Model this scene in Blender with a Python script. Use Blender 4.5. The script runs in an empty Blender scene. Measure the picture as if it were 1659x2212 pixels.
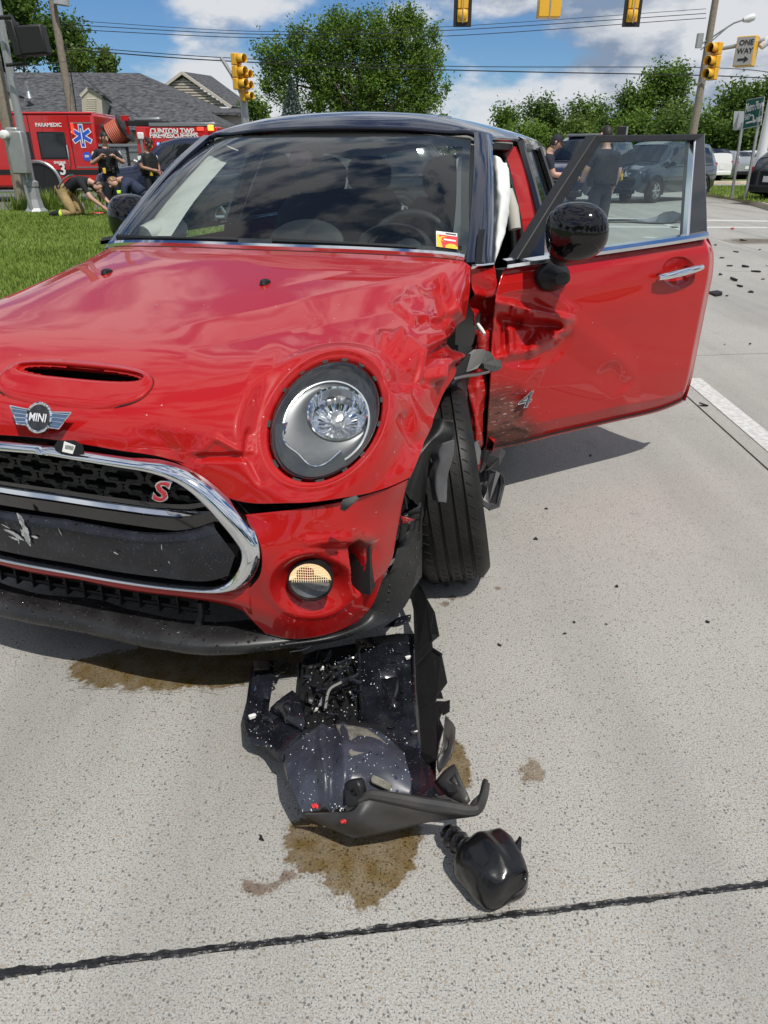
import bpy, bmesh, math, random
import numpy as np
from mathutils import Vector, Matrix
R = math.radians
SC = bpy.context.scene
COL = SC.collection
random.seed(7)
rng = np.random.default_rng(7)

# ------------------------------------------------------------------ camera
CAM_H, PITCH, FPX, IW, IH = 1.2755, R(25.94), 1571.0, 1659.0, 2212.0
cd = bpy.data.cameras.new('camera'); cam = bpy.data.objects.new('camera', cd); COL.objects.link(cam)
cam.location = (0, 0, CAM_H); cam.rotation_euler = (R(90) - PITCH, 0, 0)
cd.sensor_fit = 'VERTICAL'; cd.sensor_height = 36.0; cd.lens = 36.0 * FPX / IH
cd.clip_start = 0.05; cd.clip_end = 3000
SC.camera = cam

# ------------------------------------------------------------------ sun and sky
SUN = Vector((0.25, -0.45, 0.857)).normalized()
SUN_EL = math.asin(SUN.z); SUN_AZ = math.atan2(SUN.x, SUN.y)
sd = bpy.data.lights.new('sun', 'SUN'); sun = bpy.data.objects.new('sun', sd); COL.objects.link(sun)
sd.energy = 4.1; sd.angle = R(0.55); sd.color = (1.0, 0.96, 0.89)
sun.rotation_euler = (-SUN).to_track_quat('-Z', 'Y').to_euler()
W = bpy.data.worlds.new('World'); SC.world = W; W.use_nodes = True
nt = W.node_tree; N = nt.nodes; L = nt.links
for n in list(N): N.remove(n)
def wn(t, **k):
    n = N.new(t)
    for a, b in k.items(): setattr(n, a, b)
    return n
out = wn('ShaderNodeOutputWorld'); bg = wn('ShaderNodeBackground'); bg.inputs[1].default_value = 0.062
sky = wn('ShaderNodeTexSky', sky_type='NISHITA', sun_disc=False)
sky.sun_elevation = SUN_EL; sky.sun_rotation = SUN_AZ; sky.air_density = 1.0; sky.dust_density = 0.2; sky.ozone_density = 1.0; sky.altitude = 200
tc = wn('ShaderNodeTexCoord')
def wmath(op, a, b=None, c=None, clamp=False):
    n = wn('ShaderNodeMath', operation=op); n.use_clamp = clamp
    for i, v in enumerate((a, b, c)):
        if v is None: continue
        if isinstance(v, (int, float)): n.inputs[i].default_value = v
        else: L.new(v, n.inputs[i])
    return n.outputs[0]
def cloud_noise(offset, scale, detail=7, rough=0.55, zs=2.1):
    m = wn('ShaderNodeMapping'); L.new(tc.outputs['Generated'], m.inputs[0])
    m.inputs['Location'].default_value = offset; m.inputs['Scale'].default_value = (1, 1, zs)
    n = wn('ShaderNodeTexNoise'); n.inputs['Scale'].default_value = scale; n.inputs['Detail'].default_value = detail; n.inputs['Roughness'].default_value = rough
    L.new(m.outputs[0], n.inputs[0]); return n.outputs[0]
CO = (9.7, 6.1, 3.3)
c1 = cloud_noise(CO, 4.6)
c2 = cloud_noise((CO[0] + .02, CO[1] - .02, CO[2] + .06), 4.6)
mr = wn('ShaderNodeMapRange', interpolation_type='SMOOTHSTEP'); L.new(c1, mr.inputs[0]); mr.inputs[1].default_value = 0.40; mr.inputs[2].default_value = 0.52
lit = wmath('MULTIPLY_ADD', wmath('SUBTRACT', c1, c2), 4.5, 0.60, True)
big = cloud_noise((2.1, 4.4, .3), 1.9, 3, .5, 1.6)
lit2 = wmath('MULTIPLY_ADD', wmath('SUBTRACT', 0.56, big), 2.2, lit, True)
cr = wn('ShaderNodeValToRGB'); L.new(lit2, cr.inputs[0])
cr.color_ramp.elements[0].color = (4.2, 5.4, 7.4, 1); cr.color_ramp.elements[0].position = .25
cr.color_ramp.elements[1].color = (12.2, 12.6, 13.2, 1); cr.color_ramp.elements[1].position = .85
mx = wn('ShaderNodeMix', data_type='RGBA'); L.new(mr.outputs[0], mx.inputs[0]); tint = wn('ShaderNodeMix', data_type='RGBA', blend_type='MULTIPLY'); tint.inputs[0].default_value = 1; tint.inputs[7].default_value = (.74, 1.10, 1.55, 1); L.new(sky.outputs[0], tint.inputs[6]); L.new(tint.outputs[2], mx.inputs[6]); L.new(cr.outputs[0], mx.inputs[7])
L.new(mx.outputs[2], bg.inputs[0]); L.new(bg.outputs[0], out.inputs[0])
SC.view_settings.view_transform = 'Standard'; SC.view_settings.look = 'None'; SC.view_settings.exposure = -0.10; SC.view_settings.gamma = 1.0
SC.cycles.use_denoising = True
SC.cycles.max_bounces = 10; SC.cycles.transparent_max_bounces = 16; SC.cycles.caustics_reflective = False; SC.cycles.caustics_refractive = False

# ------------------------------------------------------------------ helpers: pixels of the photo to places
YAW, CX0, CY0 = R(17.1), -0.789, 1.5385
RM = np.array([[1, 0, 0], [0, math.sin(PITCH), math.cos(PITCH)], [0, math.cos(PITCH), -math.sin(PITCH)]])
CPOS = np.array([0, 0, CAM_H])
def ray(u, v): return np.array([(u - IW / 2) / FPX, -(v - IH / 2) / FPX, 1.0]) @ RM
def w2c(p):
    dx, dy = p[0] - CX0, p[1] - CY0
    return np.array([dx * math.cos(YAW) - dy * math.sin(YAW), dx * math.sin(YAW) + dy * math.cos(YAW), p[2]])
def c2w(a, b, z): return np.array([CX0 + a * math.cos(YAW) + b * math.sin(YAW), CY0 - a * math.sin(YAW) + b * math.cos(YAW), z])
def at(u, v, a=None, b=None, z=None):
    "the point of the car's frame seen at a pixel, on the plane a (sideways), b (rearwards) or z (up)"
    d = ray(u, v); c0 = w2c(CPOS); dd = w2c(CPOS + d) - c0
    for i, k in enumerate((a, b, z)):
        if k is not None: return c0 + dd * ((k - c0[i]) / dd[i])
def wat(u, v, y=None, z=None):
    d = ray(u, v); t = y / d[1] if y is not None else (z - CAM_H) / d[2]
    return CPOS + t * d

# ------------------------------------------------------------------ helpers: materials
MATS = {}
def mat(name, color, rough=0.5, metal=0.0, coat=0.0, noise=None, bump=None, spec=0.5, emit=None, flake=0, coords='Object', coat_rough=0.03):
    """noise=(scale, amount, second colour, contrast); bump=(scale, strength, distance)"""
    m = bpy.data.materials.new(name); m.use_nodes = True; n = m.node_tree.nodes; l = m.node_tree.links
    p = n['Principled BSDF']; MATS[name] = m
    p.inputs['Base Color'].default_value = (*color, 1); p.inputs['Roughness'].default_value = rough; p.inputs['Metallic'].default_value = metal
    p.inputs['Coat Weight'].default_value = coat; p.inputs['Coat Roughness'].default_value = coat_rough; p.inputs['Specular IOR Level'].default_value = spec
    m.diffuse_color = (*color, 1)
    if noise or bump or flake:
        t = n.new('ShaderNodeTexCoord')
    if noise:
        sc, amt, c2 = noise[:3]; con = noise[3] if len(noise) > 3 else .15
        x = n.new('ShaderNodeTexNoise'); x.inputs['Scale'].default_value = sc; x.inputs['Detail'].default_value = 6; l.new(t.outputs[coords], x.inputs[0])
        r = n.new('ShaderNodeMapRange'); r.inputs[1].default_value = .5 - con; r.inputs[2].default_value = .5 + con; r.inputs[4].default_value = amt; l.new(x.outputs[0], r.inputs[0])
        k = n.new('ShaderNodeMix'); k.data_type = 'RGBA'; k.inputs[6].default_value = (*color, 1); k.inputs[7].default_value = (*c2, 1)
        l.new(r.outputs[0], k.inputs[0]); l.new(k.outputs[2], p.inputs['Base Color'])
    if bump:
        x = n.new('ShaderNodeTexNoise'); x.inputs['Scale'].default_value = bump[0]; x.inputs['Detail'].default_value = 4; l.new(t.outputs[coords], x.inputs[0])
        b = n.new('ShaderNodeBump'); b.inputs['Strength'].default_value = bump[1]; b.inputs['Distance'].default_value = bump[2]; l.new(x.outputs[0], b.inputs['Height']); l.new(b.outputs[0], p.inputs['Normal'])
    if emit:
        p.inputs['Emission Color'].default_value = (*emit[:3], 1); p.inputs['Emission Strength'].default_value = emit[3]
    return m
def glass_mat(name, tint, refl=1.0, ior=1.5, rough=0.0, veil=0.0, veil_col=(.5, .55, .55)):
    "a pane: what lies behind shows through the tint, the sky mirrors by Fresnel, veil = film of dust"
    m = bpy.data.materials.new(name); m.use_nodes = True; n = m.node_tree.nodes; l = m.node_tree.links; MATS[name] = m
    n.remove(n['Principled BSDF']); o = n['Material Output']
    tr = n.new('ShaderNodeBsdfTransparent'); tr.inputs[0].default_value = (*tint, 1)
    gl = n.new('ShaderNodeBsdfGlossy'); gl.inputs['Roughness'].default_value = rough; gl.inputs[0].default_value = (refl, refl, refl, 1)
    fr = n.new('ShaderNodeFresnel'); ge = n.new('ShaderNodeNewGeometry'); iv = n.new('ShaderNodeMapRange'); iv.inputs[3].default_value = ior; iv.inputs[4].default_value = 1 / ior
    l.new(ge.outputs['Backfacing'], iv.inputs[0]); l.new(iv.outputs[0], fr.inputs[0])   # a thin pane mirrors alike from both sides
    mx = n.new('ShaderNodeMixShader'); l.new(fr.outputs[0], mx.inputs[0]); l.new(tr.outputs[0], mx.inputs[1]); l.new(gl.outputs[0], mx.inputs[2])
    last = mx
    if veil:
        df = n.new('ShaderNodeBsdfDiffuse'); df.inputs[0].default_value = (*veil_col, 1)
        m2 = n.new('ShaderNodeMixShader'); m2.inputs[0].default_value = veil
        l.new(mx.outputs[0], m2.inputs[1]); l.new(df.outputs[0], m2.inputs[2]); last = m2
    l.new(last.outputs[0], o.inputs[0])
    return m

# ------------------------------------------------------------------ helpers: objects
def tag(o, label=None, cat=None, group=None, kind=None):
    if label: o['label'] = label
    if cat: o['category'] = cat
    if group: o['group'] = group
    if kind: o['kind'] = kind
    return o
def empty(name, loc=(0, 0, 0), rz=0.0, label=None, cat=None, group=None):
    o = bpy.data.objects.new(name, None); COL.objects.link(o); o.location = loc; o.rotation_euler = (0, 0, rz); o.empty_display_size = .1
    return tag(o, label, cat, group)
def link(name, me, parent=None):
    o = bpy.data.objects.new(name, me); COL.objects.link(o)
    if parent is not None: o.parent = parent
    return o
class MB:
    "collects shapes and links them as one mesh object; a material can be switched with .m"
    def __init__(s): s.v = []; s.f = []; s.fm = []; s.m = 0; s.mats = []
    def use(s, m):
        m = MATS[m] if isinstance(m, str) else m
        if m not in s.mats: s.mats.append(m)
        s.m = s.mats.index(m); return s
    def add(s, vs, fs):
        o = len(s.v); s.v += [tuple(float(c) for c in q) for q in vs]; s.f += [tuple(i + o for i in q) for q in fs]; s.fm += [s.m] * len(fs); return s
    def box(s, c, d, rz=0, rx=0, ry=0):
        M = Matrix.Translation(c) @ Matrix.Rotation(rz, 4, 'Z') @ Matrix.Rotation(ry, 4, 'Y') @ Matrix.Rotation(rx, 4, 'X')
        vs = [M @ Vector((x * d[0] / 2, y * d[1] / 2, z * d[2] / 2)) for x in (-1, 1) for y in (-1, 1) for z in (-1, 1)]
        return s.add(vs, [(0, 1, 3, 2), (4, 6, 7, 5), (0, 4, 5, 1), (2, 3, 7, 6), (0, 2, 6, 4), (1, 5, 7, 3)])
    def tube(s, pts, r, n=8, cap=True):
        pts = [Vector(p) for p in pts]; k = len(pts)
        rr = r if isinstance(r, (list, tuple)) else [r] * k
        vs = []; up = None
        for i, p in enumerate(pts):
            t = (pts[min(i + 1, k - 1)] - pts[max(i - 1, 0)])
            t = t.normalized() if t.length > 1e-9 else Vector((0, 0, 1))
            if up is None: up = t.orthogonal().normalized()
            x = (up - t * up.dot(t))
            x = x.normalized() if x.length > 1e-6 else t.orthogonal().normalized()
            up = x; y = t.cross(x)
            for j in range(n):
                an = 2 * math.pi * j / n; vs.append(p + (x * math.cos(an) + y * math.sin(an)) * rr[i])
        fs = [(i * n + j, i * n + (j + 1) % n, (i + 1) * n + (j + 1) % n, (i + 1) * n + j) for i in range(k - 1) for j in range(n)]
        if cap: fs += [tuple(range(n - 1, -1, -1)), tuple((k - 1) * n + j for j in range(n))]
        return s.add(vs, fs)
    def lathe(s, prof, n=24, M=None):
        "prof [(r, z)] turned about local z, placed by matrix M"
        M = M or Matrix(); vs = []; k = len(prof)
        for r, z in prof:
            for j in range(n):
                an = 2 * math.pi * j / n; vs.append(M @ Vector((r * math.cos(an), r * math.sin(an), z)))
        fs = [(i * n + j, i * n + (j + 1) % n, (i + 1) * n + (j + 1) % n, (i + 1) * n + j) for i in range(k - 1) for j in range(n)]
        return s.add(vs, fs)
    def prism(s, poly, depth, M=None):
        "2-D polygon in local xy, extruded from z=0 to z=depth, placed by M"
        M = M or Matrix(); n = len(poly)
        vs = [M @ Vector((x, y, 0)) for x, y in poly] + [M @ Vector((x, y, depth)) for x, y in poly]
        fs = [tuple(range(n - 1, -1, -1)), tuple(range(n, 2 * n))] + [(i, (i + 1) % n, n + (i + 1) % n, n + i) for i in range(n)]
        return s.add(vs, fs)
    def grid(s, P, close_u=False, flip=False):
        "P: array (rows, cols, 3)"
        P = np.asarray(P); r, c = P.shape[:2]
        fs = []
        for i in range(r - 1):
            for j in range(c if close_u else c - 1):
                q = (i * c + j, i * c + (j + 1) % c, (i + 1) * c + (j + 1) % c, (i + 1) * c + j)
                fs.append(q[::-1] if flip else q)
        return s.add(P.reshape(-1, 3), fs)
    def build(s, name, material=None, parent=None, smooth=True, angle=40, bevel=0, solid=0):
        me = bpy.data.meshes.new(name); me.from_pydata(s.v, [], s.f)
        if s.mats:
            for m in s.mats: me.materials.append(m)
            me.polygons.foreach_set('material_index', s.fm)
        elif material is not None: me.materials.append(MATS[material] if isinstance(material, str) else material)
        if smooth and len(me.polygons):
            me.polygons.foreach_set('use_smooth', [True] * len(me.polygons))
        me.update()
        o = link(name, me, parent)
        if smooth and angle < 180:
            try: me.set_sharp_from_angle(angle=R(angle))
            except Exception: pass
        if solid:
            md = o.modifiers.new('solid', 'SOLIDIFY'); md.thickness = abs(solid); md.offset = -1 if solid > 0 else 1
        if bevel:
            md = o.modifiers.new('bevel', 'BEVEL'); md.width = bevel; md.segments = 2; md.limit_method = 'ANGLE'; md.angle_limit = R(35)
        return o
def crom(P, t):
    "Catmull-Rom through rows of P at parameters t (0..n-1)"
    P = np.asarray(P, float); n = len(P); t = np.clip(np.asarray(t, float), 0, n - 1 - 1e-9)
    i = t.astype(int); u = (t - i).reshape((-1,) + (1,) * (P.ndim - 1))
    ext = np.concatenate([[2 * P[0] - P[1]], P, [2 * P[-1] - P[-2]]]) if n > 1 else P
    p0, p1, p2, p3 = ext[i], ext[i + 1], ext[i + 2], ext[i + 3]
    return .5 * ((2 * p1) + (-p0 + p2) * u + (2 * p0 - 5 * p1 + 4 * p2 - p3) * u ** 2 + (-p0 + 3 * p1 - 3 * p2 + p3) * u ** 3)
def patch(net, sub_r=8, sub_c=8):
    net = np.asarray(net, float); r, c = net.shape[:2]
    A = crom(net, np.linspace(0, r - 1, (r - 1) * sub_r + 1))
    return crom(A.transpose(1, 0, 2), np.linspace(0, c - 1, (c - 1) * sub_c + 1)).transpose(1, 0, 2)
def curve(pts, n): return crom(np.asarray(pts, float), np.linspace(0, len(pts) - 1, n))
def resample(pts, n):
    pts = np.asarray(pts, float); d = np.r_[0, np.cumsum(np.linalg.norm(np.diff(pts, axis=0), axis=1))]
    return np.stack([np.interp(np.linspace(0, d[-1], n), d, pts[:, k]) for k in range(pts.shape[1])], 1)
def sstep(x, a, b):
    t = np.clip((x - a) / (b - a), 0, 1); return t * t * (3 - 2 * t)
def hash3(i, j, k):
    h = np.sin(i * 127.1 + j * 311.7 + k * 74.7) * 43758.5453
    return h - np.floor(h)
def vnoise(P, s):
    "value noise, -1..1"
    Q = np.asarray(P) * s; i = np.floor(Q); f = Q - i; f = f * f * (3 - 2 * f); r = 0
    for dx in (0, 1):
        for dy in (0, 1):
            for dz in (0, 1):
                w = (f[..., 0] if dx else 1 - f[..., 0]) * (f[..., 1] if dy else 1 - f[..., 1]) * (f[..., 2] if dz else 1 - f[..., 2])
                r = r + w * hash3(i[..., 0] + dx, i[..., 1] + dy, i[..., 2] + dz)
    return r * 2 - 1
def frame(c, x, y):
    "matrix with origin c and axes x, y (orthonormalised), z = x cross y"
    x = Vector(x).normalized(); y = Vector(y); y = (y - x * y.dot(x)).normalized(); z = x.cross(y)
    return Matrix(((x.x, y.x, z.x, c[0]), (x.y, y.y, z.y, c[1]), (x.z, y.z, z.z, c[2]), (0, 0, 0, 1)))
def text_mesh(name, body, size, material, parent, M, extrude=.002, bold=0.0, shear=0.0, align='CENTER'):
    cu = bpy.data.curves.new(name, 'FONT'); cu.body = body; cu.size = size; cu.align_x = align; cu.align_y = 'CENTER'; cu.extrude = extrude; cu.offset = bold; cu.shear = shear; cu.resolution_u = 3
    t = bpy.data.objects.new(name, cu); COL.objects.link(t)
    dg = bpy.context.evaluated_depsgraph_get(); me = bpy.data.meshes.new_from_object(t.evaluated_get(dg)); bpy.data.objects.remove(t); bpy.data.curves.remove(cu)
    me.materials.clear(); me.materials.append(MATS[material]); me.transform(M)
    return link(name, me, parent)
# ------------------------------------------------------------------ materials
RED = (.50, .010, .014)
mat('red_paint', (.40, .0080, .0075), .40, .0, .9, spec=.12, coat_rough=.015)
mat('red_scraped', (.42, .012, .016), .45, 0, .5, noise=(16, .75, (.17, .03, .03), .12), bump=(45, .5, .004))
mat('blue_roof', (.008, .012, .030), .16, .2, 1.0, coat_rough=.02)
mat('gloss_black', (.008, .008, .009), .14, 0, 1.0)
mat('black_plastic', (.009, .0095, .010), .42, noise=(90, .5, (.022, .022, .023), .2), bump=(260, .25, .001), spec=.35)
mat('dark_plastic', (.006, .006, .0065), .45, bump=(140, .2, .001))
mat('wet_plastic', (.010, .011, .014), .16, 0, .6, bump=(12, .12, .004))
mat('rubber', (.0075, .0075, .0075), .5, noise=(14, .7, (.024, .022, .019), .15), bump=(160, .3, .002), spec=.3)
mat('chrome', (.78, .8, .83), .06, 1.0)
mat('dull_metal', (.35, .35, .35), .35, 1.0, bump=(60, .2, .002))
mat('white_plastic', (.75, .74, .70), .4)
mat('airbag', (.78, .80, .78), .85, bump=(30, .25, .004))
mat('trim_beige', (.50, .48, .43), .7)
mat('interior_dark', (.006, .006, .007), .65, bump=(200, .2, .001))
mat('seat_cloth', (.012, .012, .014), .8)
mat('grey_foam', (.085, .085, .08), .9, noise=(60, .5, (.045, .045, .045)), bump=(120, .6, .003))
mat('reflector', (.85, .86, .88), .07, 1.0, bump=(30, .06, .003))
mat('lamp_dark', (.10, .11, .12), .3, .2)
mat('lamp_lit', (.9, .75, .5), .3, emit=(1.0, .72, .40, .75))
mat('badge_blue', (.10, .17, .30), .2, .6, .6)
mat('badge_red', (.45, .01, .02), .3, 0, .8)
mat('paper_white', (.75, .75, .73), .7)
mat('ink', (.02, .02, .02), .6)
mat('white_paint', (.72, .72, .70), .6)
mat('sticker_red', (.62, .03, .03), .5); mat('sticker_yellow', (.75, .50, .03), .5)
mat('tar', (.012, .012, .013), .38, bump=(70, .8, .006))
glass_mat('windshield_glass', (.82, .90, .90), 1.0, 1.5, veil=.008)
glass_mat('side_glass', (.62, .75, .74), 1.0, 1.45, veil=.04)
glass_mat('lens_glass', (.97, .98, .98), 1.0, 1.35)
glass_mat('tinted_glass', (.25, .3, .3), 1.0, 1.5)
mat('car_window', (.012, .015, .017), .05, 0, 0, spec=.8)

def concrete_mat(name, base, wet=None):
    m = bpy.data.materials.new(name); m.use_nodes = True; n = m.node_tree.nodes; l = m.node_tree.links; p = n['Principled BSDF']; MATS[name] = m
    g = n.new('ShaderNodeNewGeometry'); pos = g.outputs['Position']
    def noise(sc, det=4, ro=.5):
        x = n.new('ShaderNodeTexNoise'); x.inputs['Scale'].default_value = sc; x.inputs['Detail'].default_value = det; x.inputs['Roughness'].default_value = ro; l.new(pos, x.inputs[0]); return x.outputs[0]
    def rng_(v, a, b, lo=0, hi=1):
        x = n.new('ShaderNodeMapRange'); x.inputs[1].default_value = a; x.inputs[2].default_value = b; x.inputs[3].default_value = lo; x.inputs[4].default_value = hi; l.new(v, x.inputs[0]); return x.outputs[0]
    def mix(f, a, b, t='MIX'):
        k = n.new('ShaderNodeMix'); k.data_type = 'RGBA'; k.blend_type = t
        for i, v in ((0, f), (6, a), (7, b)):
            if isinstance(v, (tuple, float, int)): k.inputs[i].default_value = v if i == 0 else (*v, 1)
            else: l.new(v, k.inputs[i])
        return k.outputs[2]
    c = mix(rng_(noise(1.3, 5, .6), .35, .65), tuple(x * .88 for x in base), tuple(x * 1.08 for x in base))
    c = mix(rng_(noise(300, 3, .7), .40, .62), c, tuple(x * 1.5 for x in base))
    c = mix(rng_(noise(250, 3, .65), .55, .63), c, tuple(x * .33 for x in base))
    vo = n.new('ShaderNodeTexVoronoi'); vo.inputs['Scale'].default_value = 135; l.new(pos, vo.inputs['Vector'])
    sel = n.new('ShaderNodeSeparateColor'); l.new(vo.outputs['Color'], sel.inputs[0])
    pick = rng_(sel.outputs[0], .87, .90); near = rng_(vo.outputs['Distance'], .30, .44, 1, 0)
    mm = n.new('ShaderNodeMath'); mm.operation = 'MULTIPLY'; l.new(pick, mm.inputs[0]); l.new(near, mm.inputs[1])
    c = mix(mm.outputs[0], c, tuple(x * .42 for x in base))
    vo2 = n.new('ShaderNodeTexVoronoi'); vo2.inputs['Scale'].default_value = 110; l.new(pos, vo2.inputs['Vector'])
    s2 = n.new('ShaderNodeSeparateColor'); l.new(vo2.outputs['Color'], s2.inputs[0])
    m3 = n.new('ShaderNodeMath'); m3.operation = 'MULTIPLY'; l.new(rng_(s2.outputs[1], .80, .86), m3.inputs[0]); l.new(rng_(vo2.outputs['Distance'], .25, .45, 1, 0), m3.inputs[1])
    c = mix(m3.outputs[0], c, (base[0] * .98, base[1] * .88, base[2] * .74))
    c = mix(rng_(noise(5.5, 4, .6), .63, .74, 0, .35), c, tuple(x * .5 for x in base))
    # worn wheel tracks and drips drawn out along the lane
    mpv = n.new('ShaderNodeMapping'); mpv.inputs['Scale'].default_value = (2.6, .22, 1); l.new(pos, mpv.inputs[0]); tx = n.new('ShaderNodeTexNoise'); tx.inputs['Scale'].default_value = 1.0; tx.inputs['Detail'].default_value = 5; l.new(mpv.outputs[0], tx.inputs[0])
    c = mix(rng_(tx.outputs[0], .48, .70, 0, .46), c, tuple(x * .62 for x in base))
    # soaked places carry 'wet', rusty ones 'rust'
    w1 = n.new('ShaderNodeAttribute'); w1.attribute_name = 'wet'; w2 = n.new('ShaderNodeAttribute'); w2.attribute_name = 'rust'
    c = mix(w1.outputs['Fac'], c, mix(1.0, c, (.36, .245, .085), 'MULTIPLY')); c = mix(w2.outputs['Fac'], c, mix(1.0, c, (.42, .30, .23), 'MULTIPLY'))
    ro = n.new('ShaderNodeMapRange'); ro.inputs[3].default_value = .8; ro.inputs[4].default_value = .26; l.new(w1.outputs['Fac'], ro.inputs[0]); l.new(ro.outputs[0], p.inputs['Roughness'])
    l.new(c, p.inputs['Base Color']); p.inputs['Specular IOR Level'].default_value = .3
    b = n.new('ShaderNodeBump'); b.inputs['Strength'].default_value = .55; b.inputs['Distance'].default_value = .003; l.new(noise(150, 4, .7), b.inputs['Height']); l.new(b.outputs[0], p.inputs['Normal'])
    return m
concrete_mat('concrete', (.315, .305, .282))
concrete_mat('kerb_concrete', (.42, .36, .27))
mat('soil_grass', (.055, .10, .018), .9, noise=(3, .8, (.09, .13, .03)))
mat('asphalt', (.11, .11, .108), .85, noise=(120, .6, (.18, .18, .175)))

# ------------------------------------------------------------------ the setting: ground, slabs, joints
b = MB(); b.add([(-400, -60, -.03), (400, -60, -.03), (400, 700, -.03), (-400, 700, -.03)], [(0, 1, 2, 3)])
tag(b.build('ground', 'soil_grass'), kind='structure')
ROADX = lambda x, y: x + .049 * (y - 3.6)
road = MB(); road.add([(ROADX(-2.35, -8), -8, -.018), (ROADX(30, -8), -8, -.018), (ROADX(30, 80), 80, -.018), (ROADX(-2.35, 80), 80, -.018)], [(0, 1, 2, 3)])
road = tag(road.build('road', 'asphalt'), kind='structure')
LX = [-2.32, -1.79, 1.775, 5.36, 8.94, 12.5, 16.1]
def TJ(k, x): return .867 + .1235 * x + 4.05 * k       # the k-th cross joint
SLX = [-2.32, 1.775, 5.36, 8.94, 12.5, 16.1]
def corner(x, k):
    y = TJ(k, x)
    for _ in range(3): y = TJ(k, ROADX(x, y))
    return ROADX(x, y), y
for i in range(5):
    for k in range(-2, 10):
        q = [corner(SLX[i], k), corner(SLX[i + 1], k), corner(SLX[i + 1], k + 1), corner(SLX[i], k + 1)]
        c = np.mean(q, axis=0); q = [(c + (np.array(p) - c) * (1 - .0062 / np.abs(np.array(p) - c))) for p in q]
        M = MB(); n4 = [(p[0], p[1], 0) for p in q] + [(p[0], p[1], -.017) for p in q]
        M.add(n4, [(0, 1, 2, 3), (0, 4, 5, 1), (1, 5, 6, 2), (2, 6, 7, 3), (3, 7, 4, 0)])
        M.build('slab', 'concrete', road, smooth=False)
b = MB(); b.add([(ROADX(-2.34, 41), 41, -.006), (ROADX(29, 41), 41, -.006), (ROADX(29, 79), 79, -.006), (ROADX(-2.34, 79), 79, -.006)], [(0, 1, 2, 3)])
tag(b.build('far_roadway', 'concrete'), kind='structure')
b = MB(); b.add([(ROADX(16.11, -7), -7, -.006), (ROADX(29, -7), -7, -.006), (ROADX(29, 41), 41, -.006), (ROADX(16.11, 41), 41, -.006)], [(0, 1, 2, 3)])
tag(b.build('side_roadway', 'concrete'), kind='structure')
# black sealant in the near cross joint, uneven along both edges
b = MB(); n = 900; xs = np.linspace(-2.2, 1.75, n); P = np.zeros((n, 5, 3))
nz = lambda s, o: vnoise(np.stack([xs * s + o, xs * 0 + .3, xs * 0 + .7], 1), 1.0)
wl = .0078 + .0032 * nz(4, 21) + .003 * nz(17, 1) + .004 * nz(52, 2) + .0025 * nz(140, 8); wr = .0078 + .0032 * nz(5, 22) + .003 * nz(13, 3) + .004 * nz(58, 4) + .0025 * nz(150, 5)
for j, (s, zz) in enumerate(((-1, .0012), (-.55, .0042), (0, .0030), (.55, .0042), (1, .0012))):
    w = wl if s < 0 else wr
    P[:, j] = np.stack([xs, TJ(0, xs) + s * w + .004 * nz(3, 9), zz + .0012 * nz(80, 11 + j) + .0008 * nz(25, 15 + j)], 1)
b.grid(P.transpose(1, 0, 2), flip=True); b.build('joint_sealant', 'tar', road)
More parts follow.
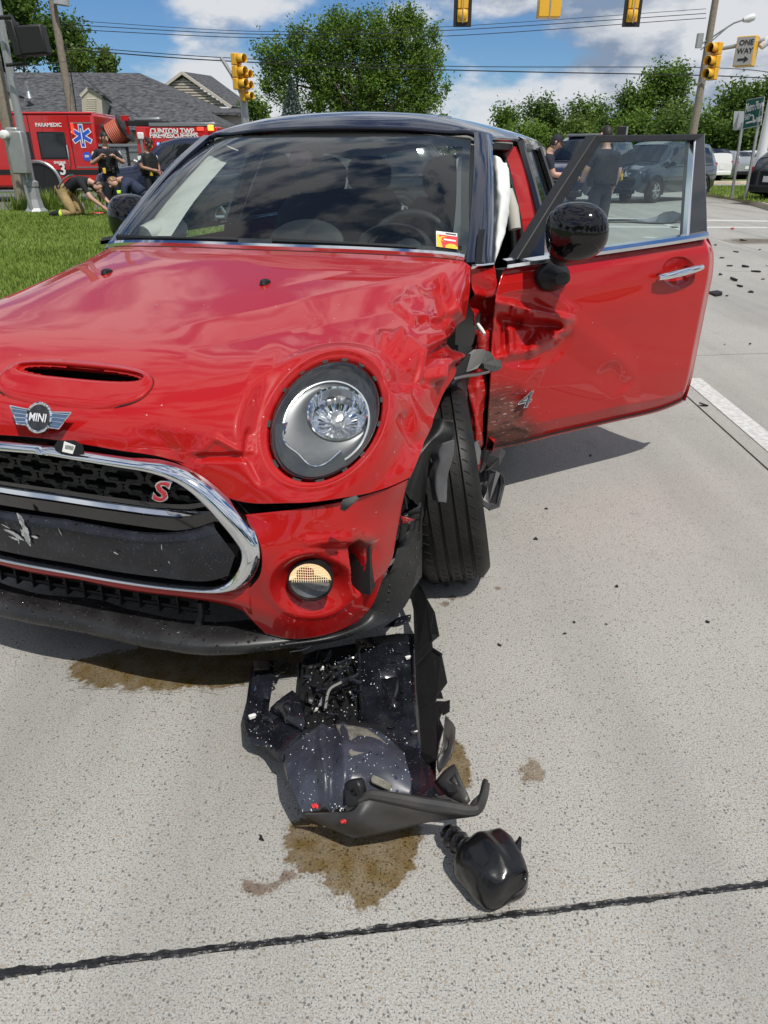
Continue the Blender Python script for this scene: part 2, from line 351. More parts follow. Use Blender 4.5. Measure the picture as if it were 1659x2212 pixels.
# ------------------------------------------------------------------ the damaged car (its own frame: x sideways to its left, y rearwards, z up)
def paint_with_wear(name, base, rough, coat):
    "paint; where the mesh carries 'wear' the clearcoat is scuffed off and road dirt shows"
    m = mat(name, base, rough, 0, coat, spec=.12, coat_rough=.015); n = m.node_tree.nodes; l = m.node_tree.links; p = n['Principled BSDF']
    t = n.new('ShaderNodeTexCoord'); at_ = n.new('ShaderNodeAttribute'); at_.attribute_name = 'wear'
    def noise(sc, det, vec=None):
        x = n.new('ShaderNodeTexNoise'); x.inputs['Scale'].default_value = sc; x.inputs['Detail'].default_value = det; x.inputs['Roughness'].default_value = .7; l.new(vec or t.outputs['Object'], x.inputs[0]); return x.outputs[0]
    mp = n.new('ShaderNodeMapping'); l.new(t.outputs['Object'], mp.inputs[0]); mp.inputs['Scale'].default_value = (1, 1, 5); mp.inputs['Rotation'].default_value = (0, .3, .2)
    def mr_(v, a, b, hi=1.0):
        x = n.new('ShaderNodeMapRange'); x.inputs[1].default_value = a; x.inputs[2].default_value = b; x.inputs[4].default_value = hi; l.new(v, x.inputs[0]); return x.outputs[0]
    def mul(a, b):
        x = n.new('ShaderNodeMath'); x.operation = 'MULTIPLY'; l.new(a, x.inputs[0]); l.new(b, x.inputs[1]); return x.outputs[0]
    def mix(f, a, b):
        k = n.new('ShaderNodeMix'); k.data_type = 'RGBA'; l.new(f, k.inputs[0])
        for i, v in ((6, a), (7, b)):
            if isinstance(v, tuple): k.inputs[i].default_value = (*v, 1)
            else: l.new(v, k.inputs[i])
        return k.outputs[2]
    add = n.new('ShaderNodeMath'); add.operation = 'MULTIPLY_ADD'; l.new(noise(7, 5), add.inputs[0]); add.inputs[1].default_value = .9; l.new(at_.outputs['Fac'], add.inputs[2])
    dirt = mul(mr_(add.outputs[0], .75, 1.25), mr_(at_.outputs['Fac'], .02, .25))
    c = mix(dirt, base, (.13, .05, .04))
    scr = mul(mr_(noise(22, 6, mp.outputs[0]), .585, .65), mr_(at_.outputs['Fac'], .1, .6))
    c = mix(scr, c, (.42, .26, .24))
    blk = mul(mr_(noise(16, 6, mp.outputs[0]), .54, .64), mr_(at_.outputs['Fac'], .3, .9))
    c = mix(blk, c, (.03, .028, .028))
    # fine chips and dried splashes everywhere
    vo = n.new('ShaderNodeTexVoronoi'); vo.inputs['Scale'].default_value = 42; l.new(t.outputs['Object'], vo.inputs['Vector'])
    sc = n.new('ShaderNodeSeparateColor'); l.new(vo.outputs['Color'], sc.inputs[0])
    vd = n.new('ShaderNodeMapRange'); vd.inputs[1].default_value = .05; vd.inputs[2].default_value = .11; vd.inputs[3].default_value = 1; vd.inputs[4].default_value = 0; l.new(vo.outputs['Distance'], vd.inputs[0])
    c = mix(mul(mr_(sc.outputs[0], .86, .9, .7), vd.outputs[0]), c, (.62, .45, .42))
    l.new(c, p.inputs['Base Color'])
    r = n.new('ShaderNodeMapRange'); r.inputs[3].default_value = coat; r.inputs[4].default_value = .15; l.new(dirt, r.inputs[0]); l.new(r.outputs[0], p.inputs['Coat Weight'])
    r = n.new('ShaderNodeMapRange'); r.inputs[3].default_value = rough; r.inputs[4].default_value = .55; l.new(dirt, r.inputs[0]); l.new(r.outputs[0], p.inputs['Roughness'])
    b = n.new('ShaderNodeBump'); b.inputs['Distance'].default_value = .004; l.new(noise(40, 4), b.inputs['Height'])
    bs = n.new('ShaderNodeMapRange'); bs.inputs[4].default_value = .55; l.new(at_.outputs['Fac'], bs.inputs[0]); l.new(bs.outputs[0], b.inputs['Strength']); l.new(b.outputs[0], p.inputs['Normal'])
paint_with_wear('car_red', (.40, .0080, .0075), .40, .9)
# drops and dust on black plastic
def wet_black(name, base, rough):
    m = mat(name, base, rough, spec=.5); n = m.node_tree.nodes; l = m.node_tree.links; p = n['Principled BSDF']
    t = n.new('ShaderNodeTexCoord'); vo = n.new('ShaderNodeTexVoronoi'); vo.inputs['Scale'].default_value = 75; l.new(t.outputs['Object'], vo.inputs['Vector'])
    sc = n.new('ShaderNodeSeparateColor'); l.new(vo.outputs['Color'], sc.inputs[0])
    def mr_(v, a, b, lo, hi):
        x = n.new('ShaderNodeMapRange'); x.inputs[1].default_value = a; x.inputs[2].default_value = b; x.inputs[3].default_value = lo; x.inputs[4].default_value = hi; l.new(v, x.inputs[0]); return x.outputs[0]
    k = n.new('ShaderNodeMath'); k.operation = 'MULTIPLY'; l.new(mr_(sc.outputs[0], .66, .70, 0, 1), k.inputs[0]); l.new(mr_(vo.outputs['Distance'], .10, .34, 1, 0), k.inputs[1])
    b = n.new('ShaderNodeBump'); b.inputs['Strength'].default_value = 1; b.inputs['Distance'].default_value = .003; l.new(k.outputs[0], b.inputs['Height']); l.new(b.outputs[0], p.inputs['Normal'])
    x = n.new('ShaderNodeTexNoise'); x.inputs['Scale'].default_value = 14; x.inputs['Detail'].default_value = 6; l.new(t.outputs['Object'], x.inputs[0])
    c = n.new('ShaderNodeMix'); c.data_type = 'RGBA'; c.inputs[6].default_value = (*base, 1); c.inputs[7].default_value = tuple(v * 2.0 + .003 for v in base) + (1,); l.new(mr_(x.outputs[0], .45, .7, 0, 1), c.inputs[0])
    y = n.new('ShaderNodeTexNoise'); y.inputs['Scale'].default_value = 260; l.new(t.outputs['Object'], y.inputs[0])
    c2 = n.new('ShaderNodeMix'); c2.data_type = 'RGBA'; c2.inputs[7].default_value = (.25, .25, .24, 1); l.new(mr_(y.outputs[0], .68, .74, 0, .5), c2.inputs[0]); l.new(c.outputs[2], c2.inputs[6]); l.new(c2.outputs[2], p.inputs['Base Color'])
    l.new(mr_(k.outputs[0], 0, .2, rough, .05), p.inputs['Roughness'])
wet_black('lip_plastic', (.011, .0115, .012), .40)
wet_black('shroud_plastic', (.008, .009, .013), .20)
wet_black('dome_plastic', (.030, .034, .048), .34)  # lighter bluish base: the sky's reflection is put into the colour
mat('tank_plastic', (.007, .007, .008), .22, bump=(14, .25, .01), spec=.5)
mat('dusty_plastic', (.028, .028, .029), .45, noise=(14, .7, (.065, .060, .052)), bump=(200, .2, .001))
mat('tan_foam', (.20, .185, .15), .9, noise=(40, .8, (.09, .085, .07)), bump=(150, .8, .004))

CAR = empty('damaged_car', (CX0, CY0, 0), -YAW, 'red compact car with black roof, crumpled front wing and driver door hanging open', 'car')
def uvp(P):
    P = np.asarray(P); x = CX0 + P[..., 0] * math.cos(YAW) + P[..., 1] * math.sin(YAW); y = CY0 - P[..., 0] * math.sin(YAW) + P[..., 1] * math.cos(YAW)
    q = (np.stack([x, y, P[..., 2]], -1) - CPOS) @ RM.T
    return IW / 2 + FPX * q[..., 0] / q[..., 2], IH / 2 - FPX * q[..., 1] / q[..., 2]
def normals(P):
    du = np.gradient(P, axis=0); dv = np.gradient(P, axis=1); n = np.cross(du, dv)
    return n / (np.linalg.norm(n, axis=-1, keepdims=True) + 1e-12)
def seg_d(u, v, s):
    u0, v0, u1, v1 = s; dx, dy = u1 - u0, v1 - v0; t = np.clip(((u - u0) * dx + (v - v0) * dy) / (dx * dx + dy * dy), 0, 1)
    return np.hypot(u - u0 - t * dx, v - v0 - t * dy)
def outward(P, n):
    "flip normals so that they face the camera side"
    c = w2c(CPOS); s = np.sign(((c - P) * n).sum(-1)).mean(); return n * (1 if s >= 0 else -1)
def grid_mesh(name, P, material, parent, keep=None, wear=None, solid=0.0, angle=50):
    P = np.asarray(P); r, c = P.shape[:2]; idx = np.arange(r * c).reshape(r, c)
    F = np.stack([idx[:-1, :-1], idx[:-1, 1:], idx[1:, 1:], idx[1:, :-1]], -1).reshape(-1, 4)
    nn = normals(P); cc = w2c(CPOS)
    if ((cc - P) * nn).sum(-1).mean() > 0: F = F[:, ::-1]
    if keep is not None: F = F[keep(F)]
    used = np.unique(F); mp = -np.ones(r * c, int); mp[used] = np.arange(len(used))
    me = bpy.data.meshes.new(name); me.from_pydata(P.reshape(-1, 3)[used].tolist(), [], mp[F].tolist())
    me.materials.append(MATS[material]); me.polygons.foreach_set('use_smooth', [True] * len(me.polygons))
    if wear is not None:
        a = me.attributes.new('wear', 'FLOAT', 'POINT'); a.data.foreach_set('value', wear.reshape(-1)[used].astype(np.float32))
    # orientation towards the camera was guessed from the grid normal; solidify goes inwards
    o = link(name, me, parent)
    if solid:
        md = o.modifiers.new('solid', 'SOLIDIFY'); md.thickness = solid; md.offset = -1
    if angle < 180: me.set_sharp_from_angle(angle=R(angle))
    return o

# --- headlight seat
HC = np.array([.608, .249, .740])
E1 = np.array([.0, .115, .105]); E1 /= np.linalg.norm(E1)
E2 = np.array([.11, .07, .027]); E2 -= E1 * (E2 @ E1); E2 /= np.linalg.norm(E2)
EN = np.cross(E2, E1); EN *= -1 if EN[1] > 0 else 1
E1, E2 = .974 * E1 + .226 * E2, .974 * E2 - .226 * E1
HRY, HRX = .163, .119
def mirror_a(P): Q = np.array(P, float); Q[..., 0] *= -1; return Q

# --- hood: one clamshell panel with both headlight openings
hood_net = [
 [(0,1.215,.985),(.17,1.22,.985),(.34,1.235,.983),(.48,1.255,.979),(.60,1.285,.973),(.67,1.31,.966),(.705,1.315,.960),(.728,1.315,.945)],
 [(0,1.0,.958),(.17,1.0,.958),(.34,1.0,.955),(.48,1.01,.948),(.6,1.03,.937),(.69,1.07,.918),(.738,1.12,.893),(.752,1.20,.860)],
 [(0,.75,.920),(.17,.75,.920),(.34,.75,.917),(.48,.76,.911),(.6,.78,.899),(.70,.83,.878),(.762,.91,.835),(.772,1.03,.780)],
 [(0,.5,.880),(.17,.5,.880),(.34,.5,.878),(.48,.51,.875),(.6,.53,.868),(.70,.57,.845),(.772,.69,.795),(.790,.84,.715)],
 [(0,.32,.848),(.17,.32,.848),(.34,.32,.848),(.48,.34,.848),(.6,.37,.842),(.70,.42,.812),(.772,.53,.755),(.795,.66,.690)],
 [(0,.20,.812),(.17,.2,.812),(.34,.2,.807),(.48,.215,.800),(.6,.255,.785),(.70,.31,.755),(.768,.41,.710),(.797,.50,.655)],
 [(0,.11,.770),(.17,.11,.768),(.34,.115,.757),(.48,.135,.737),(.60,.175,.715),(.70,.235,.688),(.766,.32,.655),(.802,.40,.632)],
 [(0,.065,.728),(.17,.068,.722),(.34,.078,.702),(.46,.092,.665),(.60,.125,.645),(.69,.178,.630),(.761,.262,.617),(.800,.340,.607)],
 [(0,.048,.692),(.17,.052,.684),(.315,.062,.668),(.44,.072,.590),(.585,.092,.588),(.68,.145,.588),(.755,.232,.588),(.795,.312,.588)],
]
hn = np.array(hood_net); full = np.concatenate([mirror_a(hn[:, ::-1])[:, :-1], hn], 1)
P = patch(full, 32, 28)
def seat_headlight(P, sgn):
    s = np.array([sgn, 1, 1]); hc = HC * s; e1 = E1 * s; e2 = E2 * s; en = EN * s
    d = P - hc; p = d @ e2; q = d @ e1; h = d @ en
    rho = np.hypot(p / HRX, q / HRY)
    tgt = np.interp(rho, [.9, 1.0, 1.03, 1.09, 1.14, 1.19, 1.26], [-.030, -.016, -.004, -.001, .007, .002, 0]) + 0 * rho
    near = (np.abs(h) < .15) & (rho < 2.2) & (P[..., 0] * sgn > 0)
    w = np.where(near, 1 - sstep(rho, 1.12, 1.55), 0)
    P = P + en * ((tgt - h) * w)[..., None]
    inside = near & (rho < 1.0)
    snap = near & (rho < 1.0) & (rho > .80)
    k = np.where(snap, 1 / np.maximum(rho, .2), 1.0) - 1
    P = P + (e2 * (p * k)[..., None] + e1 * (q * k)[..., None]) * snap[..., None]
    return P, near & (rho < .88)
P, h1 = seat_headlight(P, 1); P, h2 = seat_headlight(P, -1)
nn = outward(P, normals(P)); U, V = uvp(P); left = sstep(P[..., 0], .0, .12)
D = np.zeros(U.shape)
fz = sstep(P[..., 0], .0, .25)
# broad ripples in the sheet and the crushed wing
D += .0026 * vnoise(P, 3.2) + .0007 * vnoise(P + 5, 6.5) * sstep(P[..., 0], -.4, .5)
wing = sstep(U, 800, 960) * sstep(V, 575, 690) * (1 - .55 * sstep(V, 860, 960))
hl = np.hypot((U - 705) / 190, (V - 905) / 205); wing *= sstep(hl, .78, 1.05)
def fold(U, V, c):
    "a sharp crease from one pixel to another: gentle slope on one side, steep on the other"
    u0, v0, u1, v1, wl_, wr_, hgt = c; dx, dy = u1 - u0, v1 - v0; ln = math.hypot(dx, dy); t = ((U - u0) * dx + (V - v0) * dy) / ln / ln; sd_ = ((U - u0) * -dy + (V - v0) * dx) / ln
    prof = np.clip(1 - np.where(sd_ > 0, sd_ / wl_, -sd_ / wr_), 0, 1); prof = prof - .12 * np.clip(1 - np.abs(sd_) / 2.2, 0, 1); end = sstep(t, -.25, .12) * (1 - sstep(t, .88, 1.25)); return hgt * prof * end
D += wing * (.005 * vnoise(P + 2, 6))
FOLDS = [  # from, to (pixels of the photo), width to either side, height in metres
 (958,606,990,677,60,10,-.034),(990,677,1036,752,46,10,-.034),(854,660,897,698,10,40,.012),(897,698,960,690,26,14,-.009),
 (821,728,862,730,40,18,.016),(858,728,911,769,44,18,.026),(911,766,912,824,14,60,.026),(916,826,919,766,22,12,-.030),(919,766,1003,729,34,16,-.040),(936,822,952,780,14,26,.026),(952,780,1008,762,18,14,.024),
 (837,818,903,826,30,24,-.012),(878,850,902,938,20,40,.013),(925,900,893,850,22,26,-.010),(868,902,900,962,18,34,-.010),(945,636,880,650,30,30,.010),
 (468,948,420,986,20,10,.010),(533,983,425,986,9,16,-.014),(533,984,541,935,8,12,-.014),(533,984,562,1042,9,20,-.010),(470,948,533,983,12,8,.009),
 (300,965,420,975,46,40,-.009),(330,930,390,1005,30,26,-.005),(640,655,900,600,60,40,.006),(440,745,650,700,70,50,-.006),(560,860,600,760,34,40,-.005),(70,600,250,560,20,30,.004),(120,640,330,610,60,50,-.005)]
for c in FOLDS: D += fold(U, V, c) * left
near_lamp = np.clip(1 - (hl - .55) / .25, 0, 1) * (P[..., 0] > 0); D *= 1 - .75 * near_lamp
ex = np.zeros(P.shape[0]); ex[:] = 1; ex = sstep(np.arange(P.shape[0]) / P.shape[0], 0, .05)
P = P + nn * (D * ex[:, None])[..., None]
wear = np.clip(1.1 - seg_d(U, V, (935, 850, 1005, 735)) / 40, 0, 1) * .36
for c in FOLDS[:16]: wear = np.maximum(wear, np.clip(1 - seg_d(U, V, c[:4]) / 5, 0, 1) * .34)
wear = np.maximum(wear, np.clip(1 - seg_d(U, V, (300, 975, 420, 990)) / 40, 0, 1) * .35) * left
dead = (h1 | h2).reshape(-1)
# scoop opening: cut a slot, see below
SCO_C = (.0, .185)
sc_in = (np.hypot((P[..., 0]) / .170, (P[..., 1] - .192) / .0225) < 1).reshape(-1)
hood = grid_mesh('hood', P, 'car_red', CAR, keep=lambda F: ~(dead[F].any(1)) & ~(sc_in[F].all(1)), wear=wear, angle=180)
md = hood.modifiers.new('solid', 'SOLIDIFY'); md.thickness = .005; md.offset = -1
HOODP = P
def on_hood(u, v, lift=0.0):
    "nearest place of the hood skin seen at a pixel"
    UU, VV = uvp(HOODP); ok = HOODP[..., 2] > .3; k = np.argmin((UU - u) ** 2 + (VV - v) ** 2); i, j = np.unravel_index(k, UU.shape)
    return HOODP[i, j] + NH[i, j] * lift, NH[i, j]
NH = outward(HOODP, normals(HOODP))

# scoop: raised frame, lip and dark duct
b = MB(); n = 96; rows = []
for f_, lift in ((1.0, -.004), (.985, .004), (.93, .0085), (.72, .0085), (.40, .010), (.18, .0125), (.05, .010), (0, .001), (-.08, -.012)):
    ring = []
    for k in range(n):
        an = 2 * math.pi * k / n; ca, sa = math.cos(an), math.sin(an); f2 = max(f_, 0)
        hw = .178 + .034 * f2 + .01 * min(f_, 0); hh_ = .0205 + .052 * f2; cb = .193 - .030 * f2
        aa = math.copysign(abs(ca) ** .72, ca) * hw; bb = cb + math.copysign(abs(sa) ** .85, sa) * hh_
        zz = float(np.interp(bb, [.05, .11, .20, .32, .5], [.695, .770, .812, .848, .880])) - .05 * aa * aa
        nv = np.array([0, -.50, .86]); dip = -.006 * math.exp(-((f_ - .45) / .3) ** 2) * max(0, -sa); ring.append(np.array([aa, bb, zz]) + nv * (lift + dip))
    rows.append(ring)
b.grid(np.array(rows), close_u=True); sco = b.build('hood_scoop', 'red_paint', CAR, angle=180)
b = MB(); ring = np.array(rows[-1]); inner = ring * np.array([.98, 1, 1]) + np.array([0, .06, -.05]); b.grid(np.array([ring, inner]), close_u=True); b.add(inner, [tuple(range(n))]); b.build('scoop_duct', 'dark_plastic', sco)
b = MB(); ring = [np.array(p) + np.array([0, -.50, .86]) * .0045 for p in rows[0]]; b.tube(ring + ring[:1], .0022, 5, cap=False); b.build('scoop_gap', 'interior_dark', sco)

# washer jets
for u, v in ((232, 588), (572, 612)):
    q, nv = on_hood(u, v)
    b = MB(); M = frame(q - nv * .001, (1, 0, 0), (0, 1, -.12))
    b.lathe([(.0005, .014), (.008, .013), (.014, .008), (.016, -.004)], 14, M @ Matrix.Diagonal((1, 1.7, 1, 1))); b.build('washer_jet', 'black_plastic', CAR)
# chrome strip along the cowl
row = hn[0]; pts = np.concatenate([mirror_a(row[::-1])[:-1], row])[1:-1]
pts = curve(pts, 60) + np.array([0, .012, .012])
b = MB(); prof = [(-.010, -.010), (-.012, .002), (-.004, .010), (.008, .010), (.012, .0)]
b.grid(np.array([[p + np.array([0, y, z]) for y, z in prof] for p in pts])); b.build('cowl_strip', 'chrome', CAR)

# --- windshield, frit, pillars, roof
def arc_row(pts, m=33): return curve(pts, m)
base_row = arc_row([(-.715,1.36,.962),(-.60,1.325,.982),(-.3,1.285,.993),(0,1.27,.995),(.3,1.285,.993),(.60,1.325,.982),(.715,1.36,.962)])
top_row = arc_row([(-.575,2.0,1.350),(-.45,1.955,1.360),(-.22,1.93,1.368),(0,1.925,1.370),(.22,1.93,1.368),(.45,1.955,1.360),(.575,2.0,1.350)])
G = np.array([base_row * (1 - t) + top_row * t + np.array([0, -.035, .02]) * 4 * t * (1 - t) for t in np.linspace(0, 1, 25)])
grid_mesh('windshield', G, 'windshield_glass', CAR, angle=180)
ng = outward(G, normals(G))
def band(t0, t1, s0, s1):
    rr = np.linspace(t0, t1, 14); cc_ = np.linspace(s0, s1, 14)
    GI = lambda t, s: crom(crom(G, [t * 24])[0], [s * 32])[0]
    return np.array([[GI(t, s) + np.array([0, .010, -.004]) for s in cc_] for t in rr])
for nm, args in (('frit_top', (.895, .999, .0, 1)), ('frit_side', (0, .99, .955, 1)), ('frit_side', (0, .99, 0, .04)), ('frit_base', (0, .05, 0, 1))):
    grid_mesh('windshield_' + nm, band(*args), 'interior_dark', CAR, angle=180)
roof_net = []
for bb, zc, ze, ae, zr in ((1.93,1.374,1.356,.60,1.338),(2.02,1.414,1.384,.622,1.345),(2.2,1.441,1.402,.640,1.350),(2.6,1.448,1.408,.655,1.352),(3.2,1.440,1.402,.66,1.350),(3.8,1.405,1.370,.655,1.335),(4.12,1.345,1.32,.64,1.30)):
    hb = [bb + (.075 if bb < 1.97 else .04 if bb < 2.1 else 0) * (a_ / .6) ** 2 for a_ in (0, .3, .5, .58, .6)]
    roof_net.append([(0, hb[0], zc), (.30, hb[1], zc - (zc - ze) * .30), (.48, hb[2], ze), (ae - .035, hb[3], zr + .018), (ae + .018, hb[4], zr - .012)])
rn = np.array(roof_net); rfull = np.concatenate([mirror_a(rn[:, ::-1])[:, :-1], rn], 1)
roof = grid_mesh('roof', patch(rfull, 8, 8), 'blue_roof', CAR, angle=180)
md = roof.modifiers.new('solid', 'SOLIDIFY'); md.thickness = .02; md.offset = -1
# roof seam and antenna fin
b = MB(); b.grid(np.array([[(x, yy, z) for x, z in ((-.45,1.413),(-.2,1.447),(0,1.4505),(.2,1.447),(.45,1.413))] for yy in (2.36, 2.41)])); b.build('sunroof_seam', 'interior_dark', roof)
# A pillars
for sg in (1, -1):
    inn = curve([(.705,1.35,.952),(.675,1.56,1.10),(.635,1.78,1.245),(.588,2.0,1.362)], 14)
    outp = curve([(.778,1.43,.935),(.746,1.62,1.075),(.697,1.84,1.225),(.646,2.07,1.348)], 14)
    mid = (inn * .55 + outp * .45) + np.array([.012, -.035, .012])
    m2 = (inn * .15 + outp * .85) + np.array([.016, -.016, .008])
    back = outp + np.array([-.045, .06, -.005])
    A = np.array([inn + np.array([-.004, .012, 0]), inn + np.array([.002, -.012, .004]), mid, m2, outp, back]) * np.array([sg, 1, 1])
    o = grid_mesh('windshield_pillar', A.transpose(1, 0, 2), 'blue_roof', CAR, angle=60)
    if sg > 0:  # torn trim along the pillar
        b = MB(); q = curve([(.752,1.362,.952),(.742,1.43,1.005),(.735,1.49,1.05)], 6); b.grid(np.array([q + np.array([-.012, -.030, .0]), q + np.array([.012, -.038, .004])])); b.build('trim_strip', 'black_plastic', o)
    gb = MB(); t0 = curve([(.665,1.50,.99),(.64,1.66,1.11),(.60,1.84,1.23),(.555,2.0,1.335)], 10) * np.array([sg, 1, 1])
    gb.grid(np.array([t0 + np.array([(-.05 if sg > 0 else -.11) * sg, .03, 0]), t0 + np.array([-.02 * sg, .0, .0]), t0 + np.array([.03 * sg, .03, 0])])); gb.build('pillar_trim', 'trim_beige', CAR)
# wing piece in front of the door, crumpled
fn = [[at(1017,576,b=1.32), at(1042,575,b=1.36), at(1068,573,b=1.405)],
      [at(1018,615,b=1.33), at(1045,612,b=1.36), at(1074,612,b=1.385)],
      [at(1021,650,b=1.34), at(1046,650,b=1.385), at(1076,640,b=1.375)],
      [at(1024,690,b=1.36), at(1047,690,b=1.42), at(1068,680,b=1.38)],
      [at(1026,740,b=1.38), at(1044,740,b=1.34), at(1060,740,b=1.38)],
      [at(1010,800,b=1.36), at(1036,800,b=1.35), at(1054,800,b=1.38)],
      [at(1004,850,b=1.34), at(1030,850,b=1.33), at(1050,860,b=1.37)],
      [at(1010,920,b=1.32), at(1030,920,b=1.30), at(1044,930,b=1.35)],
      [at(1014,990,b=1.28), at(1026,985,b=1.27), at(1038,985,b=1.32)],
      [at(1008,1040,b=1.24), at(1016,1030,b=1.24), at(1030,1030,b=1.27)],
      [at(1004,1072,b=1.22), at(1009,1065,b=1.22), at(1018,1062,b=1.23)]]
FP = patch(fn, 14, 20); nf = outward(FP, normals(FP)); u, v = uvp(FP)
df = .010 * vnoise(FP, 14) * sstep(v, 600, 680) + .012 * -np.abs(vnoise(FP + 3, 22)) * sstep(v, 630, 690)
for s in ((1020,632,1075,642,10,.016),(1024,660,1070,650,9,-.02),(1030,760,1050,700,7,.012),(1012,840,1040,960,6,.008)):
    df += s[5] * np.exp(-(seg_d(u, v, s[:4]) / s[4]) ** 2)
FP = FP + nf * df[..., None]; hole = (np.hypot((u - 1033 - (705 - v) * .12) / 9, (v - 694) / 22) < 1).reshape(-1)
o = grid_mesh('front_wing', FP, 'car_red', CAR, keep=lambda F: ~hole[F].all(1), wear=np.clip(sstep(v, 640, 700) * .35 + sstep(v, 900, 1000) * .3, 0, 1), angle=180)
md = o.modifiers.new('solid', 'SOLIDIFY'); md.thickness = .004; md.offset = -1
b = MB(); q = [at(1018,577,b=1.31), at(1042,576,b=1.35), at(1066,573,b=1.395)]
b.grid(np.array([[p + np.array([0, -.004, -.006]) for p in q], [p + np.array([.004, -.006, .004]) for p in q], [p + np.array([0, .006, .008]) for p in q]])); b.build('belt_strip', 'chrome', CAR)
b = MB(); q0, q1 = at(1032,700,b=1.33), at(1047,722,b=1.30); b.tube([q0, q0 * .5 + q1 * .5, q1], [.006, .0075, .0055], 10); b.build('bulb_socket', 'white_plastic', CAR)
# --- bumper cover corner (left and mirrored right)
bn = [
 [(527,1112,.080),(633,1101,.100),(735,1084,.155),(837,1057,.245),(881,1036,.310)],
 [(557,1165,.062),(640,1155,.088),(740,1135,.148),(820,1112,.240),(869,1092,.315)],
 [(566,1205,.056),(645,1200,.082),(740,1182,.142),(815,1168,.235),(858,1150,.310)],
 [(560,1246,.056),(645,1250,.080),(722,1246,.135),(800,1226,.225),(846,1206,.300)],
 [(530,1284,.060),(630,1303,.086),(710,1298,.140),(790,1275,.222),(826,1252,.285)],
 [(522,1312,.066),(630,1342,.092),(700,1337,.140),(765,1318,.205),(806,1304,.262)],
 [(574,1369,.105),(630,1381,.118),(690,1374,.152),(740,1359,.200),(774,1343,.240)]]
BN = np.array([[at(u, v, b=bb) for u, v, bb in r] for r in bn])
BP = patch(BN, 16, 22); nb = outward(BP, normals(BP)); U, V = uvp(BP)
def bumper_shape(BP, nb, U, V, dam):
    D = np.zeros(U.shape)
    rf = np.hypot((U - 672) / 88, (V - 1262) / 66); D -= .030 * (1 - sstep(rf, .52, 1.0))
    D += .004 * np.exp(-((rf - 1.06) / .10) ** 2)
    ds = np.hypot((U - 772) / 16, (V - 1226) / 66); D -= .035 * (1 - sstep(ds, .55, 1.0))
    sh = np.exp(-(seg_d(U, V, (665,1172,775,1165)) / 14) ** 2); D += .006 * sh
    D -= .012 * np.exp(-(seg_d(U, V, (700,1195,760,1190)) / 16) ** 2)
    if dam:
        D += .0025 * vnoise(BP, 11) + .006 * np.exp(-(np.hypot(U - 790, V - 1165) / 14) ** 2) - .006 * np.exp(-(np.hypot(U - 800, V - 1190) / 14) ** 2)
    return BP + nb * D[..., None], ds
BPd, ds = bumper_shape(BP, nb, U, V, True)
slot = (ds < .62).reshape(-1)
wearb = np.clip(1 - np.hypot(U - 788, V - 1172) / 45, 0, 1) * .8 + np.clip(1 - seg_d(U, V, (600,1110,760,1150)) / 30, 0, 1) * .25 + np.clip(1 - np.hypot(U - 855, V - 1175) / 40, 0, 1) * .4
o = grid_mesh('bumper', BPd, 'car_red', CAR, keep=lambda F: ~slot[F].all(1), wear=wearb, angle=180)
md = o.modifiers.new('solid', 'SOLIDIFY'); md.thickness = .004; md.offset = -1
BUMP = o
BPm, _ = bumper_shape(BP, nb, U, V, False); BPm = mirror_a(BPm)
o = grid_mesh('bumper', BPm[:, ::-1], 'car_red', CAR, angle=180)
# slot duct
q = at(772, 1226, b=.19); b = MB(); b.box(q + np.array([0, .05, 0]), (.05, .06, .17)); b.build('slot_duct', 'dark_plastic', BUMP)

# fog lamps
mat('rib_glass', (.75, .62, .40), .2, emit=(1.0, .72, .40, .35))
def fog(sg):
    c = at(670, 1257, b=.100) * np.array([sg, 1, 1]); ax = Vector((.30 * sg, -.93, .12)).normalized()
    M = frame(c, Vector((0, 0, 1)).cross(ax), (0, 0, 1)); M = M if (M.to_3x3() @ Vector((0, 0, 1))).dot(ax) > 0 else frame(c, ax.cross(Vector((0, 0, 1))), (0, 0, 1))
    root = MB(); root.lathe([(.0535, -.03), (.0535, -.004), (.0525, .002), (.050, .002), (.049, -.01)], 40, M); fo = root.build('fog_lamp', 'black_plastic', CAR)
    d = MB()
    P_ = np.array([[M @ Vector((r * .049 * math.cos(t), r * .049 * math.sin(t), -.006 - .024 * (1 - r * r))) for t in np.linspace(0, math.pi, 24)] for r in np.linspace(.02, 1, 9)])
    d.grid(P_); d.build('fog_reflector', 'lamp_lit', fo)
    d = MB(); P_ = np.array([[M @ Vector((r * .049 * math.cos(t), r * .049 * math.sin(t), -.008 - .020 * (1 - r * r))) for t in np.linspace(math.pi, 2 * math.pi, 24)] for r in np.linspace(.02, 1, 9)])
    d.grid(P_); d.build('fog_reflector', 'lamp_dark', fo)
    d = MB(); d.lathe([(.050, .001), (.047, .006), (.040, .012), (.028, .017), (.012, .0195), (.0005, .02)], 40, M); d.build('fog_lens', 'lens_glass', fo)
    d = MB()
    for k in range(-8, 9):
        x = k * .0052; hh = math.sqrt(max(0, .046 ** 2 - x * x))
        d.tube([M @ Vector((x, .001, .003)), M @ Vector((x, hh * .97, -.002))], .0009, 5)
    for k in range(1, 7):
        y = k * .0068; hh = math.sqrt(max(0, .046 ** 2 - y * y)); d.tube([M @ Vector((-hh, y, .0)), M @ Vector((0, y, .004)), M @ Vector((hh, y, .0))], .0007, 5)
    d.build('lens_ribs', 'rib_glass', fo)
    d = MB(); d.box(M @ Vector((0, -.001, 0)), (.094, .012, .003)); d.build('fog_cutoff', 'lamp_dark', fo)
fog(1); fog(-1)

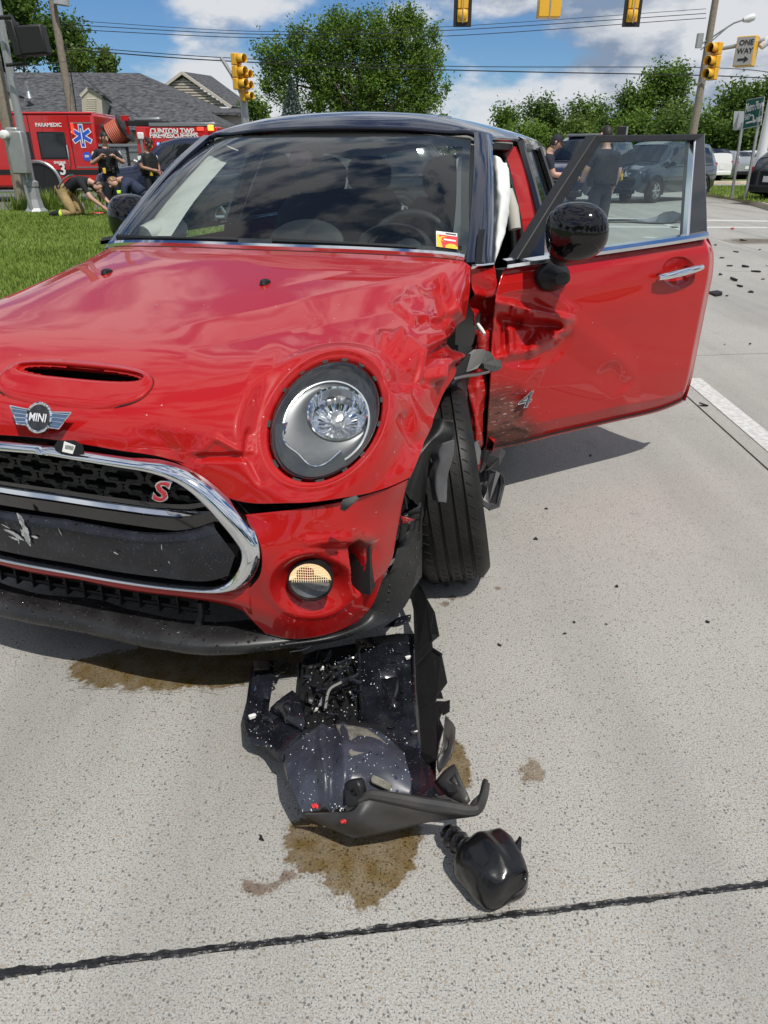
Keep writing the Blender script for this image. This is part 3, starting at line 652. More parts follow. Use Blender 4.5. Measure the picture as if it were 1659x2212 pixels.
# --- grille: chrome ring, mesh cells, bar, plate panel
def fb(a_): return .030 + .10 * max(0, abs(a_) - .05) ** 2 * 1.3
go = [(0,.682),(.12,.677),(.22,.672),(.30,.668),(.36,.650),(.415,.613),(.470,.556),(.506,.507),(.518,.466),(.507,.424),(.478,.384),(.435,.360),(.36,.350),(.2,.345),(0,.345)]
gi = [(0,.659),(.12,.654),(.20,.650),(.265,.645),(.325,.630),(.372,.598),(.414,.548),(.448,.501),(.464,.470),(.456,.430),(.428,.388),(.392,.366),(.34,.359),(.2,.3545),(0,.3545)]
GO = curve(go, 90); GI_ = curve(gi, 90)
rows = []
for t, dep in ((-.02, .022), (.02, .002), (.2, -.010), (.5, -.016), (.8, -.010), (.98, .002), (1.02, .022)):
    half = GO * (1 - t) + GI_ * t
    thin = 1.0
    rows.append([(x, fb(x) + dep, z) for x, z in half] + [(-x, fb(x) + dep, z) for x, z in half[::-1]])
b = MB(); b.grid(np.array(rows), close_u=True, flip=True); b.build('grille_surround', 'chrome', CAR, angle=180)
b = MB(); b.add([(x, fb(x) + .085, z) for x, z in GO] + [(-x, fb(x) + .085, z) for x, z in GO[::-1]], [tuple(range(180))]); b.build('grille_backing', 'interior_dark', CAR)
b = MB()   # black gap round the chrome ring
rows = []
for t, dep in ((-.10, .020), (-.02, .020), (.0, .05)):
    half = GO * (1 - t) + GI_ * t; rows.append([(x, fb(x) + dep + .012, z) for x, z in half] + [(-x, fb(x) + dep + .012, z) for x, z in half[::-1]])
b.grid(np.array(rows), close_u=True, flip=True); b.build('grille_gasket', 'interior_dark', CAR)
# elongated hexagon cells in four staggered rows
def inside(x, z, poly):
    c = False; n = len(poly)
    for i in range(n):
        x0, z0 = poly[i]; x1, z1 = poly[i - 1]
        if (z0 > z) != (z1 > z) and x < (x1 - x0) * (z - z0) / (z1 - z0) + x0: c = not c
    return c
ring = [(x, z) for x, z in GI_] + [(-x, z) for x, z in GI_[::-1]]
def hexa(w, h, k): return [(-w + k, 0), (-w + k * 2.2, h), (w - k * 2.2, h), (w - k, 0), (w - k * 2.2, -h), (-w + k * 2.2, -h)]
CW, CH = .058, .0152
me_b = MB(); o_ = hexa(CW + .010, CH + .0045, .010); i_ = hexa(CW - .006, CH - .004, .010); i2 = hexa(CW - .003, CH - .0015, .010)
ringsP = [[(x, .020, z) for x, z in o_], [(x, .000, z) for x, z in o_], [(x, -.002, z) for x, z in i2], [(x, .020, z) for x, z in i_]]
me_b.grid(np.array(ringsP), close_u=True); cell0 = me_b.build('grille_cell', 'black_plastic', CAR, angle=30); first = True
for r in range(4):
    zc = .645 - r * .0262
    for k in range(-5, 6):
        xc = (k + (.5 if r % 2 else 0)) * .118
        if sum(inside(xc + s * .05, zc + t * .008, ring) for s in (-1, 0, 1) for t in (-1, 1)) < 4: continue
        if first: o = cell0; first = False
        else: o = cell0.copy(); COL.objects.link(o); o.parent = CAR
        o.location = (xc, fb(xc) + .024, zc); o.rotation_euler = (0, 0, .26 * xc)
b = MB(); q = curve([(-.41,.566),(-.32,.546),(-.15,.545),(0,.546),(.15,.545),(.32,.546),(.41,.566)], 60)
b.grid(np.array([[(x, fb(x) + dy, z + dz * (1 - .8 * sstep(abs(x), .30, .41))) for x, z in q] for dy, dz in ((.03, -.010), (.004, -.010), (-.004, 0), (.004, .008), (.03, .010))]), flip=True); b.build('grille_bar', 'chrome', CAR)
b = MB(); b.grid(np.array([[(x, fb(x) + .02, z - s * .05) for x, z in q] for s in (0, 1)]), flip=True); b.grid(np.array([[(x, fb(x) + .012, z + .010 + s * .012) for x, z in q] for s in (0, 1)]), flip=True); b.build('grille_shelf', 'gloss_black', CAR)
pl_t = curve([(0,.487),(.12,.483),(.23,.483),(.33,.500),(.40,.528)], 40); pl_b = curve([(0,.362),(.12,.361),(.25,.363),(.36,.366),(.42,.39)], 40)
rows = []
tmid = [(0, .006), (.06, -.008), (.14, -.014), (.5, -.012), (.92, -.010), (1, .006)]
for t, dp in tmid:
    hf = pl_t * (1 - t) + pl_b * t; hf[:, 0] += .044 * 4 * t * (1 - t) * sstep(np.arange(40) / 39, .6, 1)
    rows.append([(-x, fb(x) + dp + .010, z) for x, z in hf[::-1]][:-1] + [(x, fb(x) + dp + .010, z) for x, z in hf])
b = MB(); b.grid(np.array(rows), flip=True); plate = b.build('number_plate_panel', 'shroud_plastic', CAR, angle=50)
def smear(name, pix, material, parent, bplane, seed, lift=.0):
    "a flat smear of paint or a scratch, its outline given by pixels of the photo"
    pts = [at(u, v, b=bplane) for u, v in pix]
    b = MB(); b.add(pts, [tuple(range(len(pts)))]); return b.build(name, material, parent, smooth=False)
mat('scuff', (.42, .43, .43), .7)
rs = random.Random(3)
for cu, cv, ln, an, wd in ((44,1120,30,1.0,10),(56,1148,36,1.15,13),(60,1165,30,1.2,11),(28,1152,40,.45,6),(38,1160,34,.5,6),(75,1160,16,.3,5),(47,1128,34,1.2,9),(52,1155,30,1.0,8),(62,1172,20,1.1,7),(20,1150,30,.5,3),(30,1163,26,.4,4),(12,1137,24,.5,2),(40,1168,16,1.4,3),(349,1182,14,1.5,2),(250,1195,14,.5,3),(130,1150,22,1.1,1.4),(336,1232,6,.2,3),(365,1215,7,1.0,2)):
    n = 9; P1 = []; P2 = []
    for k in range(n):
        t = k / (n - 1) - .5; w_ = wd * .5 * (1 - (2 * t) ** 2) * rs.uniform(.4, 1.2); x = cu + math.cos(an) * ln * t; y = cv + math.sin(an) * ln * t
        P1.append((x - math.sin(an) * w_, y + math.cos(an) * w_)); P2.append((x + math.sin(an) * w_, y - math.cos(an) * w_))
    smear('scuff_mark', P1 + P2[::-1], 'scuff', plate, fb(.1) - .0075, 0)
# badges
mat('silver_print', (.70, .72, .75), .4)
b0 = at(91, 904, b=.052); nv = Vector((0, -.88, .47)).normalized(); MBG = frame(b0 + np.array(nv) * .006, (1, 0, 0), nv.cross(Vector((1, 0, 0))) * -1)
if (MBG.to_3x3() @ Vector((0, 0, 1))).dot(nv) < 0: MBG = frame(b0 + np.array(nv) * .006, (1, 0, 0), nv.cross(Vector((1, 0, 0))))
b = MB(); wing = [(-.084, .020), (-.030, .016), (-.030, -.020), (-.058, -.020), (-.070, .0)]
b.prism([(-.084, .020), (-.030, .016), (.030, .016), (.084, .020), (.070, 0), (.058, -.020), (.030, -.020), (-.030, -.020), (-.058, -.020), (-.070, .0)][::-1], .004, MBG); bd = b.build('wing_badge', 'badge_blue', CAR, smooth=False, bevel=.0015)
b = MB()
for k in range(4):
    y = .014 - k * .0095
    for s in (1, -1): b.tube([MBG @ Vector((s * .032, y * .9, .0045)), MBG @ Vector((s * (.078 - k * .007), y, .0045))], .0011, 5)
b.tube([MBG @ Vector((x, y, .004)) for x, y in wing + wing[:1]], .0016, 6); b.tube([MBG @ Vector((-x, y, .004)) for x, y in wing + wing[:1]], .0016, 6)
b.lathe([(.036, .0), (.036, .006), (.033, .008), (.030, .006)], 36, MBG); b.build('badge_rim', 'chrome', bd)
b = MB(); b.lathe([(.031, .006), (.0001, .0065)], 32, MBG); b.build('badge_disc', 'gloss_black', bd)
text_mesh('badge_lettering', 'MINI', .0235, 'silver_print', bd, MBG @ Matrix.Translation((0, -.001, .0080)) @ Matrix.Diagonal((1.0, 1.15, 1, 1)), .0006, .0002)
q = at(345, 1060, b=.036); MS = frame(q, (1, 0, 0), (0, 0, 1)); MS = MS @ Matrix.Rotation(0, 4, 'Z')
zf = (MS.to_3x3() @ Vector((0, 0, 1)))
text_mesh('letter_badge', 'S', .072, 'chrome', CAR, MS @ Matrix.Translation((0, 0, .004)) @ Matrix.Diagonal((1.15, .95, 1, 1)), .004, .0035, .35)
text_mesh('letter_badge', 'S', .072, 'badge_red', CAR, MS @ Matrix.Translation((0, 0, .009)) @ Matrix.Diagonal((1.15, .95, 1, 1)), .0015, .0002, .35)
# torn paper tag on the chrome and a scrap of trim on the lip
b = MB(); M = frame(at(150, 972, b=.018), (1, 0, -.06), (0, .3, 1)); b.prism([(-.040, .002), (-.03, .017), (.012, .024), (.034, .017), (.040, -.004), (.012, -.010), (-.018, -.013), (-.034, -.008)], .0022, M); tg = b.build('torn_tag', 'black_plastic', CAR, smooth=False)
b = MB(); b.prism([(-.016, -.006), (-.012, .018), (.018, .013), (.012, -.007)], .001, M @ Matrix.Translation((0, 0, .003))); b.build('tag_paper', 'paper_white', tg, smooth=False)
b = MB()
for k in range(7): b.prism([(-.008 + k * .0032, .002), (-.007 + k * .0032, .011), (-.0055 + k * .0032, .0105), (-.0065 + k * .0032, .0015)], .0006, M @ Matrix.Translation((0, 0, .0042)))
b.build('tag_print', 'ink', tg, smooth=False)

# --- red strip under the ring and lower intake
top = curve([(0,.342),(.2,.342),(.36,.346),(.43,.355),(.475,.378)], 40); bot = curve([(0,.306),(.14,.300),(.28,.304),(.40,.296),(.47,.268)], 40)
rows = []
for t, dp in ((0, .022), (.12, .010), (.5, .008), (.85, .020), (1, .045), (1.1, .09)):
    hf = top * (1 - t) + bot * t; rows.append([(-x, fb(x) + dp, z) for x, z in hf[::-1]][:-1] + [(x, fb(x) + dp, z) for x, z in hf])
b = MB(); b.grid(np.array(rows), flip=True); b.build('bumper_strip', 'red_paint', CAR, angle=180)
b = MB(); b.box((0, .22, .27), (1.05, .02, .16)); b.build('intake_backing', 'interior_dark', CAR)
for zz in (.288, .262, .232):
    b = MB(); q = curve([(-.46, zz), (-.2, zz), (0, zz), (.2, zz), (.32, zz - .004)], 24); b.tube([(x, fb(x) + .085, z) for x, z in q], .006, 6); b.build('intake_bar', 'black_plastic', CAR)
fin = MB(); fin.box((0, 0, 0), (.005, .05, .085)); fin0 = fin.build('intake_fin', 'black_plastic', CAR, smooth=False); fin0.location = (-.44, fb(.44) + .10, .258)
for k in range(1, 14):
    o = fin0.copy(); COL.objects.link(o); o.parent = CAR; x = -.44 + k * .0565; o.location = (x, fb(x) + .10, .258)
b = MB(); b.tube([at(433,1300,b=.10), at(436,1325,b=.095), at(430,1348,b=.09)], [.010, .008, .012], 8); b.build('intake_strut', 'black_plastic', CAR)
b = MB(); b.grid(np.array([[at(455,1352,b=.11), at(520,1362,b=.12), at(580,1376,b=.125)], [at(455,1358,b=.10), at(520,1370,b=.105), at(580,1384,b=.11)]])); b.build('torn_red_edge', 'red_scraped', CAR)

# --- black lip and corner trim: swept section
path = [(0,.020),(.12,.014),(.25,.016),(.37,.034),(.50,.092),(.62,.178),(.70,.260),(.745,.330),(.772,.42),(.785,.50)]
TR = [.085,.080,.078,.080,.085,.080,.070,.060,.05,.04]; ZT = [.218,.216,.214,.214,.214,.225,.262,.315,.395,.440]; ZB = [.165,.165,.165,.165,.166,.170,.176,.182,.190,.20]
sec = []
for (x, y), tr, zt, zb in zip(path, TR, ZT, ZB):
    tdir = np.array([.9, .1]); nx = np.array([x * 1.0, -1.0 + 1.6 * max(0, x - .35)]); nx /= np.linalg.norm(nx)
    i2 = -nx * tr
    s = [(x + i2[0], y + i2[1], zt), (x + i2[0] * .45, y + i2[1] * .45, zt - .004), (x + i2[0] * .10, y + i2[1] * .10, zt - (.016 if x < .55 else .03)), (x, y, zb + .022), (x + i2[0] * .04, y + i2[1] * .04, zb + .006), (x + i2[0] * .25, y + i2[1] * .25, zb - .004), (x + i2[0] * 1.2, y + i2[1] * 1.2, zb)]
    sec.append(s)
S = np.array(sec); full = np.concatenate([mirror_a(S[::-1])[:-1], S], 0); LP = patch(full, 8, 4)
LP = LP + .0015 * vnoise(LP, 20)[..., None]
b = MB(); b.grid(LP); lip = b.build('front_lip', 'lip_plastic', CAR, angle=70)
# corner trim: black wedge rising to the wheel arch
cn = [[at(600,1379,b=.13), at(700,1369,b=.17), at(772,1345,b=.25), at(806,1306,b=.275), at(824,1256,b=.292), at(846,1228,b=.300), at(858,1185,b=.312)],
      [at(604,1392,b=.105), at(716,1378,b=.165), at(800,1338,b=.26), at(842,1290,b=.305), at(862,1245,b=.33), at(878,1212,b=.345), at(884,1176,b=.352)],
      [at(606,1402,b=.105), at(728,1384,b=.18), at(835,1343,b=.285), at(873,1312,b=.335), at(892,1270,b=.37), at(902,1218,b=.385), at(908,1166,b=.39)]]
CP = patch(cn, 6, 8); 
for sg in (1, -1):
    grid_mesh('corner_trim', CP * np.array([sg, 1, 1]), 'lip_plastic', CAR, angle=180)
b = MB(); q = [at(u, v, b=bb) for u, v, bb in ((352,1379,.03),(388,1364,.05),(384,1376,.04),(372,1381,.03))]; b.add(q, [(0, 3, 2, 1)]); b.build('glass_scrap', 'dull_metal', lip, smooth=False)

# --- headlights
def headlight(sg):
    s = np.array([sg, 1, 1]); M = frame(HC * s, E2 * s, E1 * s)
    en = EN * s; flip = (M.to_3x3() @ Vector((0, 0, 1))).dot(Vector(en)) < 0
    X = Vector(E2 * s); Y = Vector(E1 * s); Z = Vector(en); Mx = Matrix(((X.x, Y.x, Z.x, HC[0] * sg), (X.y, Y.y, Z.y, HC[1]), (X.z, Y.z, Z.z, HC[2]), (0, 0, 0, 1)))
    ell = lambda r, z: [(r, z)]
    D = Matrix.Diagonal((HRX, HRY, 1, 1))
    b = MB(); b.lathe([(.99, -.016), (.985, -.045), (.90, -.05)], 64, Mx @ D); root = b.build('headlight', 'interior_dark', CAR)
    b = MB(); b.lathe([(.992, -.028), (.985, -.010), (.970, -.005), (.955, -.008), (.95, -.03)], 64, Mx @ D); b.build('lamp_bezel', 'gloss_black', root)
    T_ = np.linspace(0, 2 * math.pi, 64, endpoint=False); bx, by, br = .010, .040, .069
    ringp = lambda cx, cy, rx, ry, z: [Mx @ Vector((cx + rx * math.cos(t), cy + ry * math.sin(t), z)) for t in T_]
    b = MB(); b.grid(np.array([ringp(0, 0, HRX * .955, HRY * .955, -.020), ringp(0, 0, HRX * .90, HRY * .90, -.030), ringp(-.002, .004, .097, .116, -.044)]), close_u=True); b.build('lamp_housing', 'lamp_silver', root)
    b = MB(); b.grid(np.array([ringp(-.002, .004, .097, .116, -.042), ringp(.0, .012, .090, .104, -.044), ringp(.006, .026, .080, .086, -.046), ringp(bx, by, br + .004, br + .004, -.044)]), close_u=True); b.build('light_disc', 'disc_grey', root)
    b = MB(); q_ = ringp(-.002, .004, .097, .116, -.040); b.tube(q_ + q_[:1], .0028, 6, cap=False); b.build('light_ring', 'lens_ring', root)
    Mr = Mx @ Matrix.Translation((bx, by, -.046))
    b = MB()
    prof = [(.069, .006), (.066, -.004), (.059, -.018), (.047, -.033), (.032, -.042), (.017, -.046), (.015, -.036), (.001, -.034)]
    n = 60; vs = []; fs = []
    for i, (r, z) in enumerate(prof):
        for j in range(n):
            an = 2 * math.pi * j / n; rr = r * (1 + (.012 if (j // 2) % 2 else -.0) * (1 if 0 < i < 5 else 0)); vs.append(Mr @ Vector((rr * math.cos(an), rr * math.sin(an), z + (.0015 if (j // 2) % 2 and 0 < i < 5 else 0))))
    fs = [(i * n + j, i * n + (j + 1) % n, (i + 1) * n + (j + 1) % n, (i + 1) * n + j) for i in range(len(prof) - 1) for j in range(n)]
    b.add(vs, fs); b.build('main_reflector', 'reflector', root, angle=12)
    b = MB(); b.lathe([(.017, -.045), (.017, -.016), (.013, -.009), (.001, -.007)], 20, Mr); b.build('bulb_cap', 'dull_metal', root)
    b = MB(); b.lathe([(.074, -.002), (.072, .008), (.068, .005)], 56, Mr); b.build('reflector_rim', 'chrome', root)
    # turn-signal strip along the lower edge
    pts_o = []; pts_i = []
    for t in np.linspace(math.pi * 1.13, math.pi * 1.83, 26):
        pts_o.append(Mx @ Vector((.905 * HRX * math.cos(t), .905 * HRY * math.sin(t), -.018))); k = .70 + .05 * math.sin((t - math.pi * 1.13) * 5)
        pts_i.append(Mx @ Vector((k * HRX * math.cos(t), k * HRY * math.sin(t), -.014)))
    b = MB(); b.grid(np.array([pts_o, pts_i])); ts = b.build('turn_signal', 'signal_lens', root)
    b = MB(); b.tube(pts_i, .0028, 6); b.build('signal_edge', 'chrome', root)
    lens = MB(); lens.lathe([(.985, -.012), (.965, .002), (.89, .013), (.72, .026), (.5, .035), (.25, .040), (.001, .042)], 64, Mx @ D); lens.build('headlight_lens', 'lens_glass', root, angle=180)
    # slotted flange the missing trim ring clipped into
    tabs = [(15, 1), (38, 1), (62, 1), (84, 1), (105, 1), (126, 1), (150, 1), (172, .8), (205, 1.3), (246, 1.6), (276, 1.5), (300, 1.4), (325, 1), (345, 1)]
    for an, w_ in tabs:
        t = R(an); c = Mx @ Vector((1.028 * HRX * math.cos(t), 1.028 * HRY * math.sin(t), -.0065)); tx = X * (-math.sin(t) * HRX) + Y * (math.cos(t) * HRY)
        b = MB(); Mt = frame(c, tx, Z.cross(tx)); b.prism([(-.008 * w_, -.008), (.008 * w_, -.008), (.0065 * w_, .0055), (-.0065 * w_, .0055)], .003, Mt @ Matrix.Translation((0, 0, -.0015))); b.build('clip_slot', 'interior_dark', root, smooth=False)
mat('lens_ring', (.62, .64, .66), .2, .3); mat('lamp_silver', (.07, .074, .082), .30, .4); mat('disc_grey', (.075, .08, .086), .34, .3); 
m = mat('signal_lens', (.11, .12, .13), .25, .2, .6); n_ = m.node_tree.nodes; w_ = n_.new('ShaderNodeTexWave'); w_.inputs['Scale'].default_value = 160; t_ = n_.new('ShaderNodeTexCoord'); bb_ = n_.new('ShaderNodeBump'); bb_.inputs['Strength'].default_value = .8; bb_.inputs['Distance'].default_value = .003
m.node_tree.links.new(t_.outputs['Object'], w_.inputs[0]); m.node_tree.links.new(w_.outputs[0], bb_.inputs['Height']); m.node_tree.links.new(bb_.outputs[0], n_['Principled BSDF'].inputs['Normal'])
headlight(1); headlight(-1)
b = MB(); q = [at(u, v, b=.07) for u, v in ((742,1078),(770,1070),(776,1076),(758,1092),(748,1100),(738,1097))]; b.add(q, [tuple(range(6))]); b.build('gap_foam', 'grey_foam', CAR, solid=.01)
b = MB(); M4 = MB(); 
# dark box added behind the panels to block light through the gaps
b.add([(x * .66, y, z) for x in (-1, 1) for y in (.30, 1.30) for z in (.30, .66)], [(0, 1, 3, 2), (4, 6, 7, 5), (0, 4, 5, 1), (2, 3, 7, 6), (0, 2, 6, 4), (1, 5, 7, 3)]); b.build('gap_light_block', 'interior_dark', CAR, smooth=False)
b = MB(); b.box((0, .36, .50), (1.2, .02, .20)); b.box((0, .30, .44), (1.1, .02, .16)); b.build('bumper_beam', 'interior_dark', CAR, smooth=False)
b = MB(); b.add([(-.60,1.0,.90),(.60,1.0,.90),(.66,1.36,.945),(-.66,1.36,.945)], [(0, 1, 2, 3)]); b.add([(-.68,1.33,.94),(.68,1.33,.94),(.68,1.37,.3),(-.68,1.37,.3)], [(0, 1, 2, 3)]); b.build('bulkhead', 'interior_dark', CAR, smooth=False)
mat('foam_light', (.16, .16, .15), .8); mat('liner_grey', (.085, .088, .095), .30, 0, .3, noise=(7, .7, (.02, .021, .024)), bump=(60, .2, .003)); mat('headliner_grey', (.16, .16, .15), .9); mat('gloss_rubber', (.02, .02, .021), .35); mat('dark_maroon', (.03, .008, .008), .4)
mat('dull_plastic', (.05, .052, .055), .45, noise=(20, .6, (.02, .02, .022))); mat('rim_grey', (.30, .31, .32), .3, .8)
m = mat('mirror_black', (.004, .004, .005), .10, 0, .6, spec=.25); 
nn2 = m.node_tree.nodes; t2 = nn2.new('ShaderNodeTexCoord'); x2 = nn2.new('ShaderNodeTexNoise'); x2.inputs['Scale'].default_value = 6; x2.inputs['Detail'].default_value = 2; m.node_tree.links.new(t2.outputs['Object'], x2.inputs[0])
r2 = nn2.new('ShaderNodeMapRange'); r2.inputs[1].default_value = .58; r2.inputs[2].default_value = .72; r2.inputs[3].default_value = .10; r2.inputs[4].default_value = .3; m.node_tree.links.new(x2.outputs[0], r2.inputs[0]); m.node_tree.links.new(r2.outputs[0], nn2['Principled BSDF'].inputs['Roughness'])
# --- open driver door, in its own plane: s along the door from the hinge, n outwards, z up
DTH = R(43); DH = np.array([.83, 1.36]); DD = np.array([math.sin(DTH), math.cos(DTH)]); DN = np.array([math.cos(DTH), -math.sin(DTH)])
def dpt(s, n, z): q = DH + s * DD + n * DN; return np.array([q[0], q[1], z])
def dn_of(z): return -.42 * max(0, z - .97)
def dat(u, v, n=None):
    "place on the door seen at a pixel; above the belt the door leans inwards"
    c0 = w2c(CPOS); dd = w2c(CPOS + ray(u, v)) - c0; nn_ = 0.0 if n is None else n
    for _ in range(12 if n is None else 1):
        t = (nn_ - ((c0[:2] - DH) @ DN)) / (dd[:2] @ DN); q = c0 + t * dd
        if n is None: nn_ = dn_of(q[2])
    return q
DOOR = empty('door', (0, 0, 0)); DOOR.parent = CAR; DOOR['label'] = 'driver door swung open, its front lower corner crushed and scraped'
Lp = curve([(1089,580),(1077,618),(1069,658),(1064,740),(1061,798),(1055,900),(1049,975)], 201)
Rp = curve([(1530,514),(1541,545),(1540,590),(1530,640),(1507,755),(1494,820),(1481,866)], 201)
Tp = curve([(1089,580),(1180,567),(1285,551),(1400,534),(1480,522),(1530,514)], 261)
Bp = curve([(1049,975),(1129,959),(1209,939),(1329,911),(1420,890),(1481,866)], 261)
nr, nc = 201, 261; r_ = np.linspace(0, 1, nr)[:, None, None]; c_ = np.linspace(0, 1, nc)[None, :, None]
PX = Lp[:, None] * (1 - c_) + Rp[:, None] * c_ + Tp[None] * (1 - r_) + Bp[None] * r_ - (Lp[0] * (1 - r_) * (1 - c_) + Rp[0] * (1 - r_) * c_ + Lp[-1] * r_ * (1 - c_) + Rp[-1] * r_ * c_)
DPn = np.zeros((nr, nc)); rr = np.linspace(0, 1, nr)[:, None]; cc2 = np.linspace(0, 1, nc)[None]
DPn += np.interp(rr, [0, .06, .15, .3, .5, .75, .90, 1], [-.025, -.012, .0, .008, .010, .0, -.014, -.05]) + 0 * cc2
DPn -= .045 * sstep(np.abs(cc2 - .0), .955, 1.0) ** 1.5
U, V = PX[..., 0], PX[..., 1]
crush = (1 - sstep(U, 1170, 1245)) * sstep(V, 620, 680) * (1 - sstep(V, 780, 900))
PP = np.stack([U * .005, V * .005, U * 0], -1)
D = -.036 * np.clip(1 - np.hypot((U - 1135) / 105, (V - 712) / 85), 0, 1) ** .7
DF = [(1070,652,1110,660,30,14,.030),(1110,660,1148,669,34,12,.036),(1148,669,1228,688,40,10,.040),(1080,690,1122,699,14,14,-.034),(1122,699,1216,706,12,12,-.032),(1161,638,1228,686,14,30,.014),
 (1224,704,1197,731,26,16,.026),(1197,731,1148,757,26,16,.028),(1148,757,1088,769,24,16,.022),(1087,704,1090,764,14,9,-.020),(1104,708,1106,760,12,10,.014),(1070,712,1073,768,10,10,-.014),(1152,714,1138,750,14,10,-.016),(1168,714,1176,735,10,12,.010),
 (1197,731,1126,845,80,22,.010),(1064,772,1090,769,14,14,.010),(1110,918,1140,930,6,5,.008),(1062,880,1122,850,30,26,-.010),(1060,936,1100,905,18,20,.008),(1240,704,1332,772,60,40,.008),(1318,792,1350,834,46,30,-.009),(1340,776,1350,882,46,36,.007),(1225,678,1400,640,50,30,.004)]
for c in DF: D += fold(U, V, c)
K = np.array([.1, .25, .3, .25, .1])
for ax_ in (0, 1): D = np.apply_along_axis(lambda m_: np.convolve(np.pad(m_, 2, 'edge'), K, 'valid'), ax_, D)
D += .003 * vnoise(PP + 1, 1.6) * sstep(V, 600, 680)
D -= .020 * np.clip(1 - np.hypot((U - 1465) / 36, (V - 588) / 34), 0, 1) ** .6 * .9       # handle cup
DP = np.array([[dat(PX[i, j, 0], PX[i, j, 1], n=DPn[i, j] + D[i, j]) for j in range(nc)] for i in range(nr)])
wear = np.clip(1.15 - np.hypot((U - 1088) / 85, (V - 900) / 95), 0, 1) * 1.0 + np.clip(1 - seg_d(U, V, (1070,960,1200,930)) / 36, 0, 1) * .35
for c in DF[:10]: wear = np.maximum(wear, np.clip(1 - seg_d(U, V, c[:4]) / 5, 0, 1) * .30)
wear = np.maximum(wear, np.clip(1 - np.hypot((U - 1110) / 60, (V - 650) / 18), 0, 1) * .34)
o = grid_mesh('door_skin', DP, 'car_red', DOOR, wear=np.clip(wear, 0, 1), angle=180); md = o.modifiers.new('solid', 'SOLIDIFY'); md.thickness = .006; md.offset = -1
# inner side of the door
def spoly(pix, n): return [dat(u, v, n=n) for u, v in pix]
b = MB(); q = [PX[0, k] for k in range(0, nc, 10)] + [PX[k, -1] for k in range(10, nr, 10)] + [PX[-1, k] for k in range(nc - 11, -1, -10)] + [PX[k, 0] for k in range(nr - 11, 0, -10)]
f0 = [np.array(dat(u, v, n=-.03)) for u, v in q]; f1 = [p + np.array([-DN[0], -DN[1], 0]) * .10 for p in f0]; c3 = np.mean(f1, 0); f1 = [p + (c3 - p) * .05 for p in f1]; c3 = np.mean(f0, 0); f0 = [p + (c3 - p) * .022 for p in f0]; k = len(q)
b.add(f0 + f1, [tuple(range(k, 2 * k))] + [(i, (i + 1) % k, k + (i + 1) % k, k + i) for i in range(k)]); b.build('door_lining', 'interior_dark', DOOR, smooth=False)
# edge flange in red paint
b = MB(); q = [dat(*Rp[k], n=-.05) for k in range(0, 201, 20)]; b.grid(np.array([q, [p - np.array([DN[0], DN[1], 0]) * .05 for p in q]])); b.build('door_edge', 'red_paint', DOOR)
# belt chrome
q = [dat(u, v - 4, n=.0) for u, v in curve([(1093,574),(1180,561),(1285,547),(1400,531),(1480,519),(1527,511)], 40)]
b = MB(); dnv = np.array([DN[0], DN[1], 0]); b.grid(np.array([[p + dnv * a_ + np.array([0, 0, z_]) for p in q] for a_, z_ in ((-.012, -.016), (.006, -.014), (.010, -.002), (.004, .010), (-.02, .014))])); b.build('door_chrome', 'chrome', DOOR)
# window frame: slanted front bar, header, rear post
def bar(name, inn, outn, th, material, nface=.0):
    A = [dat(*p) + dnv * nface for p in outn]; B = [dat(*p) + dnv * nface for p in inn]; back = -dnv * th
    b = MB(); b.grid(np.array([[p + back for p in A], A, B, [p + back for p in B], [p + back for p in A]])); return b.build(name, material, DOOR, bevel=.004)
bar('window_frame', [(1142,558),(1219,430),(1297,308)], [(1113,560),(1198,424),(1284,292)], .045, 'black_plastic', .004)
bar('window_frame', [(1297,308),(1400,306),(1504,303)], [(1284,292),(1400,291),(1521,289)], .045, 'black_plastic', .0045)
bar('window_post', [(1500,303),(1494,400),(1487,520)], [(1521,289),(1524,400),(1527,513)], .05, 'gloss_black', .004)
bar('window_channel', [(1498,306),(1490,400),(1482,520)], [(1502,304),(1494,400),(1487,520)], .03, 'chrome', .0065)
bar('mirror_sail', [(1176,553),(1178,500),(1182,490)], [(1138,558),(1160,523),(1180,488)], .02, 'gloss_black', .002)
gl = [[(1140,562),(1250,548),(1370,531),(1489,515)], [(1190,480),(1290,455),(1390,440),(1492,430)], [(1240,400),(1320,385),(1410,372),(1496,365)], [(1296,307),(1365,306),(1430,305),(1502,303)]]
GLP = patch([[dat(u, v) - dnv * .012 for u, v in r] for r in gl], 6, 6); o = grid_mesh('door_window', GLP, 'side_glass', DOOR, angle=180)
# handle
h0, h1 = dat(1422, 600, n=.035), dat(1517, 577, n=.035)
b = MB(); ks = np.linspace(0, 1, 12); b.tube([h0 * (1 - t) + h1 * t + dnv * (.006 * math.sin(math.pi * t)) for t in ks], [.010 + .006 * math.sin(math.pi * t) ** .5 for t in ks], 12); hd = b.build('door_handle', 'chrome', DOOR)
b = MB(); 
for t in (.12, .80): b = MB(); b.tube([h0 * (1 - t) + h1 * t, h0 * (1 - t) + h1 * t - dnv * .045], .010, 8); b.build('handle_post', 'gloss_black', DOOR)
# the number left of the side script, clinging to the sheet
q = dat(1127, 866, n=.004); M = frame(q, (DD[0], DD[1], .03), (0, 0, 1))
M = M @ Matrix.Translation((0, 0, -.02))
text_mesh('side_numeral', '4', .095, 'chrome', DOOR, M @ Matrix.Translation((0, 0, .026)) @ Matrix.Diagonal((1.35, .9, 1, 1)), .003, .0018, .30)
text_mesh('side_numeral_face', '4', .095, 'lamp_dark', DOOR, M @ Matrix.Translation((0, 0, .0305)) @ Matrix.Diagonal((1.35, .9, 1, 1)), .0008, -.0012, .30)
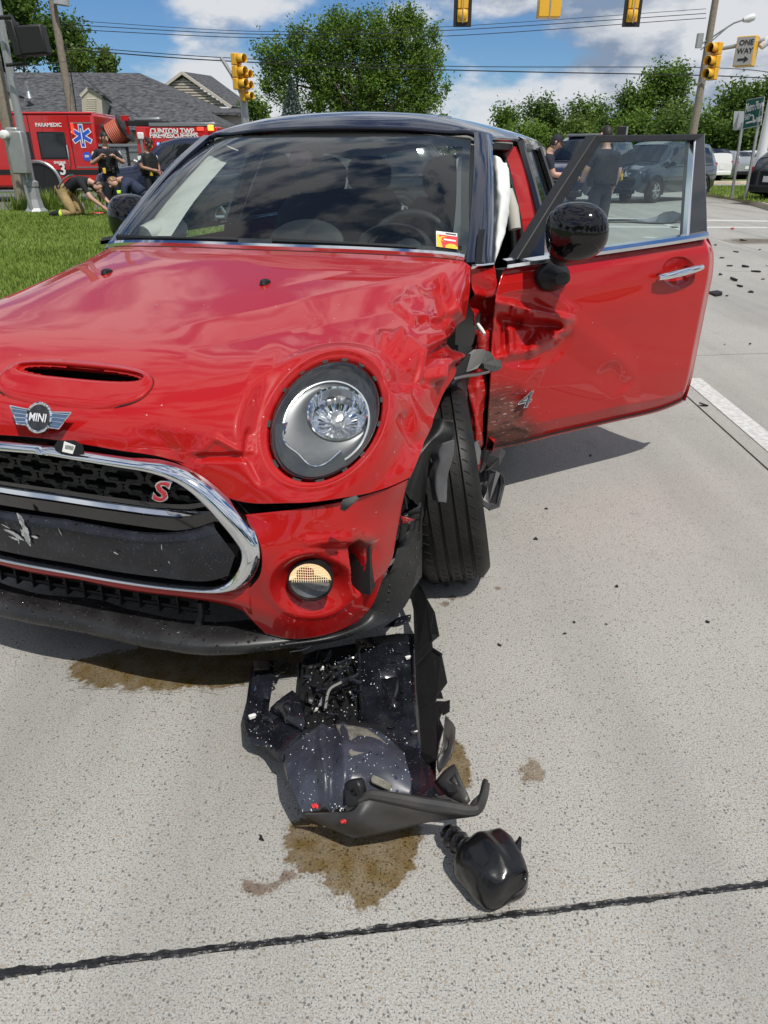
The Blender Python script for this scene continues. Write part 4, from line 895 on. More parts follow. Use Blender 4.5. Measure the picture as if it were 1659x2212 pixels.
# mirror on the door
def mirror(parent, c, axis_n, axis_s, sc=1.0, foot=None):
    "egg-shaped shell, blunt towards the glass"
    x = Vector(axis_s).normalized(); nrm = Vector(axis_n).normalized(); M = frame(c, x, (0, 0, 1))
    fwd = M.to_3x3() @ Vector((0, 0, 1)); s = 1 if fwd.dot(nrm) > 0 else -1
    P_ = []
    for i in range(25):
        th = math.pi * i / 24
        row = []
        for j in range(40):
            ph = 2 * math.pi * j / 40; e = .82
            cx, cy = math.cos(ph), math.sin(ph)
            px = .118 * math.sin(th) ** .85 * math.copysign(abs(cx) ** e, cx); py = .108 * math.sin(th) ** .85 * math.copysign(abs(cy) ** e, cy) * (1 - .12 * cx)
            pz = .085 * math.cos(th) if math.cos(th) > 0 else .045 * math.cos(th)
            row.append(M @ (Vector((px, py, pz * s)) * sc))
        P_.append(row)
    b = MB(); b.grid(np.array(P_), close_u=True, flip=s < 0); return b.build('mirror_shell', 'mirror_black', parent, angle=180)
mc = dat(1246, 502, n=.15); msh = mirror(DOOR, mc, (-.15, -1, .05), (1, -.12, .12), .87)
f0 = dat(1193, 598, n=.01); f1 = dat(1205, 560, n=.07)
b = MB(); b.tube([f1, f1 * .6 + mc * .4, mc * .8 + f1 * .2], [.034, .034, .04], 12); b.build('mirror_stalk', 'black_plastic', DOOR)
b = MB(); M = frame(f0, (DD[0], DD[1], 0), (0, 0, 1)); sg = 1 if (M.to_3x3() @ Vector((0, 0, 1))).dot(Vector(dnv)) > 0 else -1
b.lathe([(.052, -.01 * sg), (.052, .008 * sg), (.046, .018 * sg), (.034, .030 * sg), (.024, .055 * sg), (.0005, .058 * sg)], 28, M @ Matrix.Diagonal((1.45, .95, 1, 1))); b.build('mirror_foot', 'black_plastic', DOOR)
b = MB(); b.add([mc + np.array(v_) for v_ in ((0, 0, 0),)], []); 
# passenger side mirror
mc2 = at(288, 474, a=-.93); mirror(CAR, mc2, (0, -1, .05), (1, 0, .05), 1.0)
b = MB(); b.tube([mc2 + np.array([.05, .02, -.05]), mc2 + np.array([.12, .03, -.10])], .022, 10); b.build('mirror_stalk', 'black_plastic', CAR)

# --- body behind the front doors
def side_a(z):
    return float(np.interp(z, [.2, .35, .6, .80, .93, .96, 1.345], [.83, .86, .885, .875, .845, .835, .672]))
def side_patch(name, b0, b1, z0, z1, material, parent, sg=1, off=0.0, nb=16, nz=14, b0t=None, b1t=None):
    P_ = []
    for z in np.linspace(z0, z1, nz):
        t = (z - z0) / (z1 - z0); s0 = b0 + ((b0t if b0t is not None else b0) - b0) * t; s1 = b1 + ((b1t if b1t is not None else b1) - b1) * t
        P_.append([((side_a(z) + off - .05 * sstep(bb, 3.6, 4.2)) * sg, bb, z) for bb in np.linspace(s0, s1, nb)])
    P_ = np.array(P_); b = MB(); b.grid(P_, flip=sg < 0)
    return b.build(name, material, parent, angle=180)
def body_side(sg):
    side_patch('rear_side_panel', 2.52 if sg > 0 else 2.50, 4.16, .22, .955, 'red_paint', CAR, sg)
    o = side_patch('rear_side_window', 2.66, 3.40, .985, 1.325, 'car_window', CAR, sg, -.004, b0t=2.74, b1t=3.36)
    q = [(2.58, .965), (2.68, 1.34), (3.42, 1.335), (3.46, .965), (2.58, .965)]
    for i in range(4):
        b = MB(); (y0, z0), (y1, z1) = q[i], q[i + 1]; b.tube([((side_a(z0)) * sg, y0, z0), ((side_a((z0 + z1) / 2) + .004) * sg, (y0 + y1) / 2, (z0 + z1) / 2), (side_a(z1) * sg, y1, z1)], .028 if i != 3 else .012, 8); b.build('window_frame', 'gloss_black', CAR)
    side_patch('quarter_window', 3.50, 3.98, .985, 1.32, 'car_window', CAR, sg, -.004, b0t=3.46, b1t=3.86)
    side_patch('rear_pillar', 3.98, 4.17, .955, 1.33, 'blue_roof', CAR, sg, -.002, b0t=3.86, b1t=4.10)
    if sg > 0:
        # door opening: red body edge, seals, sill
        b = MB(); e = curve([(.835,2.50,.28),(.845,2.50,.60),(.815,2.50,.94),(.770,2.53,1.10),(.715,2.57,1.24),(.672,2.58,1.325)], 24)
        b.grid(np.array([e + np.array([.0, .06, 0]), e, e + np.array([-.055, -.035, 0]), e + np.array([-.09, -.03, 0])])); b.build('body_pillar', 'red_paint', CAR)
        for dx, dy, rr_ in ((-.065, -.045, .010), (-.10, -.05, .014)):
            b = MB(); p2 = [tuple(p + np.array([dx, dy, 0])) for p in e] + [(.60 + dx * .3, 2.3, 1.322), (.60 + dx * .3, 2.1, 1.315)]; b.tube(p2, rr_, 8); b.build('door_seal', 'interior_dark', CAR)
        b = MB(); b.grid(np.array([[(.66, y, 1.335), (.655, y, 1.31), (.58, y, 1.305)] for y in (2.06, 2.3, 2.6)])); b.build('roof_rail', 'interior_dark', CAR)
        b = MB(); b.grid(np.array([[(.70, y, .34), (.80, y, .34), (.84, y, .30), (.83, y, .20)] for y in (1.38, 2.0, 2.52)])); b.build('sill', 'red_paint', CAR)
    else:
        side_patch('front_side_panel', 1.40, 2.49, .24, .935, 'red_paint', CAR, sg, -.06)
        side_patch('front_side_window', 1.60, 2.50, .985, 1.325, 'side_glass', CAR, sg, -.004, b0t=2.06, b1t=2.55)
        b = MB(); b.tube([(-side_a(.97), 2.54, .97), (-side_a(1.15), 2.56, 1.15), (-side_a(1.33), 2.60, 1.33)], .03, 8); b.build('window_frame', 'gloss_black', CAR)
    b = MB(); b.grid(np.array([[(side_a(.962) * sg + .004 * sg, y, .956), (side_a(.97) * sg + .008 * sg, y, .970), (side_a(.98) * sg, y, .984)] for y in np.linspace(2.52 if sg > 0 else 1.45, 4.1, 8)]), flip=sg < 0); b.build('belt_strip', 'chrome', CAR)
body_side(1); body_side(-1)
b = MB(); b.grid(np.array([[(x * (.78 if z < .9 else .60 + (1.34 - z) * .35), 4.19 - .10 * x * x - max(0, z - .95) * .12, z) for x in np.linspace(-1, 1, 9)] for z in (.25, .45, .7, .93)]), flip=True); b.build('tailgate', 'red_paint', CAR)
for x0 in (-.66, .06):
    b = MB(); b.grid(np.array([[(x0 + t * .60 * (1 - .22 * (z - .95)) * 1.0, 4.17 - .14 * (x0 + t * .6) ** 2 - (z - .95) * .12, z) for t in np.linspace(0, 1, 6)] for z in (.97, 1.15, 1.31)]), flip=True); b.build('tailgate_window', 'side_glass', CAR)
b = MB(); b.add([(-.78, 1.35, .22), (.78, 1.35, .22), (.80, 4.1, .22), (-.80, 4.1, .22)], [(0, 1, 2, 3)]); b.build('floor_pan', 'interior_dark', CAR)
b = MB(); P_ = np.array([[(x, y, 1.415 - .10 * (x / .6) ** 2 - .02 - (.05 if y > 3.9 else 0)) for x in np.linspace(-.58, .58, 9)] for y in (2.02, 2.6, 3.4, 4.05)]); b.grid(P_, flip=True); b.build('headliner', 'headliner_grey', CAR)

# --- cabin
b = MB(); D0 = curve([(1.40,.955),(1.55,.975),(1.68,.965),(1.76,.92),(1.80,.84),(1.78,.70),(1.70,.60)], 20)
b.grid(np.array([[(x, y - .02 * (x / .7) ** 2, z - .015 * (x / .7) ** 4) for x in np.linspace(-.72, .72, 25)] for y, z in D0]), flip=True); b.build('dashboard', 'interior_dark', CAR)
b = MB(); M = frame((.36, 1.66, .965), (1, 0, 0), (0, .3, .95)); b.lathe([(.13, -.08), (.135, .02), (.12, .035), (.10, .02)], 28, M @ Matrix.Diagonal((1.1, .62, 1, 1))); b.build('instrument_hood', 'interior_dark', CAR)
b = MB(); b.lathe([(.13, -.01), (.14, .015), (.115, .03), (.0005, .028)], 32, frame((0, 1.63, .965), (1, 0, 0), (0, .5, .85)) @ Matrix.Diagonal((1.15, .7, 1, 1))); b.build('centre_display', 'interior_dark', CAR)
b = MB(); MW = frame((.36, 1.86, .90), (1, 0, 0), (0, .40, .92)); b.tube([MW @ Vector((.185 * math.cos(t), .185 * math.sin(t), 0)) for t in np.linspace(0, 2 * math.pi, 49)], .017, 10, cap=False); sw = b.build('steering_wheel', 'gloss_rubber', CAR)
b = MB(); b.lathe([(.075, -.02), (.075, .02), (.05, .035), (.0005, .04)], 20, MW)
for an in (0, math.pi, -math.pi / 2): b.tube([MW @ Vector((.06 * math.cos(an), .06 * math.sin(an), 0)), MW @ Vector((.18 * math.cos(an), .18 * math.sin(an), 0))], .016, 8)
b.build('wheel_hub', 'interior_dark', sw)
b = MB(); b.tube([MW @ Vector((.06, -.06, -.02)), MW @ Vector((.10, -.15, -.06)), MW @ Vector((.11, -.22, -.1))], [.05, .07, .05], 10); b.build('deflated_airbag', 'seat_cloth', sw)
def seat(x, y0):
    b = MB(); prof = [(.40, .20), (.62, .17), (.85, .20), (1.02, .18), (1.10, .13)]
    P_ = []
    for z, w in prof:
        yy = y0 + (z - .40) * .30; P_.append([(x + w * 1.25 * math.cos(t) * (abs(math.cos(t)) ** -.4 if abs(math.cos(t)) > .05 else 1), yy + .07 * math.sin(t), z) for t in np.linspace(0, 2 * math.pi, 20, endpoint=False)])
    b.grid(np.array(P_), close_u=True); b.add(P_[-1], [tuple(range(20))]); st = b.build('seat_back', 'seat_cloth', CAR)
    b = MB(); b.box((x, y0 - .22, .42), (.46, .50, .16)); b.build('seat_cushion', 'seat_cloth', CAR, bevel=.04)
    b = MB(); M = Matrix.Translation((x, y0 + .24, 1.185)) @ Matrix.Diagonal((.145, .055, .105, 1)); vs = []
    P_ = [[M @ Vector((math.copysign(abs(math.cos(t) * math.sin(p)) ** .7, math.cos(t) * math.sin(p)), math.sin(t) * math.sin(p), math.copysign(abs(math.cos(p)) ** .75, math.cos(p)))) for t in np.linspace(0, 2 * math.pi, 24, endpoint=False)] for p in np.linspace(0.01, math.pi - .01, 14)]
    b.grid(np.array(P_), close_u=True); b.build('headrest', 'seat_cloth', CAR)
seat(.36, 2.40); seat(-.36, 2.46); seat(.36, 3.3); seat(-.36, 3.3)
b = MB(); b.box((0, 3.35, .62), (1.25, .3, .6)); b.build('rear_bench', 'seat_cloth', CAR, bevel=.04)
b = MB(); b.tube([tuple(at(690, 318, b=1.92)), tuple(at(692, 345, b=1.97)), tuple(at(697, 374, b=2.0))], .014, 8); rm = b.build('mirror_arm', 'interior_dark', CAR)
b = MB(); M = Matrix.Translation(at(697, 374, b=2.0)) @ Matrix.Diagonal((.115, .03, .042, 1)); b.grid(np.array([[M @ Vector((math.cos(t) * math.sin(p) ** .6, math.sin(t) * math.sin(p) ** .6, math.cos(p))) for t in np.linspace(0, 2 * math.pi, 24, endpoint=False)] for p in np.linspace(.01, 3.13, 12)]), close_u=True); b.build('rear_view_mirror', 'interior_dark', CAR)
b = MB(); M = frame(at(651, 347, b=1.86), (1, 0, 0), (0, .6, .8)); b.lathe([(.052, -.012), (.052, .010), (.04, .022), (.0005, .025)], 28, M @ Matrix.Rotation(math.pi, 4, 'X')); b.lathe([(.052, -.012), (.052, .010), (.04, .022), (.0005, .025)], 28, M); b.build('rain_sensor', 'dark_maroon', CAR)
# speaker pods and deployed curtain airbag
for x in (-.66,):
    b = MB(); b.tube([(x, 1.50, .985), (x + .03, 1.62, 1.01), (x + .05, 1.70, 1.0)], [.045, .055, .04], 12); b.build('mirror_pod', 'trim_beige', CAR)
rows = []
px = [((1056,338),(1075,336),(1092,352)), ((1056,370),(1078,362),(1099,384)), ((1058,410),(1082,400),(1101,418)), ((1060,450),(1084,446),(1097,455)), ((1061,500),(1078,498),(1090,500)), ((1062,540),(1074,540),(1083,525)), ((1062,585),(1067,580),(1072,560))]
for k, r in enumerate(px):
    y = 2.15 - k * .055; bl = .035 if k < 6 else .01
    m_ = [at(u, v, b=y) for u, v in r]; rows.append([m_[0] + np.array([-.03, .10, 0]), m_[0] + np.array([0, .03, 0]), m_[1] + np.array([.0, -bl, 0]), m_[2] + np.array([0, .0, 0]), m_[2] + np.array([-.02, .12, 0])])
AP = patch(rows, 8, 8); AP = AP + .010 * vnoise(AP, 11)[..., None] * np.array([.3, 1, .2]) + .004 * vnoise(AP, 30)[..., None]
grid_mesh('curtain_airbag', AP, 'airbag', CAR, angle=180)
b = MB(); b.tube([at(1098,410,b=2.38), at(1106,450,b=2.36), at(1112,495,b=2.34)], [.02, .03, .028], 10); b.build('pillar_trim', 'trim_beige', CAR)
# sticker on the glass, wipers
def on_glass(u, v, lift=.004):
    UU, VV = uvp(G); best = None
    GF = patch(G[::4, ::4], 8, 8); UU, VV = uvp(GF); k = np.argmin((UU - u) ** 2 + (VV - v) ** 2); i, j = np.unravel_index(k, UU.shape); ngf = outward(GF, normals(GF))
    return GF[i, j] + ngf[i, j] * lift
def quad(name, cs, material, parent, lift):
    q = [on_glass(u, v, lift) for u, v in cs]; b = MB(); b.add(q, [(0, 1, 2, 3)]); return b.build(name, material, parent, smooth=False)
s0, s1, s2, s3 = [on_glass(u, v, .003) for u, v in ((943,503),(984,506),(987,538),(947,535))]
def sq(t, s, lift=0): p = (s0 * (1 - t) + s1 * t) * (1 - s) + (s3 * (1 - t) + s2 * t) * s; return p + np.array([0, -.75, .65]) * lift
st = MB(); st.add([sq(0, 0), sq(1, 0), sq(1, 1), sq(0, 1)], [(3, 2, 1, 0)]); st = st.build('windshield_sticker', 'paper_white', CAR, smooth=False)
for c4, mt, lf in ((((.03,.2),(1,.22),(1,1),(.03,1)), 'sticker_red', .0008), (((.03,.2),(.12,.2),(.30,1),(.03,1)), 'sticker_yellow', .0014), (((.45,.82),(.62,.72),(.85,.72),(1,.88),(1,1),(.42,1)), 'sticker_yellow', .0014), (((.15,.42),(.25,.30),(.55,.30),(.28,.38),(.24,.52),(.38,.62),(.22,.58)), 'sticker_yellow', .0014), (((.36,.44),(.92,.46),(.92,.56),(.36,.54)), 'paper_white', .0018), (((.45,.06),(.95,.07),(.95,.15),(.45,.14)), 'ink', .0008)):
    b = MB(); b.add([sq(x, y, lf) for x, y in c4], [tuple(range(len(c4) - 1, -1, -1))]); b.build('sticker_print', mt, st, smooth=False)
for pts_ in (((262,520),(330,526),(420,540),(520,545)), ((600,545),(700,553),(820,556),(900,555))):
    b = MB(); q = [on_glass(u, v, .020) for u, v in pts_]; b.tube(q, [.012, .009, .006, .005], 6); b.build('wiper', 'dark_plastic', CAR)

# --- wheels
def wheel(c, r=.325, w=.205, camber=0.0, steer=0.0, parent=CAR, name='wheel', seg=60):
    root = empty(name, c); root.parent = parent; root.rotation_euler = (0, camber, steer)
    Mz = Matrix.Rotation(math.pi / 2, 4, 'Y')
    r_ = r; prof = [(.215, w * .44), (.235, w * .50), (.285, w * .515), (r - .018, w * .47), (r - .004, w * .40)]
    groove = []
    for x in (.27, .10, -.10, -.27):
        groove += [(r, w * (x + .025)), (r - .010, w * (x + .020)), (r - .010, w * (x - .020)), (r, w * (x - .025))]
    prof = prof + groove + [(a_, -z_) for a_, z_ in prof[::-1]]
    b = MB(); b.lathe(prof, seg, Mz); t = b.build('tyre', 'rubber', root, angle=35)
    b = MB(); b.lathe([(.220, w * .46), (.205, w * .40), (.195, w * .1), (.19, -w * .4)], seg, Mz); b.lathe([(.06, w * .36), (.05, w * .40), (.0005, w * .40)], 20, Mz)
    for k in range(5):
        an = 2 * math.pi * k / 5
        for da in (-.13, .13):
            b.tube([Mz @ Vector((.05 * math.cos(an), .05 * math.sin(an), w * .34)), Mz @ Vector((.20 * math.cos(an + da), .20 * math.sin(an + da), w * .38))], [.022, .016], 8)
    b.build('rim', 'rim_grey', root)
    b = MB(); b.lathe([(.14, 0), (.14, .02), (.0005, .02)], 24, Mz); b.build('brake_disc', 'dull_metal', root)
    # tread blocks cut by slanting sipes
    b = MB()
    for k in range(seg):
        an = 2 * math.pi * k / seg
        for x in (.36, .185, 0, -.185, -.36):
            wd_ = .045 if abs(x) > .3 else .03
            p0 = Vector(((r + .0008) * math.cos(an), (r + .0008) * math.sin(an), w * (x - wd_))); p1 = Vector(((r + .0008) * math.cos(an + .035), (r + .0008) * math.sin(an + .035), w * (x + wd_)))
            b.tube([Mz @ p0, Mz @ p1], .0010, 3, cap=False)
    o = b.build('tread_sipes', 'interior_dark', root, smooth=False); o['kind'] = 'stuff'
    return root
wheel((.758, .900, .315), .315, .205, camber=R(-10), steer=R(15))
wheel((-.77, .86, .322)); wheel((.78, 3.50, .325)); wheel((-.78, 3.50, .325))
# torn arch liner, hanging plastic, brackets
def sheet(name, pix, material, bulge=.01, parent=CAR, thick=.003, seed=0):
    "a torn sheet: outline in pixels with rearward depth, slightly crumpled"
    pts = np.array([at(u, v, b=bb) for u, v, bb in pix]); c = pts.mean(0); n = len(pts)
    P_ = [pts]
    for t in (.66, .33): P_.append(pts * t + c * (1 - t) + np.array([0, -bulge * (1 - t), 0]) * 1.0)
    P_ = np.array(P_); P_ = P_ + (bulge * .6) * vnoise(P_ + seed, 16)[..., None] * np.array([.3, 1, .3])
    b = MB(); b.grid(P_, close_u=True); b.add([c + np.array([0, -bulge, 0])] + list(P_[-1]), [(0, 1 + i, 1 + (i + 1) % n) for i in range(n)])
    o = b.build(name, material, parent, angle=60); md = o.modifiers.new('solid', 'SOLIDIFY'); md.thickness = thick; md.offset = 0
    return o
X = lambda L_: [(796.3 + .2 * x, 929 + .2 * y, bb) for x, y, bb in L_]
def strip(name, lft, rgt, bl, br, material, bulge, seed):
    "a torn tongue of plastic between two edges given in pixels"
    XX = lambda p, bb: at(796.3 + .2 * p[0], 929 + .2 * p[1], b=bb); n = 7; A = resample(np.array(lft, float), n); B = resample(np.array(rgt, float), n); net = []
    for k in range(n):
        m1, m2 = A[k] * .66 + B[k] * .34, A[k] * .34 + B[k] * .66; b1 = bl[0] + (bl[1] - bl[0]) * k / (n - 1); b2 = br[0] + (br[1] - br[0]) * k / (n - 1); net.append([XX(A[k], b1), XX(m1, b1 * .66 + b2 * .34 - bulge), XX(m2, b1 * .34 + b2 * .66 - bulge * .6), XX(B[k], b2)])
    Q = patch(net, 8, 8); Q = Q + np.array([.3, 1, .4]) * (.006 * vnoise(Q + seed, 14) + .003 * vnoise(Q + seed, 40))[..., None]; return grid_mesh(name, Q, material, CAR, angle=45, solid=.003)
strip('arch_liner', [(700,-120),(640,0),(565,160),(480,440),(385,670)], [(900,-90),(930,60),(790,190),(650,330),(600,850)], (.60, .40), (.58, .53), 'black_plastic', .012, 1)
strip('liner_flap', [(720,170),(668,265),(690,360),(664,460),(672,610),(700,760)], [(928,105),(918,220),(884,395),(852,480),(846,600),(846,782)], (.50, .47), (.515, .485), 'liner_grey', .030, 2)
def cpoly(name, pix, material, thick=.004):
    b = MB(); b.add([at(u, v, b=bb) for u, v, bb in pix], [tuple(range(len(pix)))]); o = b.build(name, material, CAR, smooth=False); md = o.modifiers.new('solid', 'SOLIDIFY'); md.thickness = thick; md.offset = 0; return o
sheet('bumper_bracket', X([(375,930,.34),(500,870,.36),(575,830,.40),(590,890,.40),(545,1100,.40),(480,1140,.38),(400,1180,.34),(310,1230,.33),(360,1010,.33)]), 'black_plastic', .006, seed=3)
b = MB()
for u0, v0, u1, v1 in ((575,835,548,1090),(380,915,570,880),(385,700,410,850),(520,960,560,960)):
    b.tube([at(796.3 + .2 * u0, 929 + .2 * v0, b=.35), at(796.3 + .2 * u1, 929 + .2 * v1, b=.35)], .004, 6)
b.build('bracket_ribs', 'black_plastic', CAR)
sheet('torn_red_strip', X([(350,930,.33),(430,950,.335),(505,965,.345),(420,1000,.335),(350,1020,.33)]), 'red_scraped', .004, seed=4)
cpoly('sill_bracket', X([(1252,312,1.24),(1300,272,1.24),(1430,188,1.27),(1405,300,1.22),(1300,400,1.22),(1270,372,1.22)]), 'dull_plastic'); cpoly('sill_bracket', X([(1430,188,1.27),(1478,232,1.30),(1405,390,1.26),(1405,300,1.22)]), 'dull_plastic'); cpoly('sill_bracket', X([(1270,374,1.22),(1300,402,1.22),(1405,302,1.22),(1403,390,1.26),(1330,412,1.25),(1250,442,1.24)]), 'dull_plastic')
cpoly('sill_end_cap', X([(1322,432,1.22),(1380,442,1.22),(1420,470,1.22),(1300,790,1.15),(1262,745,1.16),(1290,600,1.2)]), 'dull_plastic'); cpoly('sill_end_cap', X([(1421,470,1.22),(1442,482,1.24),(1466,580,1.24),(1440,700,1.22),(1405,826,1.18),(1385,800,1.18),(1430,590,1.22)]), 'dull_plastic'); cpoly('sill_end_cap', X([(1300,792,1.15),(1384,802,1.18),(1403,828,1.18),(1300,862,1.14),(1190,792,1.13),(1125,722,1.12),(1172,650,1.15),(1240,760,1.15)]), 'dull_plastic')
b = MB(); q = [at(796.3 + .2 * x, 929 + .2 * y, b=bb) for x, y, bb in ((1320,430,1.21),(1440,480,1.23),(1466,580,1.23),(1405,828,1.17),(1300,862,1.13))]; b.tube(q, .004, 6); b.build('cap_edge', 'dull_plastic', CAR)
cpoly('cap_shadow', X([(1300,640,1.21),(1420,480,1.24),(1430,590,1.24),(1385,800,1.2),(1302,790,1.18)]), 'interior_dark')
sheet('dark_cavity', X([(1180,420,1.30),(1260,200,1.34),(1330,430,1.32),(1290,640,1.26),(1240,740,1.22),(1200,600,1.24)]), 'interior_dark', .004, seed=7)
b = MB(); b.tube([at(1003,950,b=.98), at(1012,990,b=.96), at(1022,1048,b=.94)], .012, 8); b.build('suspension_strut', 'dull_metal', CAR)
b = MB(); b.tube([at(1020,955,b=1.05), at(1028,975,b=1.05), at(1024,1000,b=1.05)], .018, 10); b.build('ball_joint', 'dull_metal', CAR)
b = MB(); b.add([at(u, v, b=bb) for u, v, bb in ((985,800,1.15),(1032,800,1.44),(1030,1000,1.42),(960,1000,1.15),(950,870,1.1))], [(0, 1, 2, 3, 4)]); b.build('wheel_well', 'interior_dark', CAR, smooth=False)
sheet('inner_wing', [(957,840,.90),(1000,812,1.05),(1010,850,1.08),(1004,905,1.06),(996,930,1.02),(980,900,.98),(966,868,.92)], 'dull_plastic', .01, seed=8)
# grey foam insert poking out of the crushed wing
XB = lambda L_: [(829.5 + .2 * x, 464.5 + .2 * y, bb) for x, y, bb in L_]
cpoly('foam_insert', XB([(690,1825,.80),(800,1630,.84),(880,1535,.92),(930,1500,.96),(880,1690,.92),(760,1740,.84)]), 'interior_dark', .006)
cpoly('foam_insert', XB([(932,1500,.96),(985,1455,1.0),(1060,1450,1.06),(1095,1470,1.10),(1030,1600,1.05),(990,1655,1.0),(880,1692,.92)]), 'foam_light', .012)
cpoly('foam_insert', XB([(1096,1470,1.10),(1130,1510,1.12),(1150,1550,1.14),(1225,1570,1.18),(1232,1640,1.18),(1190,1680,1.16),(1140,1692,1.13),(1040,1650,1.06),(1032,1600,1.05)]), 'grey_foam', .03)
b = MB(); b.tube([at(829.5 + .2 * x, 464.5 + .2 * y, b=bb) for x, y, bb in ((740,1768,.82),(860,1738,.90),(1000,1722,1.0),(1130,1690,1.1))], .006, 6); b.build('foam_rail', 'dull_metal', CAR)
# ------------------------------------------------------------------ wreckage on the ground
EX = lambda x, y: (464.5 + .44 * x, 1227.7 + .44 * y)
def wp(x, y, z): return wat(*EX(x, y), z=z)
WO = wp(700, 800, 0); WO[2] = 0
WR = empty('arch_liner_wreckage', tuple(WO), 0, 'torn black plastic undertray and wheel arch liner lying under the crushed bumper corner', 'wreckage')
def wl(x, y, z): return wp(x, y, z + .04 * float(sstep(y, 650, 900))) - WO
def wsheet(name, pix, material, parent=WR, bulge=.0, crumple=.004, seed=0, thick=.003):
    pts = np.array([wl(*p) for p in pix]); c = pts.mean(0); n = len(pts)
    pts = resample(np.concatenate([pts, pts[:1]]), n * 3 + 1)[:-1]; n = len(pts); P_ = [pts]
    for t in (.75, .5, .25): P_.append(pts * t + c * (1 - t) + np.array([0, 0, bulge * (1 - t * t)]))
    P_ = np.array(P_); P_[1:] = P_[1:] + crumple * vnoise(P_[1:] + seed, 18)[..., None]
    b = MB(); b.grid(P_, close_u=True); b.add([c + np.array([0, 0, bulge])] + list(P_[-1]), [(0, 1 + i, 1 + (i + 1) % n) for i in range(n)])
    o = b.build(name, material, parent, angle=50); md = o.modifiers.new('solid', 'SOLIDIFY'); md.thickness = thick; md.offset = 0
    return o
# flat tray, a frame with an open bay
wsheet('tray', [(690,350,.03),(985,310,.035),(1000,620,.035),(1015,900,.045),(960,960,.05),(720,800,.045),(700,560,.03)], 'shroud_plastic', crumple=.003, seed=1)
wsheet('tray_rail', [(185,455,.03),(290,455,.03),(275,560,.03),(250,690,.03),(330,760,.035),(470,800,.05),(360,880,.05),(330,960,.05),(250,880,.02),(150,850,.02),(133,740,.02),(160,640,.025)], 'shroud_plastic', crumple=.003, seed=2)
wsheet('tray_rib', [(430,430,.06),(520,395,.06),(525,420,.06),(500,600,.06),(480,670,.055),(405,640,.055),(420,520,.06)], 'black_plastic', crumple=.002, seed=3)
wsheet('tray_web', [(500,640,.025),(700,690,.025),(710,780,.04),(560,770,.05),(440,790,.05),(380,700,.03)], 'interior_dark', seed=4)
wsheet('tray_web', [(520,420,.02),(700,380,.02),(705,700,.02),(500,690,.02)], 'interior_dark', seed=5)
# shiny dome with pressed ridges
dn = [[(345,900,.07),(470,805,.085),(590,768,.10),(700,775,.105),(800,800,.10),(930,920,.09)],
      [(350,960,.075),(470,900,.10),(600,880,.125),(720,880,.13),(840,900,.12),(945,980,.095)],
      [(365,1050,.075),(480,1010,.105),(600,1000,.125),(720,1000,.125),(850,1000,.11),(960,1040,.09)],
      [(400,1130,.07),(490,1100,.09),(600,1090,.105),(700,1090,.105),(840,1090,.09),(960,1110,.08)],
      [(430,1200,.06),(500,1190,.065),(590,1190,.07),(680,1190,.075),(800,1180,.07),(940,1150,.055)]]
DM = patch([[wl(*p) for p in r] for r in dn], 12, 16); U_ = np.linspace(0, 5, DM.shape[1])[None]; DM[..., 2] += .010 * np.exp(-((U_ - 1.45) / .16) ** 2) + .009 * np.exp(-((U_ - 2.3) / .18) ** 2) - .006 * np.exp(-((U_ - 1.8) / .2) ** 2) + .003 * vnoise(DM, 25)
b = MB(); b.grid(DM); o = b.build('liner_dome', 'dome_plastic', WR, angle=180); md = o.modifiers.new('solid', 'SOLIDIFY'); md.thickness = .003
wet_black('dome_plastic', (.016, .018, .026), .30) if False else None
# apron below the dome down to the front rim
ap = [[(430,1200,.06),(590,1195,.07),(680,1190,.10),(760,1115,.125),(1000,1150,.12),(1240,1175,.10)],
      [(500,1240,.03),(600,1255,.05),(700,1240,.09),(800,1180,.105),(1000,1200,.10),(1240,1200,.085)],
      [(690,1325,.025),(720,1318,.03),(800,1300,.04),(900,1280,.05),(1050,1240,.065),(1235,1218,.075)]]
AQ = patch([[wl(*p) for p in r] for r in ap], 8, 10); b = MB(); b.grid(AQ); o = b.build('liner_apron', 'dusty_plastic', WR, angle=60); md = o.modifiers.new('solid', 'SOLIDIFY'); md.thickness = .003
rim_pts = [wl(*p) for p in ((650,1185,.09),(740,1120,.125),(800,1115,.13),(1000,1150,.125),(1180,1180,.105),(1240,1190,.10),(1290,1180,.10),(1320,1120,.12),(1335,1050,.14))]
b = MB(); b.tube(curve(rim_pts, 30), [.006 + .006 * math.sin(math.pi * k / 29) for k in range(30)], 8); b.build('rim_edge', 'dusty_plastic', WR)
wsheet('rim_horn', [(1240,1225,.09),(1255,1150,.10),(1300,1110,.115),(1318,1028,.14),(1340,1040,.145),(1338,1120,.12),(1310,1185,.10)], 'dusty_plastic', crumple=.002, seed=6)
wsheet('rim_post', [(645,1065,.11),(700,1028,.15),(720,1050,.15),(735,1100,.13),(730,1150,.11),(660,1170,.10)], 'black_plastic', crumple=.002, seed=7, thick=.02)
